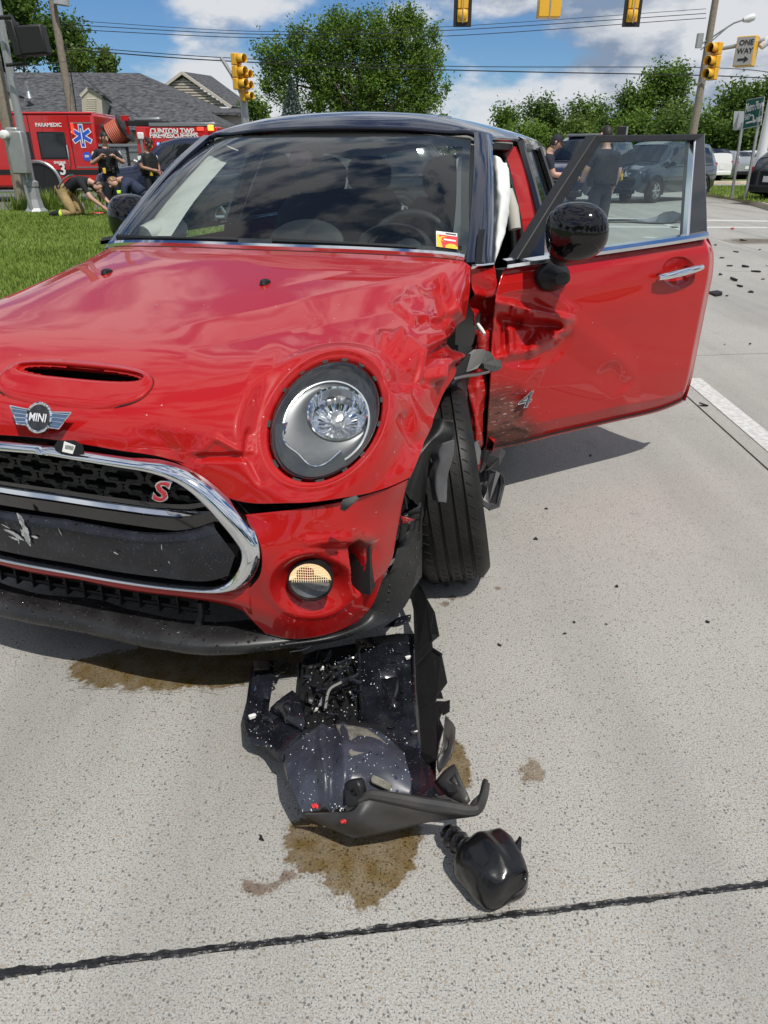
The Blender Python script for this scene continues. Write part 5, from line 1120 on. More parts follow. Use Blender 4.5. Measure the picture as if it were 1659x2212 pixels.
# jagged side wall
def wpoly(name, pix, material, thick=.003):
    b = MB(); b.add([wl(*p) for p in pix], [tuple(range(len(pix)))]); o = b.build(name, material, WR, smooth=False); md = o.modifiers.new('solid', 'SOLIDIFY'); md.thickness = thick; md.offset = 0; return o
wpoly('liner_wall', [(955,120,.10),(985,75,.13),(1012,88,.15),(1040,150,.15),(1078,215,.15),(1100,330,.14),(1064,362,.12),(1068,385,.12),(985,470,.075),(985,330,.08),(975,200,.09)], 'black_plastic')
wpoly('liner_wall', [(986,474,.075),(1068,388,.122),(1112,420,.13),(1140,560,.12),(1092,625,.105),(1084,650,.10),(1000,690,.06),(990,600,.065)], 'black_plastic')
wpoly('liner_wall', [(1001,694,.06),(1085,655,.10),(1120,690,.11),(1102,738,.10),(1122,786,.105),(1100,860,.10),(1090,940,.09),(1040,960,.06),(1015,900,.055)], 'black_plastic')
for tri in (((1066,322,.14),(1103,331,.14),(1063,364,.12)), ((1085,652,.10),(1130,655,.115),(1153,648,.12),(1151,702,.12),(1118,722,.11)), ((1088,640,.10),(1110,606,.115),(1120,640,.11)), ((975,330,.06),(1000,300,.09),(1045,465,.10),(990,430,.06)), ((1075,220,.15),(1040,262,.12),(1060,300,.13))):
    wpoly('torn_tooth', tri, 'black_plastic')
b = MB(); b.tube([wl(*p) for p in ((985,480,.08),(1070,395,.126),(1112,424,.133))], .004, 5); b.build('wall_crease', 'black_plastic', WR)
wpoly('bowl_floor', [(900,860,.05),(1015,890,.045),(1085,940,.06),(1085,1040,.06),(1140,1112,.06),(1238,1165,.08),(1000,1142,.09),(930,1115,.07),(935,980,.07)], 'shroud_plastic')
wpoly('bowl_floor', [(150,845,.0),(250,880,.0),(330,960,.01),(360,1050,.05),(352,900,.05),(470,800,.06),(330,750,.0),(250,700,.0),(160,740,.0)], 'shroud_plastic')
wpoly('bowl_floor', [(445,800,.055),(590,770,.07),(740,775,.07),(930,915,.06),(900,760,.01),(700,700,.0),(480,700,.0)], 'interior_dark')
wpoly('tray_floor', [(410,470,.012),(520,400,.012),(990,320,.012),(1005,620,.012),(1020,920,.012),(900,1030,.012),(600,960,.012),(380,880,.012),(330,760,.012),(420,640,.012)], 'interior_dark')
wsheet('curved_fin', [(1132,722,.16),(1180,772,.15),(1176,860,.13),(1155,930,.11),(1095,1010,.08),(1085,960,.09),(1120,860,.12)], 'dusty_plastic', crumple=.004, seed=9)
wsheet('hinged_flap', [(1080,1050,.07),(1120,1000,.09),(1175,958,.11),(1200,1020,.11),(1255,1140,.09),(1235,1165,.085),(1140,1120,.075)], 'dusty_plastic', bulge=.01, crumple=.003, seed=10)
b = MB(); c = wl(1160, 1090, .10); b.lathe([(.012, 0), (.011, .006), (.0005, .006)], 14, Matrix.Translation(c)); b.build('flap_plug', 'black_plastic', WR)
wsheet('foam_pad', [(590,768,.115),(660,775,.120),(745,790,.122),(830,850,.117),(862,893,.110),(660,922,.142),(630,850,.135)], 'tan_foam', crumple=.002, seed=11, thick=.006)
wsheet('foam_pad', [(775,1014,.130),(873,1058,.112),(856,1092,.104),(758,1048,.122)], 'tan_foam', crumple=.001, seed=12, thick=.006)
wsheet('liner_fold', [(380,600,.10),(420,640,.09),(450,760,.07),(430,800,.06),(330,740,.05),(260,700,.045),(310,650,.07)], 'shroud_plastic', crumple=.012, bulge=.02, seed=13)
# a tangle of splintered plastic
rs = random.Random(11)
for k in range(34):
    x, y = rs.uniform(430, 715), rs.uniform(420, 770); a_ = rs.uniform(0, 6.28); l_ = rs.uniform(30, 95); w_ = rs.uniform(5, 26); z0, z1 = rs.uniform(.03, .06), rs.uniform(.04, .10)
    dx, dy = math.cos(a_) * l_ / 2, math.sin(a_) * l_ / 2; ox, oy = -math.sin(a_) * w_ / 2, math.cos(a_) * w_ / 2
    wsheet('splinter', [(x - dx, y - dy, z0), (x - dx * .2 + ox, y - dy * .2 + oy, (z0 + z1) / 2 + .008), (x + dx, y + dy, z1), (x - ox * .4, y - oy * .4, (z0 + z1) / 2)], rs.choice(['shroud_plastic', 'black_plastic', 'shroud_plastic', 'tank_plastic']), crumple=.004, seed=20 + k, thick=.002)
for k in range(12):
    x, y = rs.uniform(820, 1000), rs.uniform(400, 820); a_ = rs.uniform(0, 6.28); l_ = rs.uniform(20, 60); w_ = rs.uniform(4, 14)
    dx, dy = math.cos(a_) * l_ / 2, math.sin(a_) * l_ / 2; ox, oy = -math.sin(a_) * w_ / 2, math.cos(a_) * w_ / 2
    wsheet('splinter', [(x - dx, y - dy, .045), (x + ox, y + oy, .06), (x + dx, y + dy, .055), (x - ox * .4, y - oy * .4, .05)], rs.choice(['shroud_plastic', 'black_plastic']), crumple=.003, seed=60 + k, thick=.002)
for pts_, r_, mt in (([(500,600,.07),(600,585,.09),(650,545,.105),(720,565,.10)], .006, 'shroud_plastic'), ([(540,690,.06),(560,600,.09),(620,560,.10)], .007, 'black_plastic'), ([(600,560,.07),(700,520,.07),(690,440,.06),(600,470,.06)], .005, 'shroud_plastic'), ([(700,390,.045),(680,450,.05),(600,500,.05)], .004, 'black_plastic'), ([(380,430,.045),(370,410,.05),(430,400,.06),(470,380,.06)], .0022, 'dull_metal')):
    b = MB(); b.tube(curve([wl(*p) for p in pts_], 14), r_, 7); b.build('bent_rib', mt, WR)
for x, y, s in ((945,445,1), (975,815,1.1), (490,700,1), (182,735,1.2), (520,498,1), (850,702,.7), (672,618,1)):
    b = MB(); c = wl(x, y, .05); b.box(c + np.array([0, 0, .005]), (.012 * s, .008 * s, .006 * s), rz=.5); b.tube([c + np.array([0, 0, .005]), c + np.array([.008 * s, .003, .008])], .003 * s, 6); b.build('trim_clip', 'white_plastic' if s != 1.1 else 'dull_metal', WR, smooth=False)
b = MB(); c = wl(810, 508, .036); b.tube([c + np.array([.020 * math.cos(t), .011 * math.sin(t), .004]) for t in np.linspace(0, 6.28, 18)], .0022, 6); b.build('paint_rimmed_hole', 'white_plastic', WR)
b = MB(); q = [wl(*p) for p in ((190,600,.035),(250,598,.035),(245,570,.035),(225,580,.04),(200,562,.035))]; b.add(q, [tuple(range(5))]); b.build('bright_scrap', 'badge_blue', WR, smooth=False)
for x, y, s in ((490, 1166, 1.0), (628, 1245, .7), (960, 1035, .4)):
    wsheet('red_chip', [(x - 20 * s, y - 6 * s, .075), (x + 5 * s, y - 12 * s, .08), (x + 18 * s, y - 4 * s, .08), (x + 16 * s, y + 14 * s, .075), (x + 4 * s, y + 4 * s, .075), (x - 10 * s, y + 14 * s, .075)], 'sticker_red', crumple=.002, seed=80 + int(x), thick=.003)
for x, y in ((290, 470), (300, 520), (285, 560), (330, 500), (350, 480)):
    b = MB(); c = wl(x, y, .035); b.tube([c + np.array([.009 * math.cos(t), .009 * math.sin(t), 0]) for t in np.linspace(0, 6.28, 9)], .003, 5); b.build('mesh_scrap', 'black_plastic', WR)
# loose hanging blade between lip and tray
wsheet('hanging_blade', [(830,290,.08),(900,240,.10),(965,225,.12),(960,260,.10),(900,285,.09)], 'shroud_plastic', crumple=.006, seed=14)

# glass crumbs sprinkled over the plastic, too many to count
mat('glass_crumb', (.75, .78, .80), .15, spec=.8)
def crumbs(name, pts, smax, seed, parent=None):
    r_ = random.Random(seed); b = MB()
    for p in pts:
        s_ = smax * r_.uniform(.35, 1) ; a_ = [Vector((r_.uniform(-1, 1), r_.uniform(-1, 1), r_.uniform(-.5, 1))) * s_ for _ in range(4)]; b.add([Vector(p) + q for q in a_], [(0, 1, 2), (0, 2, 3), (0, 3, 1), (1, 3, 2)])
    o = b.build(name, 'glass_crumb', parent, smooth=False); o['kind'] = 'stuff'; return o
r_ = random.Random(21); dmf = DM.reshape(-1, 3); cp = [dmf[r_.randrange(len(dmf))] + np.array([0, 0, .004]) for _ in range(170)] + [wl(r_.uniform(720, 985), r_.uniform(360, 900), .048) for _ in range(150)] + [wl(r_.uniform(440, 720), r_.uniform(430, 780), r_.uniform(.06, .09)) for _ in range(120)] + [wl(r_.uniform(160, 330), r_.uniform(600, 880), .04) for _ in range(50)] + [wl(r_.gauss(620, 25), r_.gauss(1170, 14), .085) for _ in range(40)]
crumbs('glass_crumbs', cp, .0028, 3, WR)
for k in range(26):   # more torn ribs and shards standing out of the tangle
    x, y = rs.uniform(440, 720), rs.uniform(430, 770); a_ = rs.uniform(0, 6.28); l_ = rs.uniform(25, 80); wpoly('splinter', [(x, y, rs.uniform(.05, .07)), (x + math.cos(a_) * l_, y + math.sin(a_) * l_, rs.uniform(.06, .12)), (x + math.cos(a_ + .35) * l_ * .7, y + math.sin(a_ + .35) * l_ * .7, rs.uniform(.05, .10)), (x + math.cos(a_ + .8) * l_ * .35, y + math.sin(a_ + .8) * l_ * .35, .06)], rs.choice(['shroud_plastic', 'dome_plastic', 'black_plastic', 'tank_plastic']), .002)

# --- black reservoir with its neck
c0 = wat(1064, 1878, z=.05); TK = empty('fluid_reservoir', (c0[0], c0[1], 0), 0, 'crumpled black plastic fluid reservoir with short ribbed neck lying on the concrete', 'reservoir')
b = MB(); P_ = []
for i in range(33):
    th = math.pi * i / 32; row = []
    for j in range(56):
        ph = 2 * math.pi * j / 56; d = np.array([math.sin(th) * math.cos(ph), math.sin(th) * math.sin(ph), math.cos(th)])
        k = 1 / (sum(abs(x) ** 4.2 for x in (d[0], d[1], d[2] * 1.0)) ** (1 / 4.2)); p = d * k * np.array([.058, .060, .050])
        for nd, off in ((( .6, -.5, .62), .068), ((-.55, -.6, .58), .066), ((.1, .75, .65), .064), ((.85, .3, .43), .066), ((-.8, .35, .5), .064), ((.0, -.35, .94), .052)):
            nv_ = np.array(nd) / np.linalg.norm(nd); e = p @ nv_ - off
            if e > 0: p = p - nv_ * e * .55
        p = p * np.array([1 + 2.2 * p[1], 1, 1 - 1.5 * p[1]]); p[2] += .010 * math.exp(-(p[0] / .016) ** 2) * (d[2] > .2) * d[2]; row.append(p)
    P_.append(row)
P_ = np.array(P_); P_ = P_ + (.004 * vnoise(P_, 22) + .002 * vnoise(P_ + 4, 50))[..., None] * P_ / (np.linalg.norm(P_, axis=-1, keepdims=True)); rz = R(28)
Rz = np.array([[math.cos(rz), -math.sin(rz), 0], [math.sin(rz), math.cos(rz), 0], [0, 0, 1]]); P_ = P_ @ Rz.T + np.array([0, 0, .054])
b.grid(P_, close_u=True); b.build('tank', 'tank_plastic', TK, angle=180)
n0, n1 = wat(968, 1800, z=.03) - np.array([c0[0], c0[1], 0]), wat(1020, 1845, z=.05) - np.array([c0[0], c0[1], 0])
b = MB(); q = [n1 * (1 - t) + n0 * t for t in np.linspace(0, 1, 16)]; b.tube(q, [.020 if k % 4 else .024 for k in range(16)], 16); b.build('neck', 'tank_plastic', TK)
for px_ in (((1098,1850),(1108,1830),(1122,1808),(1127,1812),(1125,1848),(1110,1856)), ((1066,1810),(1076,1806),(1072,1818)), ((1132,1880),(1140,1890),(1136,1908),(1128,1900))):
    pts = [wat(u, v, z=.085) - np.array([c0[0], c0[1], 0]) for u, v in px_]; b = MB(); b.add(pts, [tuple(range(len(pts)))]); b.build('torn_tab', 'tank_plastic', TK, solid=.003)

# --- stains and chips on the concrete
def blob(name, pix, attr, z, seed, soft=.012, strength=1.0, label=None, cat=None, group=None):
    "soaked concrete: the slab's own material carried on, darkened by a mask that fades out at a ragged edge"
    pts = np.array([wat(u, v, z=z)[:2] for u, v in pix]); pts = curve(np.concatenate([pts, pts[:1]]), 120)[:-1]; lo, hi = pts.min(0) - .03, pts.max(0) + .03; st = max((hi - lo).max() / 150, .0015)
    X_, Y_ = np.meshgrid(np.arange(lo[0], hi[0], st), np.arange(lo[1], hi[1], st)); Q = np.stack([X_, Y_, X_ * 0], -1); ins = np.zeros(X_.shape, bool); dmin = np.full(X_.shape, 9.0)
    for k in range(len(pts)):
        (x0, y0), (x1, y1) = pts[k], pts[k - 1]; c = ((y0 > Y_) != (y1 > Y_)) & (X_ < (x1 - x0) * (Y_ - y0) / (y1 - y0 + 1e-12) + x0); ins ^= c
        t = np.clip(((X_ - x0) * (x1 - x0) + (Y_ - y0) * (y1 - y0)) / ((x1 - x0) ** 2 + (y1 - y0) ** 2 + 1e-12), 0, 1); dmin = np.minimum(dmin, np.hypot(X_ - x0 - t * (x1 - x0), Y_ - y0 - t * (y1 - y0)))
    sd_ = np.where(ins, dmin, -dmin) + soft * (1.0 * vnoise(Q + seed, 28) + .8 * vnoise(Q + seed, 75) + .6 * vnoise(Q + seed, 190)); m = sstep(sd_, -soft * .35, soft * .75) * strength * (.88 + .12 * vnoise(Q + seed + 3, 40)); r, c = X_.shape; idx = np.arange(r * c).reshape(r, c)
    F = np.stack([idx[:-1, :-1], idx[:-1, 1:], idx[1:, 1:], idx[1:, :-1]], -1).reshape(-1, 4); F = F[(m.reshape(-1)[F] > .004).any(1)]; used = np.unique(F); mp = -np.ones(r * c, int); mp[used] = np.arange(len(used))
    V_ = np.stack([X_, Y_, np.full(X_.shape, z)], -1).reshape(-1, 3)[used]; me = bpy.data.meshes.new(name); me.from_pydata(V_.tolist(), [], mp[F].tolist()); a = me.attributes.new(attr, 'FLOAT', 'POINT'); a.data.foreach_set('value', np.clip(m, 0, 1).reshape(-1)[used].astype(np.float32)); me.materials.append(MATS['concrete']); o = link(name, me)
    return tag(o, label, cat, group) if label else o
blob('fluid_stain', [EX(360,1240), EX(352,1400), EX(400,1480), EX(480,1500), EX(590,1610), EX(700,1655), EX(800,1662), EX(930,1570), EX(985,1430), EX(1015,1270), EX(900,1150), EX(600,1150)], 'wet', .0022, 1, label='wide olive brown wet patch spreading in front of the torn liner', cat='stain')
blob('fluid_stain', [EX(1150,800), EX(1215,880), EX(1255,960), EX(1268,1050), EX(1215,1090), EX(1120,1050), EX(1090,900)], 'wet', .0022, 2, label='narrow wet stain peeking out beside the liner fins', cat='stain')
blob('fluid_stain', [(140,1452),(175,1478),(210,1486),(270,1484),(340,1494),(420,1486),(470,1494),(540,1470),(640,1452),(640,1400),(400,1390),(200,1415),(150,1430)], 'wet', .0022, 3, label='brown wet patch in the shadow below the front lip', cat='stain')
blob('rust_stain', [EX(395,1450), EX(330,1480), EX(300,1530), EX(230,1540), EX(150,1525), EX(122,1555), EX(150,1595), EX(230,1600), EX(300,1580), EX(390,1545), EX(440,1500)], 'rust', .0018, 4, .006, .95, label='reddish brown spatter trailing from the wet patch', cat='stain')
blob('oil_smudge', [(1122,1655),(1140,1640),(1150,1648),(1160,1655),(1178,1672),(1165,1690),(1130,1688)], 'wet', .0018, 5, .008, .75, label='small dark smudge on bare concrete to the side of the wreckage', cat='stain')
for u, v, s, sd_ in ((962,1262,1,6), (975,1290,1.3,7), (960,1304,1.2,8), (1000,1258,1,9), (1075,1270,.7,10)):
    blob('rust_speck', [(u - 8 * s, v), (u, v - 4 * s), (u + 9 * s, v), (u + 2 * s, v + 5 * s)], 'rust', .0018, sd_, .002, .9, label='rust coloured speck beside the crushed front wheel', cat='stain', group='rust specks by the wheel')
rs = random.Random(5)
def chip(u, v, s, label, group, mt='interior_dark'):
    c = wat(u, v, z=.0); b = MB(); n = rs.randint(5, 7); an0 = rs.uniform(0, 6.28); el = rs.uniform(.35, 1)
    poly = [(s * math.cos(an0 + 6.28 * k / n) * rs.uniform(.25, 1.2), el * s * math.sin(an0 + 6.28 * k / n) * rs.uniform(.25, 1.2)) for k in range(n)]
    M = Matrix.Translation((c[0], c[1], .003)) @ Matrix.Rotation(rs.uniform(0, 3), 4, 'Z') @ Matrix.Rotation(rs.uniform(-.35, .35), 4, 'X'); b.prism(poly, s * .22, M); return tag(b.build('plastic_chip', mt, None, smooth=False), label, 'debris', group)
for u, v, s in ((565,1812,.010), (1155,1166,.012), (1330,1268,.010), (1220,1370,.008), (1080,1395,.009), (1520,876,.035), (1158,1166,.006), (1310,1350,.006), (1240,1345,.006), (1180,1100,.008), (1080,1000,.012), (1275,985,.014), (1528,1345,.007), (1010,1850,.004)):
    chip(u, v, s, 'small black plastic chip lying alone on the near concrete', 'black chips on the near slabs')
for u, v, s in ((1556,594,.10), (1548,637,.16), (1585,606,.12), (1610,577,.10), (1634,588,.10), (1560,558,.08), (1600,620,.09), (1648,604,.07), (1622,632,.08), (1575,575,.06), (1590,545,.08), (1640,540,.07), (1545,530,.07), (1620,744,.03), (1565,745,.03), (1655,575,.06), (1570,640,.05), (1604,520,.09)):
    chip(u, v, s * rs.uniform(.4, .95), 'black plastic shard scattered on the road beyond the open door', 'shards beyond the door')
chip(1583, 495, .12, 'red plastic shard on the road beyond the door', None, 'sticker_red')
blob('oil_patch', [(1568,519),(1600,515),(1659,516),(1700,517),(1700,525),(1659,525),(1600,526)], 'wet', .003, 12, .08, 1.0, label='long black oily patch at the far edge of the lane', cat='stain')
# painted lines
mat('line_paint', (.62, .62, .60), .7, noise=(35, .7, (.40, .385, .36), .12))
def line(name, p0, p1, w, z=.0035):
    p0, p1 = np.array(p0, float), np.array(p1, float); d = p1 - p0; d /= np.linalg.norm(d); n_ = np.array([-d[1], d[0]]) * w / 2
    b = MB(); b.add([(*(p0 - n_), z), (*(p1 - n_), z), (*(p1 + n_), z), (*(p0 + n_), z)], [(0, 1, 2, 3)]); return b.build(name, 'line_paint', road, smooth=False)
q0, q1 = wat(1520, 840, z=0)[:2], wat(1659, 955, z=0)[:2]; d_ = q0 - q1; line('lane_line', q1 - d_ * 2, q0 + d_ * .25, .12)
for (a0, a1, w) in (((1240,472), (1660,478), .45), ((1250,490), (1660,492), .35), ((1420,477), (1480,500), .15), ((1390,512), (1466,520), .2)):
    line('road_marking', wat(*a0, z=0)[:2], wat(*a1, z=0)[:2], w)
# ------------------------------------------------------------------ lawn, kerbs, islands
mat('lawn_soil', (.085, .14, .028), .9, noise=(2.2, .8, (.12, .17, .045)))
def sheetz(name, poly, z, material, kind='structure', skirt=.0):
    b = MB(); n = len(poly); b.add([(x, y, z) for x, y in poly], [tuple(range(n))])
    return tag(b.build(name, material, None, smooth=False), kind=kind)
LK = lambda y: ROADX(-2.5, y)
sheetz('lawn_ground', [(LK(-6) - .01, -6), (LK(18.6) - .01, 18.6), (-30, 18.6), (-30, -6)], .13, 'lawn_soil')
def kerb(name, pts, w=.18, h=.145, mt='kerb_concrete', label=None):
    pts = resample(np.array(pts, float), max(2, len(pts) * 6)); rows = []
    for i, p in enumerate(pts):
        t = pts[min(i + 1, len(pts) - 1)] - pts[max(i - 1, 0)]; t /= np.linalg.norm(t); n_ = np.array([-t[1], t[0]])
        rows.append([(*(p - n_ * w * .62), -.015), (*(p - n_ * w * .52), h * .75), (*(p - n_ * w * .40), h), (*(p + n_ * w * .5), h), (*(p + n_ * w * .5), -.015)])
    b = MB(); b.grid(np.array(rows)); return tag(b.build(name, mt, None, angle=50), kind='structure')
kerb('kerb', [(LK(-6) + .09, -6), (LK(6) + .09, 6), (LK(18.6) + .09, 18.6)])
sheetz('side_street', [(-60, 18.62), (-2.6, 18.62), (-2.6, 32), (-60, 32)], .0, 'asphalt')
kerb('kerb', [(LK(18.7), 18.66), (-20, 18.66), (-40, 18.66)], h=.14)
sheetz('sidewalk', [(-30, 18.75), (-3, 18.75), (-3, 19.9), (-30, 19.9)], .02, 'concrete')
# islands at the far right
ip = [wat(u, v, z=.0)[:2] for u, v in ((1490,421),(1540,425),(1600,434),(1640,446),(1720,470))]
ib = [wat(u, v, z=.0)[:2] for u, v in ((1490,412),(1560,411),(1620,410),(1720,409))]
sheetz('island_lawn', [tuple(p) for p in ip] + [tuple(p) for p in ib[::-1]], .135, 'lawn_soil')
kerb('kerb', [tuple(p) for p in ip[::-1]][::-1], w=.22)
ig = [wat(u, v, z=.0)[:2] for u, v in ((1200,397),(1720,397))]; ig2 = [wat(u, v, z=.0)[:2] for u, v in ((1200,385),(1720,385))]
sheetz('verge', [tuple(ig[0]), tuple(ig[1]), tuple(ig2[1]), tuple(ig2[0])], .12, 'lawn_soil'); kerb('kerb', [tuple(ig[0]), tuple(ig[1])], w=.3)
yk = ig2[0][1]
sheetz('parking_lot', [(-2, yk + .1), (60, yk + .1), (60, yk + 12), (-2, yk + 12)], .01, 'asphalt')

# ------------------------------------------------------------------ vehicles
mat('police_black', (.008, .009, .012), .2, 0, 1); mat('police_blue', (.010, .018, .050), .22, .3, 1); mat('police_grey', (.035, .05, .065), .25, .4, 1)
mat('van_white', (.72, .72, .71), .35, 0, .6); mat('car_silver', (.42, .44, .46), .3, .5, .8); mat('car_dark', (.010, .010, .011), .25, 0, 1)
mat('headlamp', (.75, .78, .8), .08, .6, 1); mat('tail_red', (.40, .01, .012), .2, 0, 1); mat('blue_light', (.05, .2, .9), .2, emit=(.08, .35, 1, 2.5)); mat('amber_light', (.9, .35, .05), .2, emit=(1, .35, .05, 2.0)); mat('red_light', (.9, .05, .03), .2, emit=(1, .06, .03, 1.5))
mat('alloy', (.55, .56, .57), .3, .8)
def road_wheel(root, c, r, w, side, seg=28):
    wb = empty('wheel', c); wb.parent = root; Mz = Matrix.Rotation(-math.pi / 2 * side, 4, 'X')
    b = MB(); b.lathe([(r * .64, w * .40), (r * .70, w * .5), (r * .93, w * .5), (r, w * .36), (r, -w * .36), (r * .93, -w * .5), (r * .64, -w * .45)], seg, Mz); b.build('tyre', 'rubber', wb)
    b = MB(); b.lathe([(r * .66, w * .42), (r * .60, w * .36), (r * .58, -w * .2)], seg, Mz); b.lathe([(r * .2, w * .30), (r * .16, w * .38), (.001, w * .38)], 14, Mz)
    for k in range(6):
        an = 2 * math.pi * k / 6; b.tube([Mz @ Vector((r * .15 * math.cos(an), r * .15 * math.sin(an), w * .30)), Mz @ Vector((r * .61 * math.cos(an), r * .61 * math.sin(an), w * .36))], [r * .11, r * .085], 6)
    b.build('rim', 'alloy', wb)
    b = MB(); b.lathe([(r * .58, -w * .1), (.001, -w * .1)], 16, Mz); b.build('brake_disc', 'interior_dark', wb)
def loft(st, ring, x):
    k = [s[0] for s in st]; return np.array([np.interp(x, k, [s[j] for s in st]) for j in range(1, 6)])
def car(name, loc, rz, paint, label, group=None, L=5.0, Wd=1.98, H=1.77, kind='suv', police=False, lights=(), face='grille', body_wear=None, cat='car', windows='car_window'):
    "front towards local +x"
    root = empty(name, loc, rz, label, cat, group); h = L / 2; k = H / 1.77; w = Wd / 2
    if kind == 'van': st = [(-h, .45, .95, 1.0, .9, .80), (-h + .06, .32, 1.0, 1.50, .96, .80), (-h + .35, .28, 1.02, 1.72, 1, .80), (0, .28, 1.02, 1.77, 1, .80), (h - 2.1, .28, 1.02, 1.72, 1, .78), (h - 1.15, .28, 1.02, 1.12, .98, .86), (h - .45, .28, .92, .98, .95, .80), (h - .08, .32, .74, .80, .84, .70), (h, .42, .64, .68, .74, .60)]
    else: st = [(-h, .50, .95, 1.02, .88, .78), (-h + .08, .36, 1.06, 1.42, .95, .74), (-h + .40, .30, 1.08, 1.70, .99, .74), (-h + 1.3, .28, 1.06, 1.77, 1, .76), (.1, .28, 1.04, 1.755, 1, .76), (h - 1.95, .28, 1.03, 1.66, 1, .72), (h - 1.22, .28, 1.02, 1.14, .985, .84), (h - .50, .28, .99, 1.06, .97, .80), (h - .13, .34, .88, .95, .90, .72), (h, .46, .72, .76, .80, .62)]
    xs = np.unique(np.concatenate([np.linspace(-h, h, 41), [s[0] for s in st]]))
    rows = []
    for x in xs:
        zb, ze, zr, wb_, wr = loft(st, None, x); zb *= k; ze *= k; zr *= k; half = [(w * wb_ * .90, zb), (w * wb_ * .97, zb + (ze - zb) * .25), (w * wb_, zb + (ze - zb) * .55), (w * wb_ * .985, zb + (ze - zb) * .85), (w * wb_ * .955, ze)]
        top = w * min(wr, wb_ * .93); g = zr - ze
        half += [(w * wb_ * .955 + (top - w * wb_ * .955) * .5, ze + g * .5), (top, ze + g * .88), (top * .90, zr - .012 * k), (top * .5, zr + .010), (0, zr + .016)]
        rows.append([(x, -y, z) for y, z in half] + [(x, y, z) for y, z in half[::-1][1:]])
    b = MB(); A = np.array(rows); b.grid(A); n = A.shape[1]; b.add(A[0], [tuple(range(n))]); b.add(A[-1], [tuple(range(n - 1, -1, -1))]); b.build('body', paint, root, angle=40)
    def side_pt(x, t, sd, off):
        zb, ze, zr, wb_, wr = loft(st, None, x); zb *= k; ze *= k; zr *= k; top = w * min(wr, wb_ * .93); g = zr - ze; y = np.interp(t, [0, .5, .88], [w * wb_ * .955, (w * wb_ * .955 + top) / 2, top]); return (x, sd * (y + off), ze + g * t)
    wins = [(-h + .45, -h + 1.15, -h + .62, -h + 1.15), (-h + 1.25, h - 2.95, -h + 1.28, h - 2.95), (h - 2.85, h - 1.72, h - 2.85, h - 2.12)] if kind != 'van' else [(-h + .3, -h + 1.5, -h + .4, -h + 1.5), (-h + 1.6, h - 2.75, -h + 1.6, h - 2.75), (h - 2.65, h - 1.65, h - 2.65, h - 2.1)]
    for sd in (-1, 1):
        for x0, x1, t0, t1 in wins:
            P_ = np.array([[side_pt(x0 + (t0 - x0) * (t - .10) / .7 + ((x1 - x0) * (1 - (t - .10) / .7) + (t1 - t0) * (t - .10) / .7) * s, t, sd, .006) for s in np.linspace(0, 1, 5)] for t in np.linspace(.10, .80, 5)])
            b = MB(); b.grid(P_, flip=sd > 0); b.build('side_window', windows, root)
        b = MB(); c = side_pt(h - 1.75, .12, sd, .10); b.box((c[0], c[1], c[2] + .04), (.10, .17, .15)); b.build('mirror', paint, root, bevel=.03)
        for xw in (h - .95, -h + .95): road_wheel(root, (xw, sd * (w - .10), .36 * k), .36 * k, .24, sd)
        for xw in (h - .95, -h + .95):
            b = MB(); b.tube([(xw + .43 * k * math.cos(t), sd * (w - .012), .36 * k + .43 * k * math.sin(t)) for t in np.linspace(-.3, math.pi + .3, 20)], .035, 6); b.build('wheel_arch', 'dark_plastic', root)
        # lamps
        yl = w * .66
        b = MB(); b.grid(np.array([[(h - .10 - .22 * s, sd * (w * (.50 + .42 * s)), k * z) for s in np.linspace(0, 1, 5)] for z in (.74, .87)]) + np.array([.06, 0, 0]), flip=sd < 0); b.build('headlight', 'headlamp', root)
        b = MB(); b.box((-h + .06, sd * w * .82, .98 * k), (.10, .16, .34)); b.build('tail_light', 'tail_red', root, bevel=.02)
        b = MB(); b.tube([side_pt(-h + .5, 0, sd, .012), side_pt(0, 0, sd, .012), side_pt(h - 1.4, 0, sd, .012)], .010, 5); b.build('belt_trim', 'dark_plastic', root)
        for xd in (-h + 1.2, h - 2.9, h - 1.55):
            b = MB(); zb = .34; b.tube([(xd, sd * (w * .955), zb), (xd, sd * (w * .995 + .003), .62 * k), (xd, sd * (w * .955 + .004), 1.02 * k)], .006, 4); b.build('door_gap', 'interior_dark', root)
        for xd in (-h + 1.45, h - 2.65):
            b = MB(); b.box((xd, sd * (w * .99 + .01), .90 * k), (.20, .03, .035)); b.build('door_handle', paint, root)
    # glass front and back
    def cross(x0, x1, f0, f1, off):
        P_ = []
        for t in np.linspace(f0, f1, 7):
            x = x0 + (x1 - x0) * t; zb, ze, zr, wb_, wr = loft(st, None, x); top = w * min(wr, wb_ * .93)
            P_.append([(x + off[0], s * top * .90, k * zr + .016 - .024 * abs(s) ** 3 + off[1]) for s in np.linspace(-1, 1, 9)])
        return np.array(P_)
    b = MB(); xa, xb = (h - 1.98, h - 1.22) if kind != 'van' else (h - 2.12, h - 1.15); b.grid(cross(xa, xb, .06, .94, (.008, .008))); b.build('windshield', windows, root)
    b = MB(); b.grid(cross(-h + .08, -h + .40, .0, .85, (-.010, .006)), flip=True); b.build('rear_window', windows, root)
    b = MB(); b.box((h - .02, 0, .60 * k), (.08, w * 1.05, .34 * k)); g = b.build('grille', 'dark_plastic', root, bevel=.02)
    b = MB()
    for zz in (.52, .60, .68): b.box((h + .024, 0, zz * k), (.012, w * .98, .022))
    b.build('grille_bars', 'chrome' if not police else 'dull_metal', g)
    b = MB(); b.box((h - .05, 0, .36 * k), (.20, w * 1.5, .16)); b.build('bumper', 'dark_plastic', root, bevel=.04)
    b = MB(); b.box((-h + .04, 0, .50 * k), (.16, w * 1.75, .20)); b.build('rear_bumper', paint if kind == 'van' else 'dark_plastic', root, bevel=.04)
    b = MB(); b.box((-h - .012, 0, .80 * k), (.012, .32, .16)); b.build('number_plate', 'paper_white', root)
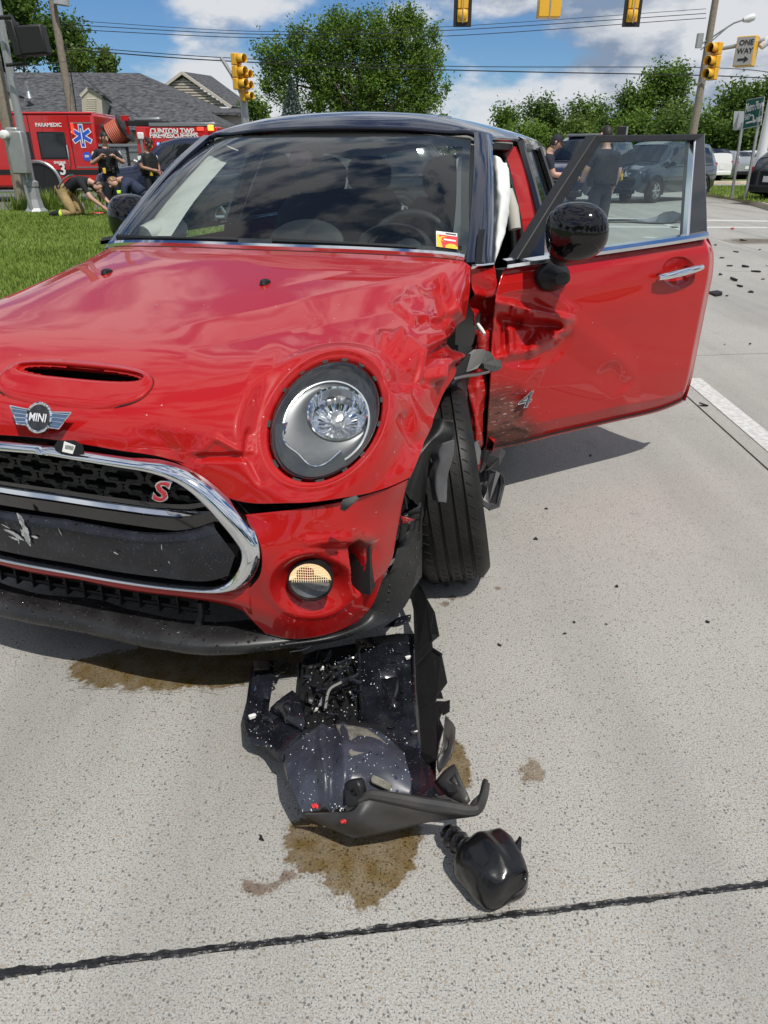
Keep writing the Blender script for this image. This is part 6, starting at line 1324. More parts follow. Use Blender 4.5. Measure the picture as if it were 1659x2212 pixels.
    if police:
        b = MB()
        for sd in (-1, 1): b.tube([(h + .05, sd * .28, .30), (h + .10, sd * .28, .60), (h + .06, sd * .26, .92 * k)], .035, 8)
        for zz in (.45, .85): b.tube([(h + .10, -.30, zz), (h + .10, .30, zz)], .03, 8)
        b.build('push_bar', 'dark_plastic', root)
        b = MB(); b.tube([(h - 1.5, w * .86, 1.10 * k), (h - 1.42, w * 1.02, 1.20 * k), (h - 1.36, w * 1.02, 1.22 * k)], [.02, .05, .055], 8); b.build('spot_lamp', 'dull_metal', root)
    for what in lights:
        if what == 'bar':
            b = MB(); b.box((h - 2.35, 0, 1.80 * k), (.28, 1.25, .09)); lb = b.build('light_bar', 'dull_metal', root, bevel=.03)
        if what == 'blue':
            b = MB(); b.box((h - 1.85, .38, 1.60 * k), (.05, .5, .08)); b.build('blue_lamp', 'blue_light', root)
        if what == 'star':
            for sd in (-1, 1):
                b = MB(); M = frame((h - 3.0, sd * (w * 1.0 + .006), .78), (sd * -1, 0, 0), (0, 0, 1))
                b.prism([(.17 * (1 if i % 2 == 0 else .45) * math.cos(math.pi / 2 + i * math.pi / 5), .17 * (1 if i % 2 == 0 else .45) * math.sin(math.pi / 2 + i * math.pi / 5)) for i in range(10)], .004, M); b.build('door_star', 'sticker_yellow', root, smooth=False)
    return root
pA = wat(188, 400, y=19.6); car('police_car', (pA[0] + 2.5, 20.6, 0), R(180 - 14), 'police_blue', 'dark police utility vehicle behind the two standing officers, blue lamp lit', 'police vehicles', H=1.75, police=True, lights=('blue',))
pB = wat(392, 420, y=14.6); car('police_car', (pB[0] + 2.35, 15.2, 0), R(180 + 6), 'police_black', 'black utility vehicle seen through the red car windscreen', 'police vehicles', H=1.62, police=False)
pC = wat(1352, 436, z=0); car('police_car', (pC[0] + 1.15, pC[1] + 1.0, 0), R(180 + 42), 'police_grey', 'grey blue police utility vehicle with push bar framed by the open door window', 'police vehicles', police=True)
pD = wat(1205, 440, z=0); car('police_car', (pD[0] + .75, 24.6, 0), R(180 + 58), 'police_blue', 'dark blue police vehicle with grey roof light bar beside the door frame', 'police vehicles', H=1.86, police=True, lights=('bar', 'star'))
pE = wat(1622, 450, z=0); car('parked_car', (pE[0] + 3.35, pE[1] + 1.6, 0), R(8), 'car_dark', 'black car cut off by the right edge of the photo', None, H=1.6)
pF = wat(1556, 396, z=0); car('parked_van', (pF[0] - 1.2, pF[1] + 2.4, 0), R(118), 'van_white', 'white minivan parked with its tailgate towards the road', 'cars in the parking lot', kind='van', H=1.78, cat='van')
pG = wat(1596, 393, z=0); car('parked_car', (pG[0] - .6, pG[1] + 2.8, 0), R(118), 'car_silver', 'silver wagon parked behind the twin sign posts', 'cars in the parking lot', H=1.7)
pG = wat(1622, 393, z=0); car('parked_car', (pG[0] + .9, pG[1] + 3.0, 0), R(110), 'van_white', 'white hatchback parked behind the thick white pole', 'cars in the parking lot', H=1.7)

# --- fire engine, side on
mat('engine_red', (.52, .010, .012), .3, 0, 1); mat('engine_black', (.015, .015, .016), .4); mat('alum', (.45, .46, .47), .35, .9); mat('hose_red', (.42, .10, .05), .6); mat('star_blue', (.03, .10, .55), .4); mat('gauge', (.45, .47, .5), .3, .3, noise=(40, 1, (.05, .06, .08), .05))
FY = 25.5
def fx(u, v=340): return wat(u, v, y=FY)[0]
def fz(v, u=200): return wat(u, v, y=FY)[2]
X0 = fx(207, 300); FE = empty('fire_engine', (X0, FY, 0), 0, 'red fire engine with crew cab and hose reel parked side on behind the officers', 'fire truck')
zt, zs = fz(244), .42
def fbox(name, x0, x1, z0, z1, mt, y0=0.0, y1=2.4, bevel=.03, parent=FE):
    b = MB(); b.box(((x0 + x1) / 2, (y0 + y1) / 2, (z0 + z1) / 2), (x1 - x0, y1 - y0, z1 - z0)); return b.build(name, mt, parent, bevel=bevel, smooth=bool(bevel))
cab = fbox('cab', -5.2, 0, zs, zt, 'engine_red', bevel=.08)
fbox('cab_roof_edge', -5.2, -.02, zt - .03, zt + .03, 'engine_red', -.03, 2.43)
fbox('chassis', -5.0, 5.2, .30, .60, 'engine_black', .25, 2.2, 0)
fbox('stripe', -5.19, .0, .80, .95, 'engine_black', -.006, .01, 0)
sp = fx(196, 300) - X0
for x in (-.78, -2.02, -3.45, -4.3): fbox('door_seam', x - .012, x + .012, .60, zt - .06, 'engine_black', -.005, .02, 0)
for x0_, x1_ in ((-1.78, -.98), (-2.75, -2.08), (-4.15, -3.5)):
    w_ = fbox('cab_window', x0_, x1_, 1.28, 1.98, 'car_window', -.012, .03, .05); fbox('window_trim', x0_ - .04, x1_ + .04, 1.24, 2.02, 'engine_black', -.008, .02, .05)
for x in (-.92, -3.3): 
    b = MB(); b.tube([(x, -.05, 1.05), (x, -.05, 1.65)], .022, 8); b.build('grab_rail', 'chrome', FE)
fbox('step', -.95, -.05, .42, .62, 'engine_black', -.03, .2, 0); fbox('running_board', -1.2, 0, .36, .42, 'alum', -.06, .3, .01); fbox('running_board', -5.1, -2.8, .30, .36, 'alum', -.06, .3, .01)
MT = lambda x, z: frame((x, -.010, z), (1, 0, 0), (0, 0, 1))
text_mesh('cab_lettering', 'PARAMEDIC', .15, 'paper_white', FE, MT(-1.40, 2.20), .004, .004)
text_mesh('cab_lettering', 'ENGINE', .105, 'paper_white', FE, MT(-1.25, 1.15), .004, .003)
text_mesh('cab_numeral', '3', .46, 'ink', FE, MT(-1.19, .93) @ Matrix.Translation((.02, -.02, -.002)), .003, .012)
text_mesh('cab_numeral', '3', .46, 'paper_white', FE, MT(-1.20, .95), .006, .010)
text_mesh('cab_lettering', 'CLINTON', .17, 'paper_white', FE, MT(-3.95, 1.08), .004, .003); text_mesh('cab_lettering', 'FIRE-RESCUE-EMS', .075, 'paper_white', FE, MT(-3.95, .99), .004, .002); text_mesh('cab_lettering', 'TOWNSHIP', .13, 'paper_white', FE, MT(-3.95, .88), .004, .003)
b = MB(); Ms = MT(-.42, 1.90)
for k_ in range(3): b.prism([(-.05, -.30), (.05, -.30), (.05, .30), (-.05, .30)], .003 + .001 * k_, Ms @ Matrix.Rotation(k_ * math.pi / 3, 4, 'Z'))
b2 = MB()
for k_ in range(3): b2.prism([(-.075, -.33), (.075, -.33), (.075, .33), (-.075, .33)], .002 + .0005 * k_, Ms @ Matrix.Rotation(k_ * math.pi / 3, 4, 'Z') @ Matrix.Translation((0, 0, -.001)))
b2.build('star_border', 'paper_white', FE, smooth=False); b.build('medical_star', 'star_blue', FE, smooth=False)
b = MB(); b.box((-.42, -.018, 1.90), (.03, .006, .42)); b.build('star_staff', 'paper_white', FE)
b = MB(); b.lathe([(.13, 0), (.13, .004), (.001, .004)], 24, MT(-.36, 1.33)); sl = b.build('unit_seal', 'star_blue', FE); text_mesh('seal_text', '200', .09, 'paper_white', FE, MT(-.36, 1.33) @ Matrix.Translation((0, 0, .008)), .002, .004)
for z in (1.02, 2.26): fbox('chrome_strip', -.72, -.04, z - .015, z + .015, 'alum', -.012, .0, 0)
b = MB(); b.lathe([(.05, 0), (.05, .03), (.001, .04)], 16, MT(-.12, 1.42)); b.build('fuel_cap', 'chrome', FE)
fbox('marker_lamp', -2.42, -2.29, 1.06, 1.20, 'amber_light', -.05, 0, .01); fbox('corner_lamp', -.70, -.64, 1.95, 2.25, 'red_light', -.05, 0, .01)
# pump panel and reel
fbox('pump_housing', .02, 2.1, .55, 1.62, 'engine_black', .12, 2.3, 0)
fbox('gauge_panel', .10, .85, .95, 1.58, 'gauge', .10, .14, .01); fbox('pump_panel', .95, 2.0, .70, 1.60, 'alum', .09, .14, .01); fbox('pump_shelf', .02, 2.12, 1.60, 1.68, 'alum', .05, 2.3, .01)
for zc in (.9, 1.2, 1.45):
    fbox('panel_rail', .95, 2.0, zc - .012, zc + .012, 'engine_black', .07, .10, 0)
Mr = Matrix.Translation((.55, .5, 2.0)) @ Matrix.Rotation(R(62), 4, 'Y')
b = MB(); b.lathe([(.001, -.30), (.44, -.30), (.44, -.27), (.20, -.26), (.20, .26), (.44, .27), (.44, .30), (.001, .30)], 30, Mr); rl = b.build('hose_reel', 'engine_black', FE)
b = MB(); b.lathe([(.20, -.25)] + [(.36 + .02 * (i % 2), -.24 + i * .03) for i in range(17)] + [(.20, .25)], 30, Mr); b.build('hose_coil', 'hose_red', FE)
b = MB(); b.tube([(.9, .45, 1.95), (.9, .4, 2.35), (1.0, .4, 2.42)], .05, 8); b.box((.88, .4, 2.40), (.22, .2, .14)); b.build('deck_gun', 'engine_red', FE)
# rear body
xb0, xb1 = fx(293, 290) - X0, fx(470, 290) - X0
ztb = fz(273)
fbox('rear_body', xb0, xb1, .55, ztb, 'engine_red', 0, 2.4, .04); fbox('body_top_rail', xb0 + .45, xb1 - .05, ztb, ztb + .10, 'alum', -.02, 2.4, .01); fbox('ladder_rack', xb0 - .2, xb0 + 1.0, ztb + .02, ztb + .16, 'engine_black', .0, .5, .02); fbox('ladder', xb0, xb0 + .8, ztb + .16, ztb + .24, 'alum', .0, .4, .02)
fbox('grey_stripe', xb0 + .25, xb1, 1.28, 1.40, 'alum', -.008, 0, 0); fbox('body_post', xb0 + .12, xb0 + .20, .9, 1.95, 'alum', -.04, 0, .01); fbox('work_lamp', xb0 + .06, xb0 + .26, 1.80, 2.0, 'paper_white', -.08, 0, .03)
xm = (fx(375, 300)) - X0
text_mesh('body_lettering', 'CLINTON TWP.', .20, 'paper_white', FE, MT(xm, fz(283.5)), .004, .007); text_mesh('body_lettering', 'FIRE\u2022RESCUE\u2022EMS', .195, 'paper_white', FE, MT(xm + .02, fz(293)), .004, .007)
fbox('rear_lamp', xb1 - .28, xb1 - .10, ztb - .12, ztb + .04, 'amber_light', -.06, 0, .02); fbox('rear_lamp', xb1 - .62, xb1 - .42, ztb - .12, ztb - .02, 'red_light', -.03, 0, .02)
for xw in (-1.98, 4.0):
    road_wheel(FE, (xw, .28, .52), .52, .34, -1); road_wheel(FE, (xw, 2.1, .52), .52, .34, 1)
    b = MB(); b.tube([(xw + .66 * math.cos(t), -.02, .52 + .66 * math.sin(t)) for t in np.linspace(.0, math.pi, 20)], .05, 6); b.build('wheel_arch', 'alum', FE)
    b = MB(); b.lathe([(.62, 0), (.001, 0)], 28, frame((xw, -.011, .52), (1, 0, 0), (0, 0, 1))); b.build('wheel_recess', 'engine_black', FE)

# ------------------------------------------------------------------ house behind
def shingle(name):
    m = mat(name, (.045, .047, .052), .9); n = m.node_tree.nodes; l = m.node_tree.links; p = n['Principled BSDF']; t = n.new('ShaderNodeTexCoord')
    mp = n.new('ShaderNodeMapping'); mp.inputs['Scale'].default_value = (1.6, 1.6, 5.5); l.new(t.outputs['Object'], mp.inputs[0])
    a = n.new('ShaderNodeTexNoise'); a.inputs['Scale'].default_value = 2.2; a.inputs['Detail'].default_value = 3; l.new(mp.outputs[0], a.inputs[0])
    r = n.new('ShaderNodeValToRGB'); l.new(a.outputs[0], r.inputs[0]); r.color_ramp.elements[0].position = .35; r.color_ramp.elements[1].position = .65; r.color_ramp.elements[0].color = (.028, .030, .036, 1); r.color_ramp.elements[1].color = (.105, .108, .115, 1); l.new(r.outputs[0], p.inputs['Base Color'])
    w = n.new('ShaderNodeTexWave'); w.bands_direction = 'Z'; w.inputs['Scale'].default_value = 2.2; w.inputs['Distortion'].default_value = .4; l.new(t.outputs['Object'], w.inputs[0]); bb = n.new('ShaderNodeBump'); bb.inputs['Distance'].default_value = .05; bb.inputs['Strength'].default_value = .6; l.new(w.outputs[0], bb.inputs['Height']); l.new(bb.outputs[0], p.inputs['Normal'])
shingle('shingles'); mat('siding', (.46, .42, .35), .8); mat('house_trim', (.60, .55, .46), .7); mat('fascia', (.12, .115, .11), .7)
HY = 44.0
def hp(u, v, y): q = wat(u, v, y=y); return q
HOUSE = empty('house', (-10, HY, 0), 0, 'house with broad dark shingle roof, small dormer and a side gable behind the fire engine', 'house')
hl = lambda u, v, y: hp(u, v, y) - np.array([-10, HY, 0])
def facet(name, pts, mt, parent=HOUSE, thick=.0):
    b = MB(); b.add(pts, [tuple(range(len(pts)))]); o = b.build(name, mt, parent, smooth=False)
    if thick: md = o.modifiers.new('solid', 'SOLIDIFY'); md.thickness = thick; md.offset = 0
    return o
rl_, rr_ = hl(-60,158,50), hl(300,160,50)
el, er = hl(-60,280,44), hl(500,285,43.5); hip = hl(495,268,52)
facet('roof_slope', [el, er, rr_, rl_], 'shingles', thick=.12); facet('roof_slope', [er, hl(540,262,53), rr_], 'shingles', thick=.12)
b = MB(); wz = el[2] - .1; b.add([(el[0], el[1] + .5, -.05), (er[0] - .4, er[1] + .5, -.05), (er[0] - .4, er[1] + .5, wz), (el[0], el[1] + .5, wz)], [(0, 1, 2, 3)]); b.add([(er[0] - .4, er[1] + .5, -.05), (er[0] - .4, er[1] + 9, -.05), (er[0] - .4, er[1] + 9, wz), (er[0] - .4, er[1] + .5, wz)], [(0, 1, 2, 3)]); b.build('wall', 'siding', HOUSE, smooth=False)
# side gable wing behind
g0, gt, g1 = hl(352,188,52), hl(393,157,52), hl(500,232,52)
facet('gable_wall', [hl(366,184,52.2), gt + np.array([0, .2, -.25]), hl(492,231,52.2), hl(366,231,52.2)], 'siding')
for k_ in range(9):
    v_ = 176 + k_ * 6; a_ = hl(360 + max(0, 186 - v_) * 1.0, v_, 52.15); c_ = hl(405 + (v_ - 166) * 1.35, v_, 52.15); b = MB(); b.box(((a_[0] + c_[0]) / 2, a_[1], (a_[2] + c_[2]) / 2), (abs(c_[0] - a_[0]), .05, .07)); b.build('siding_board', 'house_trim', HOUSE, smooth=False)
facet('gable_roof', [gt, g1, hl(560,243,56), hl(455,166,60)], 'shingles', thick=.15); facet('gable_roof', [g0, gt, hl(455,166,60), hl(430,190,60)], 'shingles', thick=.15)
b = MB(); b.tube([g0, gt], .11, 4); b.build('rake_board', 'house_trim', HOUSE, smooth=False); b = MB(); b.tube([gt, g1], .11, 4); b.build('rake_board', 'house_trim', HOUSE, smooth=False)
facet('porch_roof', [hl(462,246,47), hl(528,246,47), hl(515,236,50), hl(452,236,50)], 'shingles', thick=.12); facet('porch_wall', [hl(470,249,47.3), hl(526,249,47.3), hl(526,290,47.3), hl(470,290,47.3)], 'siding')
# dormer
dz = [hl(174,208,43), hl(191,190,43), hl(221,207,43)]
facet('dormer_face', [hl(176,207,43), hl(192,193,43), hl(219,206,43), hl(222,250,43), hl(178,250,43)], 'siding')
b = MB(); b.tube([dz[0], dz[1]], .09, 4); b.build('rake_board', 'house_trim', HOUSE); b = MB(); b.tube([dz[1], dz[2]], .09, 4); b.build('rake_board', 'house_trim', HOUSE)
facet('dormer_roof', [dz[1] + np.array([0, -.1, .05]), dz[2] + np.array([.1, -.1, 0]), hl(241,222,46), hl(205,188,47)], 'shingles', thick=.1); facet('dormer_cheek', [hl(219,207,43), hl(222,250,43), hl(236,250,46), hl(236,224,46)], 'siding')
for k_ in range(8):
    a_ = hl(188, 214 + k_ * 4, 42.95); c_ = hl(207, 214 + k_ * 4, 42.95); b = MB(); b.box(((a_[0] + c_[0]) / 2, a_[1], a_[2]), (c_[0] - a_[0], .06, .07), rx=.5); b.build('louvre', 'house_trim', HOUSE, smooth=False)
b = MB(); q = hl(64, 213, 46.2); b.tube([q, q + np.array([0, 0, .35])], [.22, .10], 10); b.tube([q + np.array([0, 0, .3]), q + np.array([0, 0, .75])], .07, 8); b.tube([q + np.array([0, 0, .72]), q + np.array([0, 0, .82])], .12, 8); b.build('roof_vent', 'alum', HOUSE)
facet('side_dormer_roof', [hl(-10,196,43.2), hl(32,204,43.2), hl(52,212,45), hl(20,190,46)], 'shingles', thick=.1); facet('side_dormer_face', [hl(-10,205,43.3), hl(30,207,43.3), hl(40,240,43.3), hl(-10,240,43.3)], 'siding')

# ------------------------------------------------------------------ poles, wires, signals, signs
mat('galv', (.42, .43, .43), .45, .6, noise=(8, .4, (.33, .34, .34))); mat('wood_pole', (.20, .165, .125), .9, noise=(14, .7, (.30, .27, .22))); mat('signal_yellow', (.78, .42, .02), .45, 0, .3); mat('signal_black', (.012, .012, .012), .5); mat('sign_green', (.0, .10, .065), .4); mat('sign_back', (.50, .52, .53), .4, .5); mat('white_steel', (.66, .67, .67), .45)
def post(name, base, top, r0, r1, mt, label, cat='pole', group=None, extra=None):
    base, top = np.array(base, float), np.array(top, float); root = empty(name, tuple(base), 0, label, cat, group); b = MB(); b.tube([(0, 0, 0), tuple((top - base) * .5), tuple(top - base)], [r0, (r0 + r1) / 2, r1], 12); b.build('shaft', mt, root); return root
base = wat(80, 461, z=.13); topx = wat(-2, 75, y=base[1])
sp_ = post('signal_pole', base, (base[0] + .02, base[1], 6.0), .095, .075, 'galv', 'tall grey steel pole on flared base standing in the grass', 'pole')
b = MB(); b.lathe([(.27, 0), (.27, .05), (.20, .12), (.16, .30), (.14, .55), (.16, .57), (.16, .66), (.10, .70)], 8, Matrix()); b.build('flared_base', 'galv', sp_, smooth=False)
def rel(o, u, v, y): q = wat(u, v, y=y); return tuple(q - np.array(o.location))
b = MB(); b.box(rel(sp_, 40, 330, base[1] - .25), (.36, .22, .85)); b.build('control_cabinet', 'galv', sp_, bevel=.03); b = MB(); b.box(rel(sp_, 30, 292, base[1] - .25), (.26, .2, .3)); b.build('meter_box', 'galv', sp_, bevel=.03)
b = MB(); b.lathe([(.10, 0), (.10, .08), (.07, .13), (.001, .15)], 18, frame(rel(sp_, 12, 292, base[1] - .35), (1, 0, 0), (0, 0, 1))); b.build('meter', 'paper_white', sp_)
b = MB(); b.tube([rel(sp_, 48, 372, base[1] - .2), rel(sp_, 58, 420, base[1] - .2), rel(sp_, 70, 455, base[1] - .2)], .035, 8); b.build('conduit', 'galv', sp_)
# second, wooden pole just behind it
w2 = wat(66, 452, z=.13); wd2 = post('utility_pole', (w2[0] - .15, 19.6, 0), (w2[0] - .1, 19.6, 7.5), .15, .12, 'wood_pole', 'weathered wooden pole right behind the steel pole', 'pole')
wp_ = wat(156, 250, y=33); wd1 = post('utility_pole', (wp_[0], 33, 0), (wp_[0] - .05, 33, 10.5), .16, .12, 'wood_pole', 'wooden utility pole rising in front of the shingle roof', 'pole')
b = MB(); b.tube([rel(wd1, 165, 240, 32.9), rel(wd1, 152, 150, 32.9), rel(wd1, 140, 90, 32.9)], .025, 6); b.build('riser_cable', 'signal_black', wd1); b = MB(); b.tube([rel(wd1, 131, -14, 32.8), rel(wd1, 133, 11, 32.8)], .28, 12); b.build('transformer', 'sign_back', wd1)
wr_ = wat(1490, 330, y=35); wdr = post('utility_pole', (wr_[0], 35, 0), (wr_[0] + .03, 35, 9.5), .17, .12, 'wood_pole', 'wooden utility pole with street lamp arm at the crossing', 'pole')
b = MB(); b.tube([rel(wdr, 1517, 94, 35), rel(wdr, 1560, 66, 34.8), rel(wdr, 1585, 50, 34.6), rel(wdr, 1608, 42, 34.5)], .035, 6); b.build('lamp_arm', 'galv', wdr); b = MB(); b.tube([rel(wdr, 1513, 108, 35), rel(wdr, 1545, 82, 34.8), rel(wdr, 1575, 56, 34.6)], .028, 6); b.build('lamp_brace', 'galv', wdr)
b = MB(); q = np.array(rel(wdr, 1618, 40, 34.5)); b.tube([q + np.array([-.22, 0, -.05]), q + np.array([0, 0, .0]), q + np.array([.18, 0, .05]), q + np.array([.26, 0, .06])], [.08, .15, .13, .04], 12); b.build('lamp_head', 'white_steel', wdr); b = MB(); b.box(rel(wdr, 1511, 88, 34.8), (.22, .2, .5)); b.build('junction_box', 'galv', wdr)
b = MB(); b.tube([rel(wdr, 1508, 184, 34.9), rel(wdr, 1518, 175, 34.8), rel(wdr, 1532, 170, 34.7)], .03, 6); b.build('brace', 'galv', wdr)
def wire(name, pts, r, label):
    q = curve([wat(u, v, y=y) for u, v, y in pts], 40); o = empty(name, tuple(q[0]), 0, label, 'cable'); b = MB(); b.tube([p - q[0] for p in q], r, 4); b.build('strand', 'signal_black', o); return o
for i, (pts, r, lb) in enumerate(((((118,42,33),(565,68,33.5),(960,58,34),(1525,19,35)), .012, 'top wire of three between the two wooden poles'), (((120,52,33),(565,74,33.5),(960,66,34),(1525,29,35)), .016, 'middle wire of three between the two wooden poles'), (((121,62,33),(565,82,33.5),(960,78,34),(1525,39,35)), .016, 'lowest wire of three between the two wooden poles'),
    (((128,98,33),(475,124,33.5),(962,143,34),(1520,146,35),(1700,160,36)), .018, 'upper cable of the low pair crossing in front of the big tree'), (((129,105,33),(475,131,33.5),(962,151,34),(1520,163,35),(1700,172,36)), .026, 'lower thick cable of the low pair crossing in front of the big tree'), (((150,140,33),(220,200,36),(330,270,43)), .012, 'thin service drop running down from the pole to the house'), (((150,132,33),(90,138,26),(10,148,20)), .012, 'thin cable between the left wooden poles'))):
    wire('overhead_wire', pts, r, lb)
def signal(name, c, rz, label, group, sc=1.0, colour='signal_yellow', backplate=False, flat=False):
    root = empty(name, tuple(c), rz, label, 'traffic light', group); mt = colour
    for k_ in range(3):
        z = (1 - k_) * .36 * sc
        b = MB(); b.box((0, 0, z), (.34 * sc, .20 * sc, .345 * sc)); sec = b.build('section', mt, root, bevel=.02)
        if not flat:
            b = MB(); M = Matrix.Translation((0, -.10 * sc, z)) @ Matrix.Rotation(R(90), 4, 'X'); n = 16; P_ = [[M @ Vector((.155 * sc * math.cos(t), .155 * sc * math.sin(t), d_)) for t in np.linspace(-.7, math.pi + .7, n)] for d_ in (0, .26 * sc)]; b.grid(np.array(P_)); v_ = b.build('visor', mt, root); md = v_.modifiers.new('solid', 'SOLIDIFY'); md.thickness = .008
            b = MB(); b.lathe([(.145 * sc, 0), (.10 * sc, .02), (.001, .03)], 18, M @ Matrix.Translation((0, 0, .01))); b.build('lens', ('lens_r', 'lens_y', 'lens_g')[k_], root)
    if backplate:
        b = MB(); b.box((0, .02, 0), (.58 * sc, .012, 1.32 * sc)); b.build('backplate', 'signal_black', root, bevel=.01)
    return root
mat('lens_r', (.10, .01, .01), .2); mat('lens_y', (.12, .07, .01), .2); mat('lens_g', (.01, .07, .04), .2)
s1 = wat(512, 155, y=23); signal('traffic_light', s1, R(62), 'upper yellow traffic light of the pair above the roof edge', 'traffic lights', .80)
s2 = wat(527, 185, y=23.2); signal('traffic_light', s2, R(62), 'lower yellow traffic light of the pair above the roof edge', 'traffic lights', .72)
pb = wat(529, 260, y=23.1); pst = post('signal_post', (pb[0], 23.4, 0), (pb[0] - .05, 23.4, wat(527, 206, y=23.4)[2]), .16, .10, 'galv', 'tapered grey post carrying the pair of yellow traffic lights', 'pole')
b = MB(); b.tube([rel(pst, 478, 125, 23.3), rel(pst, 500, 160, 23.3), rel(pst, 522, 205, 23.3)], .05, 8); b.build('mast_arm', 'galv', pst)
s3 = wat(1543, 133, y=27); signal('traffic_light', s3, R(-58), 'yellow traffic light beside the wooden pole with lamp arm', 'traffic lights', .96)
ma = empty('mast_arm', tuple(wat(1556, 106, y=27)), 0, 'grey steel mast arm reaching in from the right edge', 'pole'); b = MB(); b.tube([rel(ma, 1556, 106, 27), rel(ma, 1610, 95, 26.6), rel(ma, 1720, 76, 26)], [.05, .07, .09], 10); b.build('tube', 'galv', ma)
ow = wat(1612, 112, y=26.5); OW = empty('one_way_sign', tuple(ow), R(-38), 'yellow boxed ONE WAY sign hanging from the mast arm', 'sign'); b = MB(); b.box((0, 0, 0), (.56, .44, .80)); b.build('case', 'signal_yellow', OW, bevel=.02); b = MB(); b.box((0, -.228, 0), (.50, .012, .74)); b.build('face', 'sign_face', OW) if 'sign_face' in MATS else b.build('face', mat('sign_face', (.42, .41, .38), .6), OW)
Mo = frame((0, -.238, 0), (1, 0, 0), (0, 0, 1))
text_mesh('lettering', 'ONE', .20, 'ink', OW, Mo @ Matrix.Translation((.02, .22, 0)), .003, .004); text_mesh('lettering', 'WAY', .20, 'ink', OW, Mo @ Matrix.Translation((.02, .0, 0)), .003, .004); b = MB(); b.prism([(-.15, -.19), (.04, -.19), (.04, -.13), (.17, -.22), (.04, -.31), (.04, -.25), (-.15, -.25)][::-1], .004, Mo); b.build('arrow', 'ink', OW, smooth=False)
q = wat(1652, 92, y=26.4); lm = empty('camera_housing', tuple(q), 0, 'pale sensor housing on the mast arm at the right edge', 'sensor'); b = MB(); b.tube([(-.10, 0, -.12), (.05, 0, .05), (.15, 0, .18)], [.10, .15, .10], 10); b.build('shell', 'white_steel', lm)
# three span-wire heads at the top edge
SY = 22.0
for (u, lb, bp) in ((1000, 'black backed traffic light hanging at the top edge, nearest the big tree', True), (1368, 'black backed traffic light hanging at the top edge above the treeline', True)):
    c = wat(u, 6, y=SY); t_ = signal('traffic_light', c, R(180), lb, 'traffic lights', .78, backplate=True)
    b = MB(); b.lathe([(.11, 0), (.12, .02), (.09, .05), (.001, .06)], 16, Matrix.Translation((0, .09, -.26)) @ Matrix.Rotation(R(-90), 4, 'X')); b.build('rear_cover', 'signal_yellow', t_)
    b = MB(); b.tube([(0, .16, -.45), (0, .16, .5)], .012, 6); b.build('hanger_strap', 'galv', t_); b = MB(); b.tube([(0, 0, .4), (0, 0, 2.2)], .025, 6); b.build('hanger_rod', 'galv', t_)
c = wat(1187, 3, y=SY); OB = empty('sign_case', tuple(c), 0, 'yellow illuminated sign case hanging at the top edge between two traffic lights', 'sign'); b = MB(); b.box((0, 0, 0), (.56, .34, .70)); b.build('case', 'signal_yellow', OB, bevel=.02); b = MB(); b.tube([(0, -.17, -.4), (0, -.17, .4)], .018, 6); b.build('hanger_strap', 'galv', OB); b = MB(); b.tube([(0, 0, .3), (0, 0, 1.9)], .025, 6); b.build('hanger_rod', 'galv', OB)
wz = wat(1000, 8, y=SY)[2] + 1.9
sw_ = empty('span_wire', (-8, SY, wz + .25), 0, 'steel span wire holding the hanging traffic lights', 'cable'); b = MB(); b.tube([(0, 0, 0), (9.4, 0, -.3), (11, 0, -.32), (14, 0, -.3), (24, 0, 0)], .012, 5); b.build('strand', 'galv', sw_)
# black head on the steel pole
c = wat(64, 88, y=base[1] - .4); HB = empty('pedestrian_signal', tuple(c), 0, 'black square signal head on the steel pole at the top left', 'signal'); b = MB(); b.box((.08, 0, 0), (.56, .30, .52), ry=R(-4)); b.build('case', 'signal_black', HB, bevel=.04); b = MB(); b.box((-.26, 0, .02), (.16, .34, .64), ry=R(-6)); b.build('visor', 'signal_black', HB, bevel=.03); b = MB(); b.tube([(-.75, .1, .40), (-.30, .05, .42), (-.22, 0, .25)], .04, 8); b.build('bracket', 'signal_black', HB); b = MB(); b.tube([(-.62, .1, -.42), (-.2, .05, -.40), (-.2, 0, -.2)], .035, 8); b.build('bracket', 'signal_black', HB)
# street-name sign on two posts
g1_, g2_ = wat(1580, 429, z=.13), wat(1609, 431, z=.13)
SG = empty('direction_sign', tuple(g1_), 0, 'green Metro Pkwy direction sign on two leaning steel posts', 'sign')
tl = lambda u, v, y: wat(u, v, y=y) - g1_
ya, yb = g1_[1], g2_[1] - .2
for (u0, v0, u1, v1, yy) in ((1580, 429, 1604, 265, ya), (1609, 431, 1648, 215, yb)):
    b = MB(); p0, p1 = tl(u0, v0, yy), tl(u1, v1, yy); b.tube([p0, p1], .045, 4); b.build('sign_post', 'galv', SG, smooth=False)
c4 = [tl(1604, 279, ya - .08), tl(1643, 270, yb - .08), tl(1651, 209, yb - .08), tl(1614, 216, ya - .08)]
b = MB(); b.add(c4, [(0, 1, 2, 3)]); bo = b.build('board', 'sign_green', SG, smooth=False); md = bo.modifiers.new('solid', 'SOLIDIFY'); md.thickness = .02; md.offset = 0
b = MB(); 
for i in range(4): b.tube([c4[i] + np.array([0, -.015, 0]), c4[(i + 1) % 4] + np.array([0, -.015, 0])], .014, 4)
b.build('board_edge', 'sign_back', SG, smooth=False)
X_ = (c4[1] - c4[0]); Y_ = (c4[3] - c4[0]); Mg = frame(c4[0] + np.array([-.03, -.12, 0]), X_, Y_); wdt = np.linalg.norm(X_); hgt = np.linalg.norm(Y_)
text_mesh('sign_lettering', 'Metro Pkwy', .24 * wdt / .75, 'paper_white', SG, Mg @ Matrix.Translation((wdt * .5, hgt * .70, 0)) @ Matrix.Diagonal((.62, 1.25, 1, 1)), .003, .003)
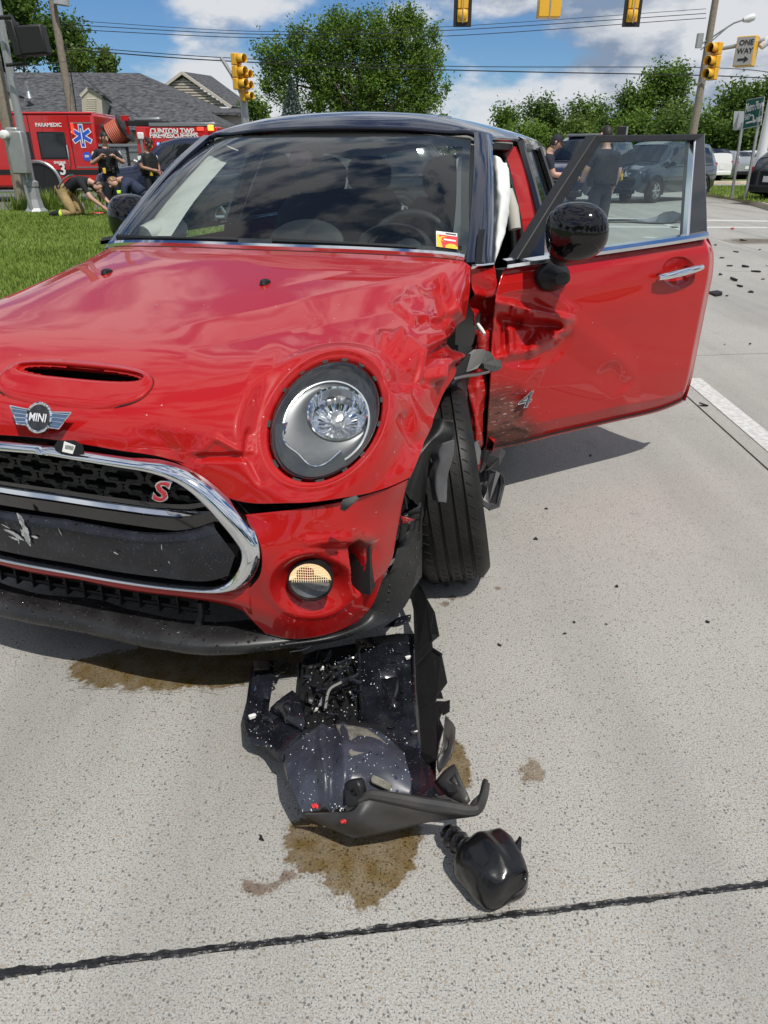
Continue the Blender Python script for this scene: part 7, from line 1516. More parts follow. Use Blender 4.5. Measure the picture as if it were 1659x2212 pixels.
text_mesh('sign_lettering', 'EAST', .16 * wdt / .75, 'paper_white', SG, Mg @ Matrix.Translation((wdt * .18, hgt * .38, 0)) @ Matrix.Diagonal((.6, 1.2, 1, 1)), .003, .002); text_mesh('sign_lettering', 'WEST', .16 * wdt / .75, 'paper_white', SG, Mg @ Matrix.Translation((wdt * .82, hgt * .20, 0)) @ Matrix.Diagonal((.6, 1.2, 1, 1)), .003, .002)
b = MB(); k_ = wdt; b.prism([(.12 * k_, .16 * hgt), (.55 * k_, .16 * hgt), (.55 * k_, .11 * hgt), (.70 * k_, .19 * hgt), (.55 * k_, .27 * hgt), (.55 * k_, .22 * hgt), (.12 * k_, .22 * hgt)], .004, Mg); b.build('arrow', 'paper_white', SG, smooth=False)
b = MB(); b.tube([Mg @ Vector((.52 * k_, .24 * hgt, .004)), Mg @ Vector((.52 * k_, .36 * hgt, .004)), Mg @ Vector((.44 * k_, .42 * hgt, .004)), Mg @ Vector((.34 * k_, .40 * hgt, .004))], .02, 5); b.build('arrow', 'paper_white', SG)
p4 = [tl(1583, 281, ya + .1), tl(1606, 281, ya + .1), tl(1608, 240, ya + .1), tl(1586, 240, ya + .1)]; b = MB(); b.add(p4, [(0, 1, 2, 3)]); o = b.build('rear_plate', 'sign_back', SG, smooth=False); md = o.modifiers.new('solid', 'SOLIDIFY'); md.thickness = .01
wb_ = wat(1632, 394, z=0); yw_ = wb_[1] - 6; xw_ = wat(1632, 394, y=yw_)[0]; wpole = post('steel_pole', (xw_, yw_, 0), (xw_ + .05, yw_, 9), .24, .20, 'white_steel', 'thick pale steel pole beside the direction sign', 'pole')
q = wat(1346, 300, z=0) if False else wat(1350, 300, y=30); cb = post('sign_post', (q[0], 30, 0), (q[0] + .02, 30, wat(1353, 273, y=30)[2]), .05, .05, 'galv', 'thin post with small black box seen over the open door', 'pole'); b = MB(); b.box(rel(cb, 1342, 283, 29.9), (.30, .2, .32)); b.build('box', 'signal_black', cb, bevel=.02)
# debris on the road seen through the door window
dq = wat(1385, 482, z=0); DB = empty('bumper_fragment', (dq[0], dq[1], 0), 0, 'torn dark bumper fragment on the road seen through the door window', 'debris')
b = MB(); rw = []
for k_ in range(14):
    t = k_ / 13; rw.append([(-.9 + 1.8 * t, .25 * math.sin(t * 7) - .1, .03), (-1.2 + 2.4 * t, .05 * math.sin(t * 5), .08 + .16 * sstep(t, .5, .8) * (1 + .3 * math.sin(t * 20))), (-1.2 + 2.4 * t, .35 + .1 * math.sin(t * 6), .03)])
b.grid(np.array(rw)); b.build('shell', 'police_grey', DB, angle=30)
# ------------------------------------------------------------------ trees, shrubs, grass
def foliage(name, c0, c1, c2):
    m = bpy.data.materials.new(name); m.use_nodes = True; n = m.node_tree.nodes; l = m.node_tree.links; p = n['Principled BSDF']; MATS[name] = m
    a = n.new('ShaderNodeAttribute'); a.attribute_name = 'tone'; r = n.new('ShaderNodeValToRGB'); l.new(a.outputs['Fac'], r.inputs[0])
    r.color_ramp.elements[0].color = (*c0, 1); r.color_ramp.elements[1].color = (*c2, 1); e = r.color_ramp.elements.new(.5); e.color = (*c1, 1)
    l.new(r.outputs[0], p.inputs['Base Color']); p.inputs['Roughness'].default_value = .55; p.inputs['Specular IOR Level'].default_value = .3
    tr = n.new('ShaderNodeBsdfTranslucent'); l.new(r.outputs[0], tr.inputs[0]); mx = n.new('ShaderNodeMixShader'); mx.inputs[0].default_value = .42; l.new(p.outputs[0], mx.inputs[1]); l.new(tr.outputs[0], mx.inputs[2]); l.new(mx.outputs[0], n['Material Output'].inputs[0])
foliage('leaf_mid', (.06, .12, .016), (.125, .225, .03), (.23, .34, .055)); foliage('leaf_dark', (.045, .09, .014), (.09, .165, .026), (.16, .25, .045)); foliage('leaf_light', (.085, .14, .024), (.14, .22, .04), (.22, .30, .07)); foliage('leaf_spruce', (.05, .085, .07), (.09, .135, .115), (.14, .19, .165)); foliage('grass_blade', (.15, .23, .035), (.24, .34, .06), (.36, .43, .12))
mat('bark', (.10, .08, .06), .9, noise=(20, .6, (.05, .04, .03)))
def leaves(name, pts, size, material, parent, tone, drop=0.0, aspect=.55, seed=0):
    g = np.random.default_rng(seed); n = len(pts); d = g.normal(size=(n, 3)); d[:, 2] = d[:, 2] * .6 - drop; d /= np.linalg.norm(d, axis=1, keepdims=True)
    e = np.cross(d, g.normal(size=(n, 3))); e /= np.linalg.norm(e, axis=1, keepdims=True); s = size * g.uniform(.6, 1.35, (n, 1))
    v = np.empty((n, 4, 3)); v[:, 0] = pts - d * s * .5; v[:, 1] = pts + e * s * aspect * .5; v[:, 2] = pts + d * s * .5; v[:, 3] = pts - e * s * aspect * .5
    me = bpy.data.meshes.new(name); me.vertices.add(n * 4); me.vertices.foreach_set('co', v.reshape(-1)); me.loops.add(n * 4); me.loops.foreach_set('vertex_index', np.arange(n * 4)); me.polygons.add(n); me.polygons.foreach_set('loop_start', np.arange(n) * 4); me.polygons.foreach_set('loop_total', np.full(n, 4)); me.update()
    a = me.attributes.new('tone', 'FLOAT', 'FACE'); a.data.foreach_set('value', np.clip(tone + g.normal(0, .16, n), 0, 1).astype(np.float32)); me.materials.append(MATS[material]); return link(name, me, parent)
def tree(name, loc, blobs, n, size, material, label, group=None, trunk=.25, seed=0, trunk_top=None, cat='tree', clump=.5, limbs=6, shoots=0):
    "blobs: (x, z, rx, ry, rz) of crown lobes relative to the base; leaves sit in tufts, some of them upright shoots"
    root = empty(name, tuple(loc), 0, label, cat, group); g = np.random.default_rng(seed); B = np.array(blobs, float); vol = B[:, 2] * B[:, 4]; per = 34; k = g.choice(len(B), n // per, p=vol / vol.sum())
    d = g.normal(size=(len(k), 3)); d /= np.linalg.norm(d, axis=1, keepdims=True); rr = g.uniform(.2, 1.0, (len(k), 1)) ** .5 * g.uniform(.8, 1.18, (len(k), 1))
    C_ = np.stack([B[k, 0], np.zeros(len(k)), B[k, 1]], 1) + d * rr * B[k][:, [2, 3, 4]]
    cs = clump * g.uniform(.55, 1.35, (len(C_), 1)); ax = np.stack([d[:, 0] * .6, d[:, 1] * .6, np.full(len(k), .9)], 1); ax /= np.linalg.norm(ax, axis=1, keepdims=True)
    pts = np.repeat(C_, per, 0) + g.normal(size=(len(C_) * per, 3)) * np.repeat(cs, per, 0) * .72 + np.repeat(ax * cs, per, 0) * g.normal(size=(len(C_) * per, 1)) * .9
    tn = np.repeat(g.uniform(.0, .95, len(C_)), per)
    leaves('crown', pts, size, material, root, tn, -.25, seed=seed)
    h = trunk_top or (B[:, 1].mean()); b = MB(); b.tube([(0, 0, -.1), (.05, 0, h * .35), (-.05, .05, h * .7), (.05, 0, h)], [trunk, trunk * .8, trunk * .55, trunk * .25], 8)
    for j in range(limbs):
        q = B[j % len(B)]; z0 = h * g.uniform(.35, .75); b.tube([(0, 0, z0), (q[0] * .5, g.uniform(-.5, .5), (z0 + q[1]) * .5 + .2), (q[0] * .95, g.uniform(-1, 1), q[1] + .3 * q[4])], [trunk * .45, trunk * .28, trunk * .06], 6)
    b.build('trunk', 'bark', root); return root
def from_px(u, v, y): return wat(u, v, y=y)
TY = 46.0; tb = from_px(800, 400, TY); ppx = lambda u, v: (from_px(u, v, TY)[0] - tb[0], from_px(u, v, TY)[2])
bl = []
for u, v, ru, rv in ((640,130,62,48),(610,190,40,40),(585,125,30,36),(720,95,60,55),(700,165,55,50),(800,85,70,58),(790,170,75,60),(880,90,52,58),(870,175,70,62),(915,150,42,60),(920,215,40,40),(700,225,60,36),(790,235,70,30),(880,235,60,30),(745,60,34,30),(885,50,30,26),(640,82,20,26),(655,62,9,18),(722,40,10,22),(745,30,9,20),(768,36,10,22),(700,62,12,22),(858,38,10,22),(882,34,9,20),(905,50,10,22),(935,78,10,20),(945,118,14,22),(958,185,12,18),(575,178,18,22),(562,110,12,18),(592,92,8,18),(820,40,10,18)):
    c = ppx(u, v); s = from_px(u + 1, v, TY)[0] - from_px(u, v, TY)[0]; bl.append((c[0], c[1], ru * s * .86, min(ru, rv) * s * .86, rv * s * .80))
tree('maple_tree', (tb[0], TY, 0), bl, 62000, .15, 'leaf_mid', 'big round leafy tree standing behind the roof of the red car', 'trees along the street', .35, 1, 5.5, clump=.24, limbs=16)
# spruce: whorls of drooping tips
sb = from_px(635, 300, 43); SP = empty('spruce_tree', (sb[0], 43, 0), 0, 'small blue green spruce in front of the big leafy tree', 'tree', 'trees along the street')
g = np.random.default_rng(5); ztop = from_px(636, 165, 43)[2]; pts = []
for k in range(5200):
    z = ztop * (1 - g.uniform(0, 1) ** .6 * .9); r = (ztop - z) * .36 * g.uniform(.5, 1.05); a = g.uniform(0, 6.28); pts.append((r * math.cos(a), r * math.sin(a), z - r * .18))
leaves('crown', np.array(pts), .20, 'leaf_spruce', SP, g.uniform(.2, .8, len(pts)), .5, .35, 6); b = MB(); b.tube([(0, 0, 0), (0, 0, ztop)], [.14, .02], 8); b.build('trunk', 'bark', SP)
def simple(u, vtop, wpx, y, n, size, material, label, seed, vb=330, name='tree', clump=.35, group='trees along the far roadside'):
    base_ = from_px(u, 400, y); zt_ = from_px(u, vtop, y)[2]; s = from_px(u + 1, 300, y)[0] - from_px(u, 300, y)[0]; w = wpx * s * .5; g = np.random.default_rng(seed); zb = max(.5, from_px(u, vb, y)[2]); B = []
    for k in range(11):
        f = g.uniform(0, 1); z = zb + (zt_ - zb) * (.15 + .75 * f); x = g.uniform(-1, 1) * w * (.75 - .45 * abs(f - .4)); B.append((x, z, w * g.uniform(.28, .5), w * g.uniform(.3, .5), (zt_ - zb) * g.uniform(.10, .2)))
    B.append((0, zt_ - (zt_ - zb) * .14, w * .35, w * .35, (zt_ - zb) * .14)); tree(name, (base_[0], y, 0), B, n, size, material, label, group, max(.12, w * .06), seed, zb + (zt_ - zb) * .6, clump=clump, limbs=7)
simple(60, -60, 330, 58, 24000, .28, 'leaf_dark', 'tall dark tree rising over the house roof at the left edge', 11, 165, 'broadleaf_tree', .4, 'trees behind the house'); simple(185, 55, 130, 57, 9000, .26, 'leaf_dark', 'dark tree shoulder behind the wooden pole', 12, 165, 'broadleaf_tree', .4, 'trees behind the house')
simple(210, 118, 36, 52, 1300, .24, 'leaf_light', 'small light tree top left of the ridge end', 13, 165, 'sapling', .25, 'trees behind the house'); simple(264, 118, 48, 52, 1800, .24, 'leaf_light', 'small light tree top peeking over the ridge', 14, 165, 'sapling', .25, 'trees behind the house')
simple(560, 222, 60, 50, 1500, .2, 'leaf_mid', 'low shrub between the gable and the spruce', 15, 262, 'shrub', .3, 'trees along the street')
for i, (u, vt, w, y, n, mt, lb) in enumerate(((1085,232,110,88,5200,'leaf_mid','low rounded tree where the far treeline begins'), (1160,222,120,86,5600,'leaf_dark','dark tree second along the far treeline'), (1245,220,120,84,5600,'leaf_mid','even topped tree in the middle of the far treeline'), (1330,190,100,72,6500,'leaf_dark','dark conical tree before the tallest one'), (1400,148,150,70,9500,'leaf_mid','tallest airy tree of the far treeline'), (1455,225,110,66,6000,'leaf_light','pale tree right behind the pole with lamp arm'),
    (1545,190,150,60,9500,'leaf_mid','broad green tree behind the direction sign'), (1625,165,170,58,10500,'leaf_dark','large dark tree at the right edge'), (1510,262,120,56,6500,'leaf_dark','dark low tree behind the white minivan'), (1600,268,150,54,7500,'leaf_dark','dark low tree behind the parked cars'), (1230,262,170,80,5600,'leaf_light','bright bushy tree seen above the police vehicle'), (1120,268,150,80,4600,'leaf_mid','bushy tree beside the red car roof'), (1340,258,160,64,6500,'leaf_mid','bushy tree above the open door frame'), (1435,262,130,62,6000,'leaf_dark','dark bush seen over the open door corner'), (1690,200,120,58,5200,'leaf_mid','leafy tree cut by the right edge'))):
    simple(u, vt, w, y, n, .30 if y > 70 else .26, mt, lb, 30 + i, 345, 'roadside_tree', .42)
b = MB(); 
# trees across the road behind the photographer; the paint and the glass mirror them
for i, (x, y, h, w) in enumerate(((-26,-26,11,9),(-17,-30,13,10),(-8,-27,10.5,9),(1,-31,12.5,10),(10,-28,11,9),(19,-30,13,10),(28,-26,11,9),(-34,-14,12,10),(36,-12,12,10),(34,4,11,9))):
    g = np.random.default_rng(200 + i); B = [(g.uniform(-.5, .5) * w * .6, h * g.uniform(.3, .85), w * .3, w * .3, h * .17) for _ in range(9)]; tree('roadside_tree', (x, y, 0), B, 5200, .62, 'leaf_dark', 'leafy tree across the road behind the photographer, mirrored in the paint', 'trees behind the photographer', .3, 200 + i, h * .6, clump=.6, limbs=4)
# dense hedge mass along the far lot, nobody could count it
g = np.random.default_rng(77); n = 26000; x = g.uniform(-12, 75, n); y = g.uniform(92, 97, n); z = g.uniform(0, 1, n) ** .8 * (4.2 + 1.2 * np.sin(x * .35) + .8 * np.sin(x * 1.1)); o = leaves('undergrowth', np.stack([x, y, z], 1), .65, 'leaf_dark', None, g.uniform(.1, .8, n), seed=8); tag(o, 'dense band of dark undergrowth closing off the far lot', 'undergrowth', kind='stuff')
# grass
def grass(name, pts, h, seed, label):
    g = np.random.default_rng(seed); n = len(pts); a = g.uniform(0, 6.28, n); hh = h * g.uniform(.5, 1.4, n); w = .006 + .0011 * pts[:, 1]; ln = g.uniform(.1, .6, n) * hh; d = np.stack([np.cos(a), np.sin(a)], 1); v = np.empty((n, 3, 3))
    v[:, 0, :2] = pts[:, :2] - d * w[:, None]; v[:, 1, :2] = pts[:, :2] + d * w[:, None]; v[:, 0, 2] = v[:, 1, 2] = pts[:, 2]; v[:, 2, 0] = pts[:, 0] - d[:, 1] * ln; v[:, 2, 1] = pts[:, 1] + d[:, 0] * ln; v[:, 2, 2] = pts[:, 2] + hh
    me = bpy.data.meshes.new(name); me.vertices.add(n * 3); me.vertices.foreach_set('co', v.reshape(-1)); me.loops.add(n * 3); me.loops.foreach_set('vertex_index', np.arange(n * 3)); me.polygons.add(n); me.polygons.foreach_set('loop_start', np.arange(n) * 3); me.polygons.foreach_set('loop_total', np.full(n, 3)); me.update()
    t = me.attributes.new('tone', 'FLOAT', 'FACE'); tn = .45 + .3 * vnoise(pts, .9) + g.normal(0, .18, n); t.data.foreach_set('value', np.clip(tn, 0, 1).astype(np.float32)); me.materials.append(MATS['grass_blade']); return tag(link(name, me), label, 'grass', kind='stuff')
g = np.random.default_rng(9); n = 200000; y = 4 + 14.5 * g.uniform(0, 1, n) ** .85; x = ROADX(-2.6, y) - g.uniform(0, 1, n) * (y * .78 + .5 - 2.3).clip(.8, 20); grass('grass', np.stack([x, y, np.full(n, .128)], 1), .058, 1, 'mown green grass of the lawn beside the red car')
n = 9000; t = g.uniform(0, 1, n); k = g.uniform(0, 1, n); P0 = np.array(ip[0]); P1 = np.array(ip[-1]); Q0 = np.array(ib[0]); Q1 = np.array(ib[-1]); A_ = P0 + (P1 - P0) * t[:, None]; B_ = Q0 + (Q1 - Q0) * t[:, None]; q = A_ + (B_ - A_) * (.06 + .9 * k[:, None]); grass('grass', np.stack([q[:, 0], q[:, 1], np.full(n, .134)], 1), .09, 2, 'grass on the small kerbed island under the direction sign')
# tall weeds round the steel pole
wdb = wat(80, 461, z=.13); n = 500; g = np.random.default_rng(4); rr = np.abs(g.normal(0, .55, n)); aa = g.uniform(0, 6.28, n); P_ = np.stack([wdb[0] + .1 + rr * np.cos(aa) * 1.5, wdb[1] + .35 + np.abs(rr * np.sin(aa)) * .6, np.full(n, .128)], 1); o = grass('grass', P_, .42, 3, 'tall unmown weeds round the foot of the steel pole')
# ------------------------------------------------------------------ people
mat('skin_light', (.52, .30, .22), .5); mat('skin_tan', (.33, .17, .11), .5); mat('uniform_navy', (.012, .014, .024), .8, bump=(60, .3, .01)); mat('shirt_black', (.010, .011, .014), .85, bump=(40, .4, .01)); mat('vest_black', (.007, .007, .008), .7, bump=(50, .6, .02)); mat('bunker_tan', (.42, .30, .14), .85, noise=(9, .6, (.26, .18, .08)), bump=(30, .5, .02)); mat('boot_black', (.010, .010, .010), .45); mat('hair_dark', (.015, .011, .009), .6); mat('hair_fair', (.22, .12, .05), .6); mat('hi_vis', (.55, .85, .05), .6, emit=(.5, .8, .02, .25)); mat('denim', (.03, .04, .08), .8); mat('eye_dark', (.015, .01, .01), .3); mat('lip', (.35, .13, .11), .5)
EDGES = [('pel','wai'),('wai','che'),('che','nec'),('nec','hed'),('che','shl'),('shl','ell'),('ell','wrl'),('che','shr'),('shr','elr'),('elr','wrr'),('pel','hil'),('hil','knl'),('knl','anl'),('anl','tol'),('pel','hir'),('hir','knr'),('knr','anr'),('anr','tor')]
RAD = dict(pel=.145, wai=.135, che=.155, nec=.062, hed=.06, shl=.072, shr=.072, ell=.050, elr=.050, wrl=.034, wrr=.034, hil=.098, hir=.098, knl=.066, knr=.066, anl=.046, anr=.046, tol=.042, tor=.042)
def limb_verts(J):
    names = list(J); return names
def person(loc, rz, J, cloth, label, group=None, face=(0, -1, 0), hair='hair_dark', skin='skin_light', sc=1.0, cap=None, vest=None, bun=False, short_sleeve=True, belt=None, hands=True, rad=None):
    root = empty('person', tuple(loc), rz, label, 'person', group); root.scale = (sc,) * 3
    names = list(J); Rr = dict(RAD); Rr.update(rad or {}); pts = [Vector(J[k]) for k in names]; verts = []; edges = []; rad_ = []; idx = {}
    for k in names: idx[k] = len(verts); verts.append(Vector(J[k])); rad_.append(Rr[k])
    own = []
    for a, b_ in EDGES:
        # midpoints give limbs their taper and swell
        m = (verts[idx[a]] + verts[idx[b_]]) / 2; r = (Rr[a] + Rr[b_]) / 2 * (1.06 if (a[:2], b_[:2]) in (('hi','kn'),('kn','an'),('el','wr')) else .98)
        verts.append(m); rad_.append(r); edges += [(idx[a], len(verts) - 1), (len(verts) - 1, idx[b_])]
    me = bpy.data.meshes.new('body'); me.from_pydata([tuple(v) for v in verts], edges, []); o = bpy.data.objects.new('body', me); COL.objects.link(o)
    sk = o.modifiers.new('skin', 'SKIN'); sk.use_smooth_shade = True
    if not me.skin_vertices: me.skin_vertices.new() if hasattr(me.skin_vertices, 'new') else None
    for i, r in enumerate(rad_):
        d = me.skin_vertices[0].data[i]; d.radius = (r, r); d.use_root = (i == 0)
    su = o.modifiers.new('sub', 'SUBSURF'); su.levels = 2; su.render_levels = 2
    dg = bpy.context.evaluated_depsgraph_get(); m2 = bpy.data.meshes.new_from_object(o.evaluated_get(dg)); bpy.data.objects.remove(o); bpy.data.meshes.remove(me)
    co = np.empty(len(m2.vertices) * 3); m2.vertices.foreach_get('co', co); co = co.reshape(-1, 3)
    ms = ['shirt', 'pants', 'skin', 'boots']; m2.materials.clear()
    for k in ms: m2.materials.append(MATS[cloth[k] if k != 'skin' else skin])
    cen = np.array([np.mean(co[list(p.vertices)], 0) for p in m2.polygons]); best = np.full(len(cen), 1e9); mi = np.zeros(len(cen), int)
    for a, b_ in EDGES:
        A = np.array(J[a]); B = np.array(J[b_]); t = np.clip(((cen - A) @ (B - A)) / ((B - A) @ (B - A)), 0, 1); d = np.linalg.norm(cen - A - t[:, None] * (B - A), axis=1) - (Rr[a] * (1 - t) + Rr[b_] * t)
        if (a, b_) == ('nec', 'hed') or (a == 'che' and b_ == 'nec'): val = np.where(t > (.75 if a == 'che' else .0), 2, 0)
        elif a[:2] == 'el': val = np.full(len(t), 2 if short_sleeve else 0)
        elif a[:2] == 'sh': val = np.where(t > .72, 2 if short_sleeve else 0, 0)
        elif a[:2] == 'an': val = np.full(len(t), 3)
        elif a[:2] == 'kn': val = np.where(t > cloth.get('boot_h', .8), 3, 1)
        elif a[:2] == 'hi' or b_[:2] == 'hi': val = np.full(len(t), 1)
        elif a == 'pel': val = np.where(t > .5, 0, 1)
        else: val = np.zeros(len(t))
        w = d < best; best[w] = d[w]; mi[w] = val[w]
    m2.polygons.foreach_set('material_index', mi.astype(int)); m2.polygons.foreach_set('use_smooth', [True] * len(m2.polygons)); link('body', m2, root)
    # head with face
    hc = Vector(J['hed']) + (Vector(J['hed']) - Vector(J['nec'])).normalized() * .085; f = Vector(face).normalized(); up = (Vector(J['hed']) - Vector(J['nec'])).normalized(); up = (up - f * up.dot(f) * .9).normalized(); M = frame(hc, f.cross(up) * -1, up); Z = M.to_3x3() @ Vector((0, 0, 1)); s = 1 if Z.dot(f) > 0 else -1
    def H(x, y, z): return M @ Vector((x, y, z * s))
    P_ = []
    for i in range(19):
        th = math.pi * i / 18; row = []
        for j in range(24):
            ph = 2 * math.pi * j / 24; x, y, z = .075 * math.sin(th) * math.cos(ph), .115 * math.cos(th), .095 * math.sin(th) * math.sin(ph)
            if y < 0: x *= 1 + y * 2.2; z *= 1 + y * 1.0 * (1 if z > 0 else 2.2)
            row.append(H(x, y, z))
        P_.append(row)
    b = MB(); b.grid(np.array(P_), close_u=True); hd = b.build('head', skin, root, angle=180)
    b = MB(); b.tube([H(0, .02, .088), H(0, -.005, .105), H(0, -.022, .112), H(0, -.028, .092)], [.010, .013, .017, .012], 8); b.build('nose', skin, hd)
    for sd in (-1, 1):
        b = MB(); b.tube([H(sd * .034 - .012, .018, .0855), H(sd * .034 + .012, .018, .0855)], .007, 6); b.build('eye', 'eye_dark', hd); b = MB(); b.tube([H(sd * .034 - .016, .034, .087), H(sd * .034 + .016, .035, .086)], .005, 5); b.build('eyebrow', hair, hd); b = MB(); b.tube([H(sd * .076, .025, -.005), H(sd * .086, .01, -.008), H(sd * .076, -.025, 0)], [.012, .018, .010], 6); b.build('ear', skin, hd)
    b = MB(); b.tube([H(-.022, -.052, .083), H(0, -.052, .090), H(.022, -.052, .083)], .006, 5); b.build('mouth', 'lip', hd)
    b = MB(); P_ = []
    for i in range(10):
        th = math.pi * .60 * i / 9; row = []
        for j in range(24):
            ph = 2 * math.pi * j / 24; fr_ = math.sin(ph); lim = th * (.62 if fr_ > .35 else 1.0 if fr_ > -.2 else 1.12); k = 1.07; row.append(H(k * .077 * math.sin(lim) * math.cos(ph), k * .118 * math.cos(lim), k * .098 * math.sin(lim) * math.sin(ph) - .004))
        P_.append(row)
    b.grid(np.array(P_), close_u=True); b.build('hair', hair, hd)
    if bun: b = MB(); b.tube([H(0, .06, -.09), H(0, .07, -.125), H(0, .05, -.15)], [.03, .045, .02], 8); b.build('hair_bun', hair, hd)
    if cap:
        b = MB(); b.grid(np.array([[H(1.12 * .077 * math.sin(t) * math.cos(ph), .012 + 1.15 * .112 * math.cos(t), 1.12 * .098 * math.sin(t) * math.sin(ph)) for ph in np.linspace(0, 2 * math.pi, 24, endpoint=False)] for t in np.linspace(.01, 1.35, 8)]), close_u=True); b.grid(np.array([[H(x * .075, .036 - .012 * abs(x), .10 + .0 * t + .075 * t * (1 - .4 * x * x)) for x in np.linspace(-1, 1, 7)] for t in (0, 1)])); b.build('cap', cap, root)
    if vest:
        ch, wa = Vector(J['che']), Vector(J['wai']); ax = (ch - wa).normalized(); sh = (Vector(J['shl']) - Vector(J['shr'])).normalized(); fw = ax.cross(sh); P_ = []
        for t in np.linspace(-.25, 1.28, 9): c = wa + (ch - wa) * t; kx = .205 if t < 1.1 else .15; P_.append([c + sh * (kx * math.copysign(abs(math.cos(p)) ** .7, math.cos(p))) + fw * (.172 * math.copysign(abs(math.sin(p)) ** .7, math.sin(p))) for p in np.linspace(0, 2 * math.pi, 24, endpoint=False)])
        b = MB(); b.grid(np.array(P_), close_u=True); v_ = b.build('vest', vest, root)
        if vest == 'vest_black':
            for k in range(3):
                for sd in (-1, 0, 1):
                    c = wa + (ch - wa) * (.05 + .3 * k); b = MB(); b.box(c + sh * (sd * .09) + f * .0 + Vector((f.x, f.y, 0)) * .175, (.07, .05, .09), rz=math.atan2(f.y, f.x) + math.pi / 2); b.build('pouch', 'vest_black', root, bevel=.01)
    if belt:
        pe = Vector(J['pel']) + Vector((0, 0, .10)); b = MB(); b.lathe([(.165, -.03), (.175, -.028), (.175, .028), (.165, .03)], 24, Matrix.Translation(pe)); b.build('duty_belt', 'boot_black', root)
        for k, (an, mt) in enumerate(((-1.2, 'boot_black'), (-.6, 'boot_black'), (-2.2, 'sticker_yellow'), (0.1, 'boot_black'), (3.0, 'boot_black'))):
            b = MB(); b.box(pe + Vector((.19 * math.cos(an), .19 * math.sin(an), -.02)), (.06, .06, .11)); b.build('belt_pouch', 'boot_black' if mt != 'sticker_yellow' else 'sticker_yellow', root, bevel=.01)
    if hands:
        for sd in ('l', 'r'):
            e, w = Vector(J['el' + sd]), Vector(J['wr' + sd]); d = (w - e).normalized(); x = d.cross(Vector((.3, .2, 1))).normalized(); y = d.cross(x); b = MB(); b.tube([w - d * .02, w + d * .03, w + d * .085], [.030, .038, .036], 8)
            for k, (o_, ln) in enumerate(((-.030, .065), (-.010, .078), (.010, .074), (.028, .058))): q = w + d * .08 + x * o_; b.tube([q, q + d * ln * .55 + y * .012, q + d * ln * .85 + y * .035], [.010, .0095, .008], 6)
            q = w + d * .03 + x * -.036; b.tube([q, q - x * .03 + d * .03, q - x * .035 + d * .058 + y * .015], [.013, .012, .009], 6); b.build('hand', skin, root)
    # shoulder patch
    if cloth.get('patch'):
        for sd in ('l', 'r'):
            a, e = Vector(J['sh' + sd]), Vector(J['el' + sd]); c = a + (e - a) * .32; outw = (c - Vector(J['che'])); outw = (outw - (e - a).normalized() * outw.dot((e - a).normalized())).normalized(); M2 = frame(c + outw * .060, (e - a).normalized().cross(outw), (a - e)); b = MB(); b.prism([(-.038, .045), (.038, .045), (.042, .0), (.025, -.04), (0, -.055), (-.025, -.04), (-.042, 0)], .022, M2 @ Matrix.Translation((0, 0, -.011))); b.build('shoulder_patch', 'paper_white', root, smooth=False)
    return root
def stand(**k):
    J = dict(pel=(0,0,.95), wai=(0,0,1.12), che=(0,.01,1.34), nec=(0,.0,1.50), hed=(0,-.02,1.58), shl=(.19,.01,1.42), ell=(.25,.03,1.15), wrl=(.24,-.08,.92), shr=(-.19,.01,1.42), elr=(-.25,.03,1.15), wrr=(-.24,-.08,.92), hil=(.09,0,.90), knl=(.11,-.02,.50), anl=(.12,.02,.09), tol=(.14,-.16,.04), hir=(-.09,0,.90), knr=(-.11,-.02,.50), anr=(-.12,.02,.09), tor=(-.14,-.16,.04)); J.update(k); return J
cop = dict(shirt='uniform_navy', pants='uniform_navy', boots='boot_black', patch=True)
q = wat(240, 400, y=17.3); person((q[0], 17.3, .02), R(25), stand(ell=(.33,-.02,1.18), wrl=(.14,-.20,1.30), elr=(-.33,.02,1.16), wrr=(-.15,-.20,1.30), hed=(.0,-.03,1.585)), cop, 'bareheaded police officer in navy uniform holding the straps of his black vest', 'people by the ambulance crew', face=(.35, -.9, -.12), vest='vest_black', belt=True, sc=.985)
q = wat(327, 400, y=17.6); person((q[0], 17.6, .02), R(62), stand(ell=(.30,.0,1.17), wrl=(.10,-.20,1.08), elr=(-.27,-.02,1.16), wrr=(-.10,-.22,1.10), hed=(0,-.045,1.575)), cop, 'police officer with hair tied back looking down, arms folded in front', 'people by the ambulance crew', face=(.0, -.9, -.45), skin='skin_tan', vest='vest_black', belt=True, bun=True, sc=.93, rad=dict(che=.14, wai=.12))
# kneeling firefighter, side on, leaning forward to the right
JK = dict(pel=(0,0,.52), wai=(.20,0,.66), che=(.44,0,.71), nec=(.61,0,.68), hed=(.69,0,.645), shl=(.50,.17,.66), ell=(.68,.20,.44), wrl=(.88,.12,.28), shr=(.50,-.17,.66), elr=(.66,-.22,.40), wrr=(.86,-.14,.22), hil=(-.02,.10,.48), knl=(.24,.13,.10), anl=(-.18,.13,.08), tol=(-.32,.13,.06), hir=(-.02,-.10,.48), knr=(.20,-.15,.10), anr=(-.22,-.15,.08), tor=(-.36,-.15,.06))
q = wat(150, 470, z=.13); kf = person((q[0], q[1], .13), R(-8), JK, dict(shirt='shirt_black', pants='bunker_tan', boots='boot_black', boot_h=.62), 'dark haired firefighter in black shirt and tan bunker trousers kneeling on the grass', 'people by the ambulance crew', face=(.75, -.25, -.6), skin='skin_light', sc=1.02, rad=dict(hil=.12, hir=.12, knl=.09, knr=.09, anl=.07, anr=.07, pel=.16))
b = MB(); b.tube([(-.06,-.16,.46), (.0,-.19,.60), (.12,-.17,.74), (.22,-.12,.80), (.25,.0,.81)], .018, 6); b.build('brace_strap', 'dull_metal', kf)
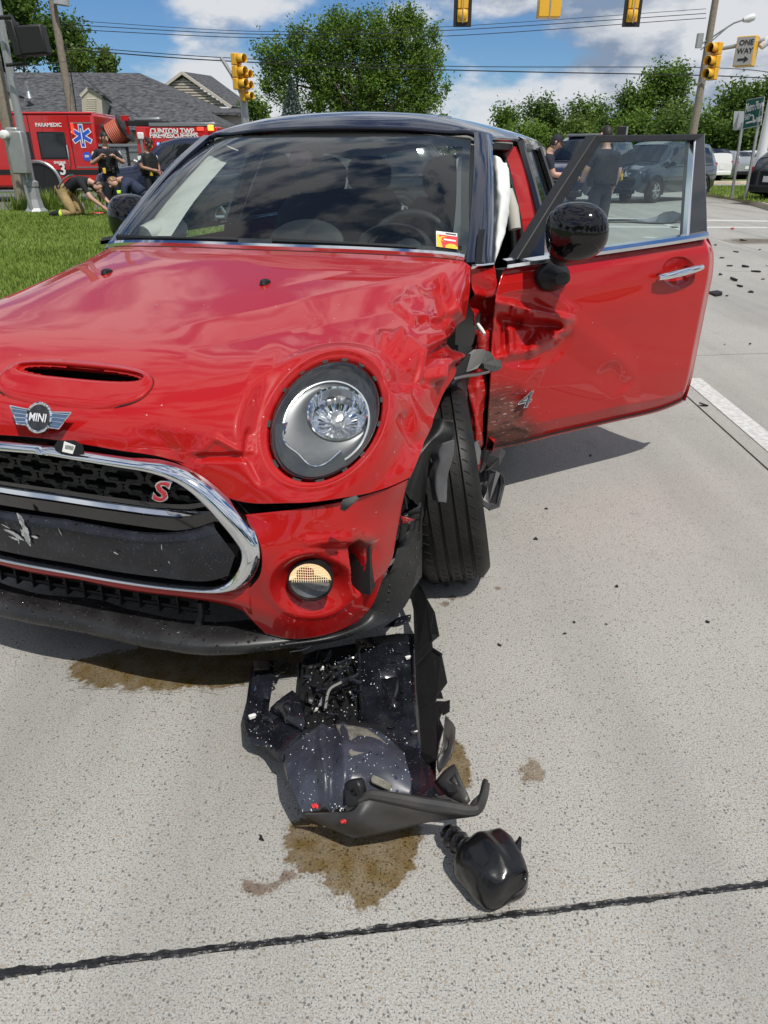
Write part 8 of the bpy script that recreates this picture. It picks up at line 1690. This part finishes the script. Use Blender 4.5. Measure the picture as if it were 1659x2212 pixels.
b = MB(); b.lathe([(.078, -.03), (.078, .03)], 14, frame((-.06, -.15, .085), (0, 1, 0), (0, 0, 1))); b.build('reflective_cuff', 'hi_vis', kf); b = MB(); b.lathe([(.082, -.03), (.082, .03)], 14, frame((-.02, .13, .085), (0, 1, 0), (0, 0, 1))); b.build('reflective_cuff', 'hi_vis', kf)
JC = dict(pel=(0,0,.40), wai=(-.14,0,.55), che=(-.32,0,.68), nec=(-.46,0,.74), hed=(-.53,0,.72), shl=(-.36,-.17,.64), ell=(-.42,-.22,.38), wrl=(-.58,-.14,.22), shr=(-.36,.17,.64), elr=(-.44,.2,.38), wrr=(-.60,.12,.24), hil=(.02,-.10,.36), knl=(-.22,-.16,.12), anl=(.16,-.14,.08), tol=(.30,-.14,.05), hir=(.02,.10,.36), knr=(-.20,.16,.30), anr=(-.12,.15,.06), tor=(-.26,.15,.04))
q = wat(305, 455, y=16.3); cf = person((q[0] + .12, 16.4, .12), R(6), JC, dict(shirt='navy_shirt', pants='navy_shirt', boots='boot_black') if 'navy_shirt' in MATS else dict(shirt=mat('navy_shirt', (.016, .026, .06), .8).name, pants='navy_shirt', boots='boot_black'), 'fair cropped firefighter in navy coveralls crouching behind the black mirror', 'people by the ambulance crew', face=(-.75, -.3, -.6), hair='hair_fair', skin='skin_light', short_sleeve=False, sc=1.03)
b = MB(); b.box((-.50, -.12, .52), (.07, .05, .06)); b.build('radio_light', 'hi_vis', cf, bevel=.01)
# bag and kit on the grass between them
q = wat(262, 452, y=16.7); bgx = empty('medical_bag', (q[0], 16.7, .13), R(10), 'black soft medical bag between the two kneeling firefighters', 'bag'); b = MB(); b.box((0, 0, .16), (.55, .3, .30)); b.build('bag_body', 'vest_black', bgx, bevel=.06); b = MB(); b.tube([(-.18, 0, .30), (-.1, 0, .42), (.1, 0, .42), (.18, 0, .30)], .02, 6); b.build('bag_handle', 'vest_black', bgx)
q = wat(212, 466, z=.13); kb = empty('red_kit_pouch', (q[0], q[1], .13), R(20), 'flat red pouch lying on the grass by the kneeling firefighter', 'pouch'); b = MB(); b.box((0, 0, .035), (.26, .14, .07)); b.build('pouch_body', 'sticker_red', kb, bevel=.02); b = MB(); b.box((0, -.072, .04), (.22, .008, .02)); b.build('zip', 'paper_white', kb)
# right side people
q = wat(1300, 400, y=11.2); person((q[0], 11.2, 0), R(200), stand(ell=(.28,-.05,1.18), wrl=(.16,-.26,1.10)), dict(shirt='uniform_navy', pants='uniform_navy', boots='boot_black'), 'officer in dark uniform standing with his back turned, seen through the door window', 'people beyond the door', face=(0, -1, 0), belt=True, vest='vest_black', sc=.94)
q = wat(1193, 350, y=13.0); person((q[0] - .06, 13.0, 0), R(80), stand(wrl=(.2,-.42,1.12), ell=(.24,-.10,1.14), wrr=(-.2,-.42,1.12), elr=(-.24,-.10,1.14), hed=(0,-.05,1.575)), dict(shirt='uniform_navy', pants='uniform_navy', boots='boot_black'), 'man in navy cap in profile at the rear edge of the red car', 'people beyond the door', face=(0, -.9, -.35), cap='uniform_navy', skin='skin_light', sc=.91)
q = wat(886, 350, y=26); person((q[0], 26, 0), R(180), stand(), dict(shirt='hi_vis', pants='denim', boots='boot_black'), 'person in bright yellow vest seen through the windscreen and rear glass', 'people beyond the car', face=(0, -1, 0), vest='hi_vis', short_sleeve=False)
